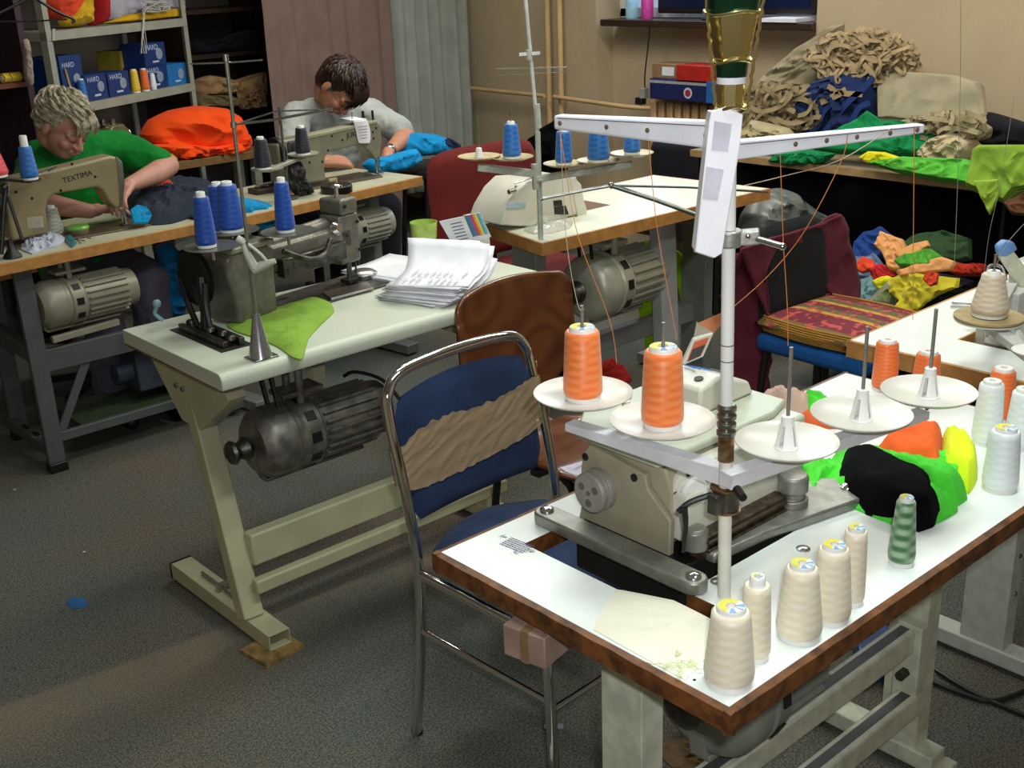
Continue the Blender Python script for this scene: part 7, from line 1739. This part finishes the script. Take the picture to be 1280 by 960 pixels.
g = G(); rib([(1030, 166), (1042, 150), (1060, 128), (1082, 108), (1092, 96)], 4.40, .013); rib([(1000, 168), (1022, 158), (1030, 140), (1042, 128)], 4.40, .011); rib([(1060, 166), (1066, 150), (1074, 135), (1088, 128)], 4.39, .012)
nb_ = [q for q in bpy.data.objects if q.name == 'navy_bag'][0]; W(g, 'strap_handle', fabric('navy_strap', '223872'), nb_)
# stacked stone coloured bags on the right
pile([(1097, 148), (1096, 92), (1140, 90), (1195, 94), (1226, 104), (1232, 152), (1222, 160), (1160, 150), (1120, 150)], 4.5, .02, KH2, 'flat stack of stone coloured canvas bags at the right of the heap', .012, 5, 12, pw=24, tilt=-.35, lay=4, dx=1.5, dy=4, nm='canvas_bag', st=(1, .6, .6))
pile([(1120, 154), (1150, 142), (1190, 138), (1216, 146), (1240, 160), (1238, 172), (1210, 178), (1180, 170), (1150, 164)], 4.37, .08, KH, 'khaki bag handles and edges sagging below the stone stack', .028, 26, 14, 'canvas_bag')
straps(30, (1130, 1240, 138, 178), 4.28, fabric('stone_strap', '9d9170', .1), 'stone coloured straps hanging below the flat canvas stack', .009)
pile([(1150, 190), (1165, 172), (1195, 164), (1222, 176), (1218, 196), (1200, 208), (1165, 204)], 4.30, .07, fabric('cream_cloth2', 'b8a888', .08), 'crumpled cream cloth between the stone stack and the green pieces', .02, 18, 15)
pile([(925, 170), (940, 150), (985, 160), (1000, 178), (1010, 190), (960, 196), (925, 198)], 4.34, .07, fabric('pale_khaki', 'a89c78', .08), 'pale khaki cloth behind the right top arm of the near stand', .02, 18, 16)
pile([(1228, 150), (1235, 140), (1270, 150), (1290, 158), (1290, 182), (1240, 184), (1226, 170)], 4.56, .1, MATS['near_black_cloth'], 'black clothes at the right end of the heap by the wall', .015, 14, 17)
# greens in front
GD = fabric('emerald_cloth', '0b7a44', .06); GL = fabric('light_green_cloth', '58b33c', .06); GY = fabric('moss_green_cloth', '7fa335', .05); YE = fabric('yellow_cloth_bright', 'd8d01c', .05)
pile([(1005, 190), (1020, 175), (1060, 160), (1090, 142), (1105, 152), (1160, 156), (1172, 168), (1150, 196), (1100, 194), (1040, 192)], 4.28, .03, GD, 'emerald green cloth spread below the bags', .016, 9, 18, tilt=-.6, pw=10, zmin=CZ-.0)
pile([(962, 200), (975, 190), (1010, 186), (1045, 192), (1030, 204), (990, 207)], 4.22, .04, GD, 'small emerald cloth at the left front of the cloth table', .012, 16, 19, zmin=CZ-.02)
pile([(1074, 196), (1085, 189), (1105, 190), (1132, 199), (1145, 202), (1128, 208), (1100, 208), (1084, 202)], 4.16, .02, YE, 'bright yellow cloth at the front edge of the cloth table', .005, 12, 20, pw=9, zmin=CZ-.04)
pile([(1084, 204), (1130, 197), (1210, 200), (1225, 216), (1212, 229), (1172, 224), (1130, 215)], 4.14, .02, GL, 'light green cloth pieces hanging slightly over the front edge', .009, 10, 21, pw=14, tilt=-.5, lay=3, dx=2.5, dy=2, zmin=None)
pile([(1208, 230), (1216, 186), (1224, 181), (1300, 181), (1300, 228), (1270, 236), (1256, 250), (1240, 243)], 4.10, .02, GY, 'moss green cloth draped over the right end of the cloth table', .009, 7, 22, pw=20, tilt=-.25, lay=3, dx=2, dy=3, zmin=None)
pile([(1218, 226), (1248, 224), (1250, 244), (1238, 269), (1228, 250)], 4.06, .008, fabric('lime_corner', '93b53c', .06), 'pointed lime green corner of cloth hanging off the cloth table', .004, 14, 23, pw=14, zmin=None)
pile([(920, 205), (915, 170), (925, 160), (935, 175), (932, 200)], 4.3, .04, fabric('ochre_sleeve', 'a9985a', .08), 'ochre cloth roll at the left end of the cloth table', .01, 16, 24)

# ---- boxes on the radiator
def rbox(x0, x1, yt, yb, X, m_, label, d=.2, txt=None, nm='cardboard_box', extra=None, z0=None):
    a = onx(x0, yb, X); b = onx(x1, yb, X); c = onx((x0+x1)/2, yt, X); z0 = z0 if z0 is not None else zt_rad+.001; h = c.z-z0
    t = thing(nm, label, 'box', (X, (a.y+b.y)/2, z0)); hw = abs(a.y-b.y)/2
    G().box(0, d, -hw, hw, 0, h).build('carton', m_, t, bevel=.003); return t, hw, h
zt_rad = zt+0 if False else bpy.data.objects['radiator'].location.z+onx(850, 126, 4.86).z+.008
t, hw, h = rbox(812, 884, 100, 128, 4.80, mat('navy_box', '1b2556', .45), 'navy blue box with a pale lid edge on the radiator')
G().box(-.002, .21, -hw-.002, hw+.002, h-.022, h-.008).build('lid_edge', mat('lid_grey', 'a3a3ac', .5), t)
G().lathe([(.028, 0), (.028, .001)], (-.001, -hw*.35, h*.4), (-1, 0, 0), 24).build('oval_badge', mat('badge_white', 'c9cbe0', .5), t)
G().lathe([(.018, 0), (.018, .001)], (-.0022, -hw*.35, h*.4), (-1, 0, 0), 20).build('badge_centre', mat('badge_red', 'a02a3a', .5), t)
ztop_ = zt_rad+h+.001
t, w_, h2 = rbox(815, 852, 80, 100, 4.83, mat('kraft_box', '8d6d4c', .7), 'brown cardboard box standing on the navy box', .14, z0=ztop_)
G().box(-.002, 0, -w_*.5, w_*.3, h2*.2, h2*.8).build('white_label', PAPER, t)
t, w_, h2 = rbox(845, 888, 82, 101, 4.79, mat('red_box', 'b02318', .5), 'red plastic crate standing on the navy box', .16, nm='red_crate', z0=ztop_)
t, w_, h2 = rbox(882, 893, 102, 128, 4.79, mat('sky_blue_box', '1f66a8', .5), 'narrow sky blue box beside the navy box on the radiator', .16)

# dark chair back and bag near the radiator
o = thing('dark_armchair', 'low dark padded armchair between the third table and the radiator', 'chair', (4.35, 3.72, 0))
G().box(-.22, .22, -.5, .3, .35, .48).build('seat', BLACK, o, bevel=.04, seg=4); G().box(.16, .26, -.5, .3, .4, .74).build('backrest', fabric('dark_leatherette', '1a1820', .05), o, bevel=.04, seg=4)
for x in (-.18, .2):
    for y in (-.44, .24): G().cyl((x, y, 0), (x, y, .37), .016).build('leg', BLKMET, o)
o = lump([(655, 196), (660, 178), (680, 160), (694, 150), (702, 170), (706, 190), (704, 320), (665, 325)], ((1, 0, 0), 4.55), .12, .03, 20, 5).build('black_fringe_bag', MATS['black_cloth']); tag(o, 'black tousled bag hung behind the azure cones', 'bag')
# plastic sheet grey lump behind the maroon chair
o = lump([(925, 300), (930, 270), (950, 240), (975, 235), (1000, 255), (1035, 280), (1010, 300), (960, 310)], ((0, 1, 0), 2.75), .12, .02, 9, 6).build('grey_plastic_sheet', mat('grey_film', '5d625f', .35, 0, .1)); tag(o, 'grey translucent plastic heap behind the maroon draped chair', 'plastic sheet')
# low trolley with the bright scraps
tc_ = at(1140, 345, .42)
tv = thing('scrap_crate', 'low grey crate overflowing with bright cut scraps behind the maroon chair', 'crate', (3.95, 2.05, 0))
G().box(-.26, .30, -.42, .42, .22, .40).build('crate_body', mat('crate_grey', '4a4d52', .5), tv, bevel=.01)
for x in (-.22, .26):
    for y in (-.38, .38): G().cyl((x, y, 0), (x, y, .23), .018).build('leg', BLKMET, tv)
def scrap(outl, X, th, m_, label, seed, amp=.009, f=15, nm='cloth_scrap'):
    yc = sum(p[1] for p in outl)/len(outl); xc = sum(p[0] for p in outl)/len(outl); n_ = Vec((1, 0, -.7)); q_ = onx(xc, yc, X)
    o = lump(outl, (n_, n_.normalized().dot(q_)), th*.45, amp, f, seed, pw=10).build(nm, m_); tag(o, label, 'cloth'); return o
scrap([(1066, 330), (1068, 306), (1082, 292), (1102, 283), (1122, 300), (1110, 318), (1088, 332)], 4.05, .05, fabric('blue_lining', '1b3c7c', .1), 'blue cloth with a white edge at the back of the scrap heap', 1)
scrap([(1120, 315), (1140, 296), (1180, 290), (1215, 300), (1215, 325), (1180, 330)], 4.12, .06, fabric('dim_green_bag', '2f4a2c', .1), 'dark green cloth at the back right of the scrap heap', 2)
scrap([(1062, 345), (1070, 322), (1095, 318), (1110, 338), (1085, 350)], 3.92, .04, fabric('pale_denim', '6f86a8', .12), 'pale denim scrap left of the peach pieces', 3)
scrap([(1067, 336), (1080, 322), (1092, 325), (1096, 335), (1078, 342)], 3.84, .03, MATS['shelf_orange'], 'small orange scrap at the left of the heap', 4)
scrap([(1088, 340), (1100, 330), (1118, 338), (1122, 348), (1100, 352), (1090, 350)], 3.82, .04, MATS['shelf_red'], 'dark red scrap below the peach pieces', 5)
scrap([(1094, 308), (1102, 290), (1112, 294), (1130, 300), (1140, 322), (1126, 342), (1112, 338), (1104, 318)], 3.86, .05, fabric('peach_cloth', 'd99a60', .06), 'fan of peach coloured cut pieces', 6, .006, 22)
scrap([(1118, 318), (1140, 306), (1160, 301), (1163, 308), (1145, 318), (1125, 324)], 3.84, .025, MATS['peach_cloth'], 'long peach roll lying on the green cloth', 7, .002)
scrap([(1117, 326), (1135, 318), (1165, 312), (1180, 322), (1165, 332), (1125, 334)], 3.80, .03, fabric('grass_green', '4f9a30', .08), 'grass green folded cloth between the peach pieces', 8)
scrap([(1120, 340), (1150, 330), (1180, 322), (1197, 328), (1190, 338), (1150, 342), (1125, 346)], 3.78, .03, MATS['peach_cloth'], 'lower peach piece at the front of the heap', 9, .004)
scrap([(1180, 336), (1200, 330), (1235, 332), (1230, 345), (1195, 345)], 3.86, .04, fabric('deep_red_orange', 'a82a14', .1), 'deep red cloth at the right of the scrap heap', 10)
YT = fabric('yellow_tulle', 'b9ad2c', .08)
scrap([(1108, 350), (1130, 343), (1170, 345), (1200, 348), (1198, 362), (1175, 374), (1150, 390), (1118, 397), (1125, 378), (1112, 368)], 3.74, .05, YT, 'large dull yellow tulle hanging over the crate edge', 11, .012, 10)
scrap([(1090, 352), (1112, 346), (1125, 352), (1120, 362), (1098, 362)], 3.78, .03, MATS['yellow_cloth_bright'], 'bright yellow cloth end beside the tulle', 12)
scrap([(1154, 350), (1160, 340), (1174, 342), (1172, 355), (1162, 358)], 3.66, .02, MATS['shelf_orange'], 'small vivid orange scrap lying on the tulle', 13)
scrap([(1072, 395), (1074, 350), (1090, 345), (1100, 362), (1096, 398)], 3.76, .03, fabric('pale_teal_cloth', '6f9296', .08), 'pale blue green cloth hanging beside the maroon chair', 14)
g = G(); X_ = 3.66
P = [onx(x, y, X_) for x, y in ((1086, 374), (1090, 377), (1113, 357), (1108, 353))]; g.add(P+[p+Vec((.004, 0, 0)) for p in P], [(0, 1, 2, 3), (7, 6, 5, 4), (0, 4, 5, 1), (1, 5, 6, 2), (2, 6, 7, 3), (3, 7, 4, 0)])
o = g.build('white_strap', fabric('cream_cotton2', 'c9c5a5')); tag(o, 'cream strap lying across the front of the scrap heap', 'strap')
scrap([(1150, 392), (1170, 375), (1200, 362), (1222, 352), (1218, 372), (1180, 395), (1160, 402)], 3.7, .05, MATS['black_cloth'], 'black cloth hanging below the yellow tulle', 16)
scrap([(1100, 362), (1120, 360), (1125, 375), (1115, 388), (1098, 380)], 3.78, .04, fabric('grey_green_lining', '7f8a55'), 'grey green cloth under the cream strap', 17)
# brown bag edge at right
scrap([(1255, 255), (1290, 240), (1300, 270), (1265, 268)], 4.0, .04, fabric('brown_bag', '5a3a26'), 'brown cloth bundle at the right frame edge under the cloth table', 18)

# ================================================================ fifth table at the right edge
t5 = thing('sewing_table', 'white sewing table with oak edge behind the orange cones at the right frame edge', 'table', (2.9, 1.22, 0), 0, 'sewing machine tables')
a0_, a1x, b0_, b1_ = 2.318, 3.45, 1.0, 1.435
T5H = (2.49, 2.95, 1.05, 1.25)
W(top_with_hole(a0_+.008, a1x-.008, b0_-.2+.008, b1_-.008, T5H[0], T5H[1], T5H[2], T5H[3], .722, .76), 'tabletop', WHITE_LAM, t5)
g = G(); g.box(a0_, a0_+.008, b0_-.2, b1_, .718, .7592); g.box(a0_, a1x, b1_-.008, b1_, .718, .7592); g.box(a0_, a1x, b0_-.2, b0_-.192, .718, .7592); g.box(a1x-.008, a1x, b0_-.2, b1_, .718, .7592); W(g, 'edge_lipping', EDGE_OAK, t5, bevel=.001)
W(top_with_hole(T5H[0]-.002, T5H[1]+.002, T5H[2]-.002, T5H[3]+.002, T5H[0]+.004, T5H[1]-.004, T5H[2]+.004, T5H[3]-.004, .722, .7592), 'cutout_edge', EDGE_OAK, t5)
LE = mat('white_leg_enamel', 'b9bbb0', .45, 0, .06); yn5 = onx(1258, 760, 2.402).y; w5 = onx(1205, 760, 2.402).y-yn5
hleg(t5, 2.42, yn5, w5, yn5-.1, 1.45, LE); hleg(t5, 3.3, yn5, w5, yn5-.1, 1.45, LE)
g = G(); g.box(2.44, 3.28, yn5+.03, yn5+.07, .25, .32); W(g, 'rail', MATS['white_leg_enamel'], t5, bevel=.003)
g = G()
for k in range(5): g.lathe([(.006, 0), (.005, .003)], (2.43, yn5-.004, .2+.1*k), (0, -1, 0), 8)
WI(g, 'leg_bolt', DSTEEL, t5)
o5 = thing('overlock_machine', 'white overlock sewing machine in the cutout of the right edge table', 'sewing machine', (2.7, 1.15, .74))
g = G(); g.box(2.60, 2.93, 1.065, 1.24, .70, .845); W(g, 'machine_body', MACH_W, o5, bevel=.012, seg=3)
# body and head box read on the plane y=1.12
def q5(x, y, Y): p = ony(x, y, Y); return (p.x, p.z)
g = G(); g.box(2.52, 2.62, 1.08, 1.225, .72, .822); W(g, 'rear_housing', mat('housing_grey', 'a9a99a', .4), o5, bevel=.008)
g = G(); cc5 = Vec((2.512, 1.135, .775)); g.lathe([(.012, -.004), (.026, -.004), (.032, 0), (.032, .012), (.027, .016), (.027, .024)], cc5, (1, -.25, 0), 32); W(g, 'handwheel', MACH_W, o5)
g = G(); g.box(2.68, 2.93, 1.08, 1.235, .845, .915); g.box(2.64, 2.70, 1.19, 1.26, .80, .86); W(g, 'upper_body', mat('housing_white', 'c6c8c4', .35), o5, bevel=.01, seg=3)
g = G()
for k in range(3): g.lathe([(.011, 0), (.013, .006), (.009, .014), (.011, .02), (.006, .026)], (2.60+.012*k, 1.262-.006*k, .795+.018*k), (-.6, .8, .2), 14)
WI(g, 'tension_knob', IVORY, o5)
g = G(); p = at(1262, 332, .98); 
for a_, r_ in ((0, .004),): g.tube([at(1232, 345, .93), at(1238, 332, .95), at(1252, 334, .95), at(1258, 350, .93)], .0035, 8, 4)
W(g, 'thread_guide', STEEL, o5)
g = G(); ww = Vec((.659, .752, 0)); c5 = ww.dot(Vec((2.72, 1.15, 0)))
A = [onp(x, y, ww, c5) for x, y in ((1250, 322), (1266, 312), (1290, 345), (1290, 372), (1276, 360))]; n5 = ww.normalized()*.02; k = len(A)
g.add(A+[a+n5 for a in A], [tuple(range(k)), tuple(range(k, 2*k))[::-1]]+[(i, (i+1) % k, k+(i+1) % k, k+i) for i in range(k)]); W(g, 'lamp_body', mat('lamp_ivory', 'c9cbb4', .4), o5, bevel=.004)
A = [onp(x, y, ww, c5-.002) for x, y in ((1249, 320), (1247, 309), (1256, 301), (1268, 303), (1273, 312), (1258, 322))]; g = G(); k = len(A)
g.add(A+[a+n5*1.2 for a in A], [tuple(range(k)), tuple(range(k, 2*k))[::-1]]+[(i, (i+1) % k, k+(i+1) % k, k+i) for i in range(k)]); W(g, 'lamp_head', mat('lamp_blue', '6f97cf', .25), o5, bevel=.005)
# plate with the beige cone
s5 = thing('spool_holder', 'round wooden plate holder on the right edge machine carrying a beige cone', 'spool holder', (2.2, 1.1, .8))
pp = at(1236, 398, .90); r5 = 42*depth(pp)/F_PX
g = G(); g.lathe([(r5*.1, -.001), (r5*.9, -.001), (r5, .002), (r5, .006), (r5*.92, .006), (r5*.1, .004)], pp, n=48); W(g, 'wooden_plate', mat('plywood_disc', 'a38f64', .5, 0, .1, 30), s5)
g = G(); g.lathe([(r5*.98, -.004), (r5, -.001)], pp, n=48); W(g, 'plate_rim', WPLAST, s5)
p = pp+Vec((0, 0, zat(pp.x, pp.y, 318)-pp.z)); g = G(); g.cyl(pp-Vec((0, 0, .04)), p, .003, n=10); W(g, 'spindle', STEEL, s5)
p6 = at(1290, 440, .88); g = G(); g.lathe([(.01, -.001), (.035, 0), (.038, .004), (.01, .003)], p6, n=40); W(g, 'white_plate', WPLAST, s5)
g = G(); g.beam(pp-Vec((0, 0, .012)), p6-Vec((0, 0, .01)), .03, .018); g.beam(pp-Vec((0, 0, .012)), pp+Vec((.3, .1, -.012)), .03, .018); g.box(pp.x+.24, pp.x+.30, pp.y+.05, pp.y+.12, .76, pp.z-.01); W(g, 'holder_arm', mat('holder_grey', 'b5b6b0', .4), s5, bevel=.002)
cone('thread_cone', 'tall beige thread cone on the round wooden plate at the right edge', 1235, 409, 338, 23, 14.5, 0, yarn('beige_thread', 'c8b49a', 'd8c8b2', 180), None, lab=False, P=pp+Vec((0, 0, .007)), top=.002)
o = G(); o.tube([at(1190, 378, .765), at(1208, 379, .768), at(1222, 380, .765)], .004, 8); o.tube([at(1188, 383, .765), at(1222, 384, .765)], .003, 8); o = o.build('tweezers', STEEL); tag(o, 'steel tweezers on the right edge table left of the beige cone', 'tweezers')
# black cables on the floor at the right
g = G(); g.tube([at(1160, 850, .01), at(1200, 866, .008), at(1245, 876, .008), at(1300, 855, .008)], .006, 8, 6); o = g.build('power_cable', BLACK); tag(o, 'black power cable curving over the carpet at the lower right', 'cable', 'floor cables at the right')
g = G(); g.tube([at(1170, 838, .01), at(1220, 868, .008), at(1300, 902, .008)], .006, 8, 6); o = g.build('power_cable', BLACK); tag(o, 'black power cable running straighter off the right frame edge', 'cable', 'floor cables at the right')
# dark motor, box of stuff under the near table
o = thing('blue_package', 'blue printed packages on the floor under the near table', 'package', tuple(at(1095, 830, .0)), 40)
G().box(-.08, .08, -.05, .05, .0, .06).build('package_body', mat('blue_pack', '1a3f78', .3), o, bevel=.006)
G().lathe([(.02, 0), (.02, .001)], (.03, -.05, .04), (0, -1, 0), 16).build('oval_badge', MATS['badge_white'], o)
o = flat([(1040, 850), (1070, 838), (1100, 845), (1085, 862), (1055, 868)], 0, .015, .004, 30, 4).build('floor_scraps', fabric('floor_scrap', 'a3906a')); tag(o, 'beige scraps on the carpet under the near table', 'cloth scraps')
o = flat([(820, 935), (850, 925), (900, 935), (940, 950), (900, 965), (840, 960)], 0, .008, .006, 40, 5).build('floor_scraps', fabric('brown_lint', '6f5a40')); tag(o, 'brown lint and thread on the carpet below the front table corner', 'lint', kind='stuff')
# carpet odds: blue blot, plastic bit
o = flat([(83, 752), (90, 747), (104, 748), (110, 754), (104, 760), (88, 760)], 0, .0012, .0006, 40, 5, edge=.0008).build('blue_lint', fabric('blue_lint_cloth', '2a5f96')); tag(o, 'small blue scrap on the carpet at the lower left', 'scrap')
p = at(692, 909, 0); o = G().box(-.022, .022, -.008, .008, .0005, .003).build('clear_wrapper', mat('wrapper', '8f93a8', .2)); o.location = p; o.rotation_euler.z = -.75; tag(o, 'small shiny wrapper on the carpet between the chair legs', 'wrapper')
g = G(); random.seed(77)
for x, y in ((18, 612), (490, 565), (105, 690), (262, 745), (497, 660), (600, 830)):
    p = at(x, y, .003); g.sph(p, (.006, .004, .003), 6)
o = g.build('lint_specks', fabric('pale_lint', 'b9b9ae')); tag(o, 'few pale lint specks scattered over the carpet', 'lint', kind='stuff')
# red cloth on the seat behind the orange cones
o = flat([(742, 478), (750, 458), (765, 452), (780, 462), (790, 476), (770, 484)], 0, .03, .012, 14, 4).build('red_cloth', fabric('bright_red_cloth', 'c8281c')); tag(o, 'bright red cloth on the carpet seen between the two orange thread cones', 'cloth')

# ================================================================ threads
def thr(pts, m_, label, c=None, r=.00055, plane=None, grp='orange threads of the near stand'):
    n_, d0 = Vec((.659, .752, 0)).normalized(), None
    P = [onp(x, y, n_, d) for x, y, d in pts]; g = G(); g.tube(P, r, 5, 4); o = g.build('sewing_thread', m_); tag(o, label, 'thread', grp); return o
TH = mat('thread_orange', 'c87a3c', .6); TP = mat('thread_pale', 'b9a58a', .6); TG = mat('thread_grey', '9a9a90', .6)
D = PB.dot(Vec((.659, .752, 0)).normalized())
thr([(975, 184, D+.03), (979, 300, D+.02), (984, 380, D+.01), (985, 432, D)], TH, 'orange thread hanging from the right top arm to the first empty spindle')
thr([(1143, 158, D+.09), (1142, 260, D+.09), (1141, 380, D+.08), (1141, 400, D+.07)], TH, 'orange thread hanging straight from the tip of the right top arm')
thr([(1060, 168, D+.05), (1050, 205, D+.05), (1005, 290, D+.05), (960, 345, D+.04), (915, 385, D+.02)], TH, 'orange thread sloping down left from the right top arm to the pole')
thr([(1115, 160, D+.07), (1050, 200, D+.06), (980, 220, D+.05), (930, 232, D+.03)], TP, 'pale thread running almost level from the right top arm to the pole')
thr([(699, 156, D+.22), (710, 230, D+.2), (724, 300, D+.15), (762, 400, D+.12), (771, 455, D+.1)], TH, 'orange thread from the tip of the left top arm down to the machine')
thr([(809, 160, D+.12), (814, 215, D+.12), (822, 290, D+.1), (838, 380, D+.08), (846, 425, D+.06)], TH, 'orange thread from the middle of the left top arm down past the motor')
thr([(700, 160, D+.22), (708, 300, D+.2), (722, 380, D+.18), (729, 386, D+.17)], TP, 'pale thread from the left arm tip to the leftmost orange cone')
thr([(1201, 0, 1.9), (1200, 120, 1.95), (1197, 230, 2.0), (1193, 330, 2.05)], TG, 'long grey thread hanging at the right above the beige cone', grp='grey threads at the right')
thr([(1268, 120, 2.45), (1250, 230, 2.5), (1236, 295, 2.55), (1230, 345, 2.6)], TG, 'short grey thread slanting beside the blue lamp head', grp='grey threads at the right')
thr([(1290, 270, 2.1), (1262, 300, 2.1), (1246, 330, 2.1)], TG, 'short grey thread entering from the right frame edge', grp='grey threads at the right')
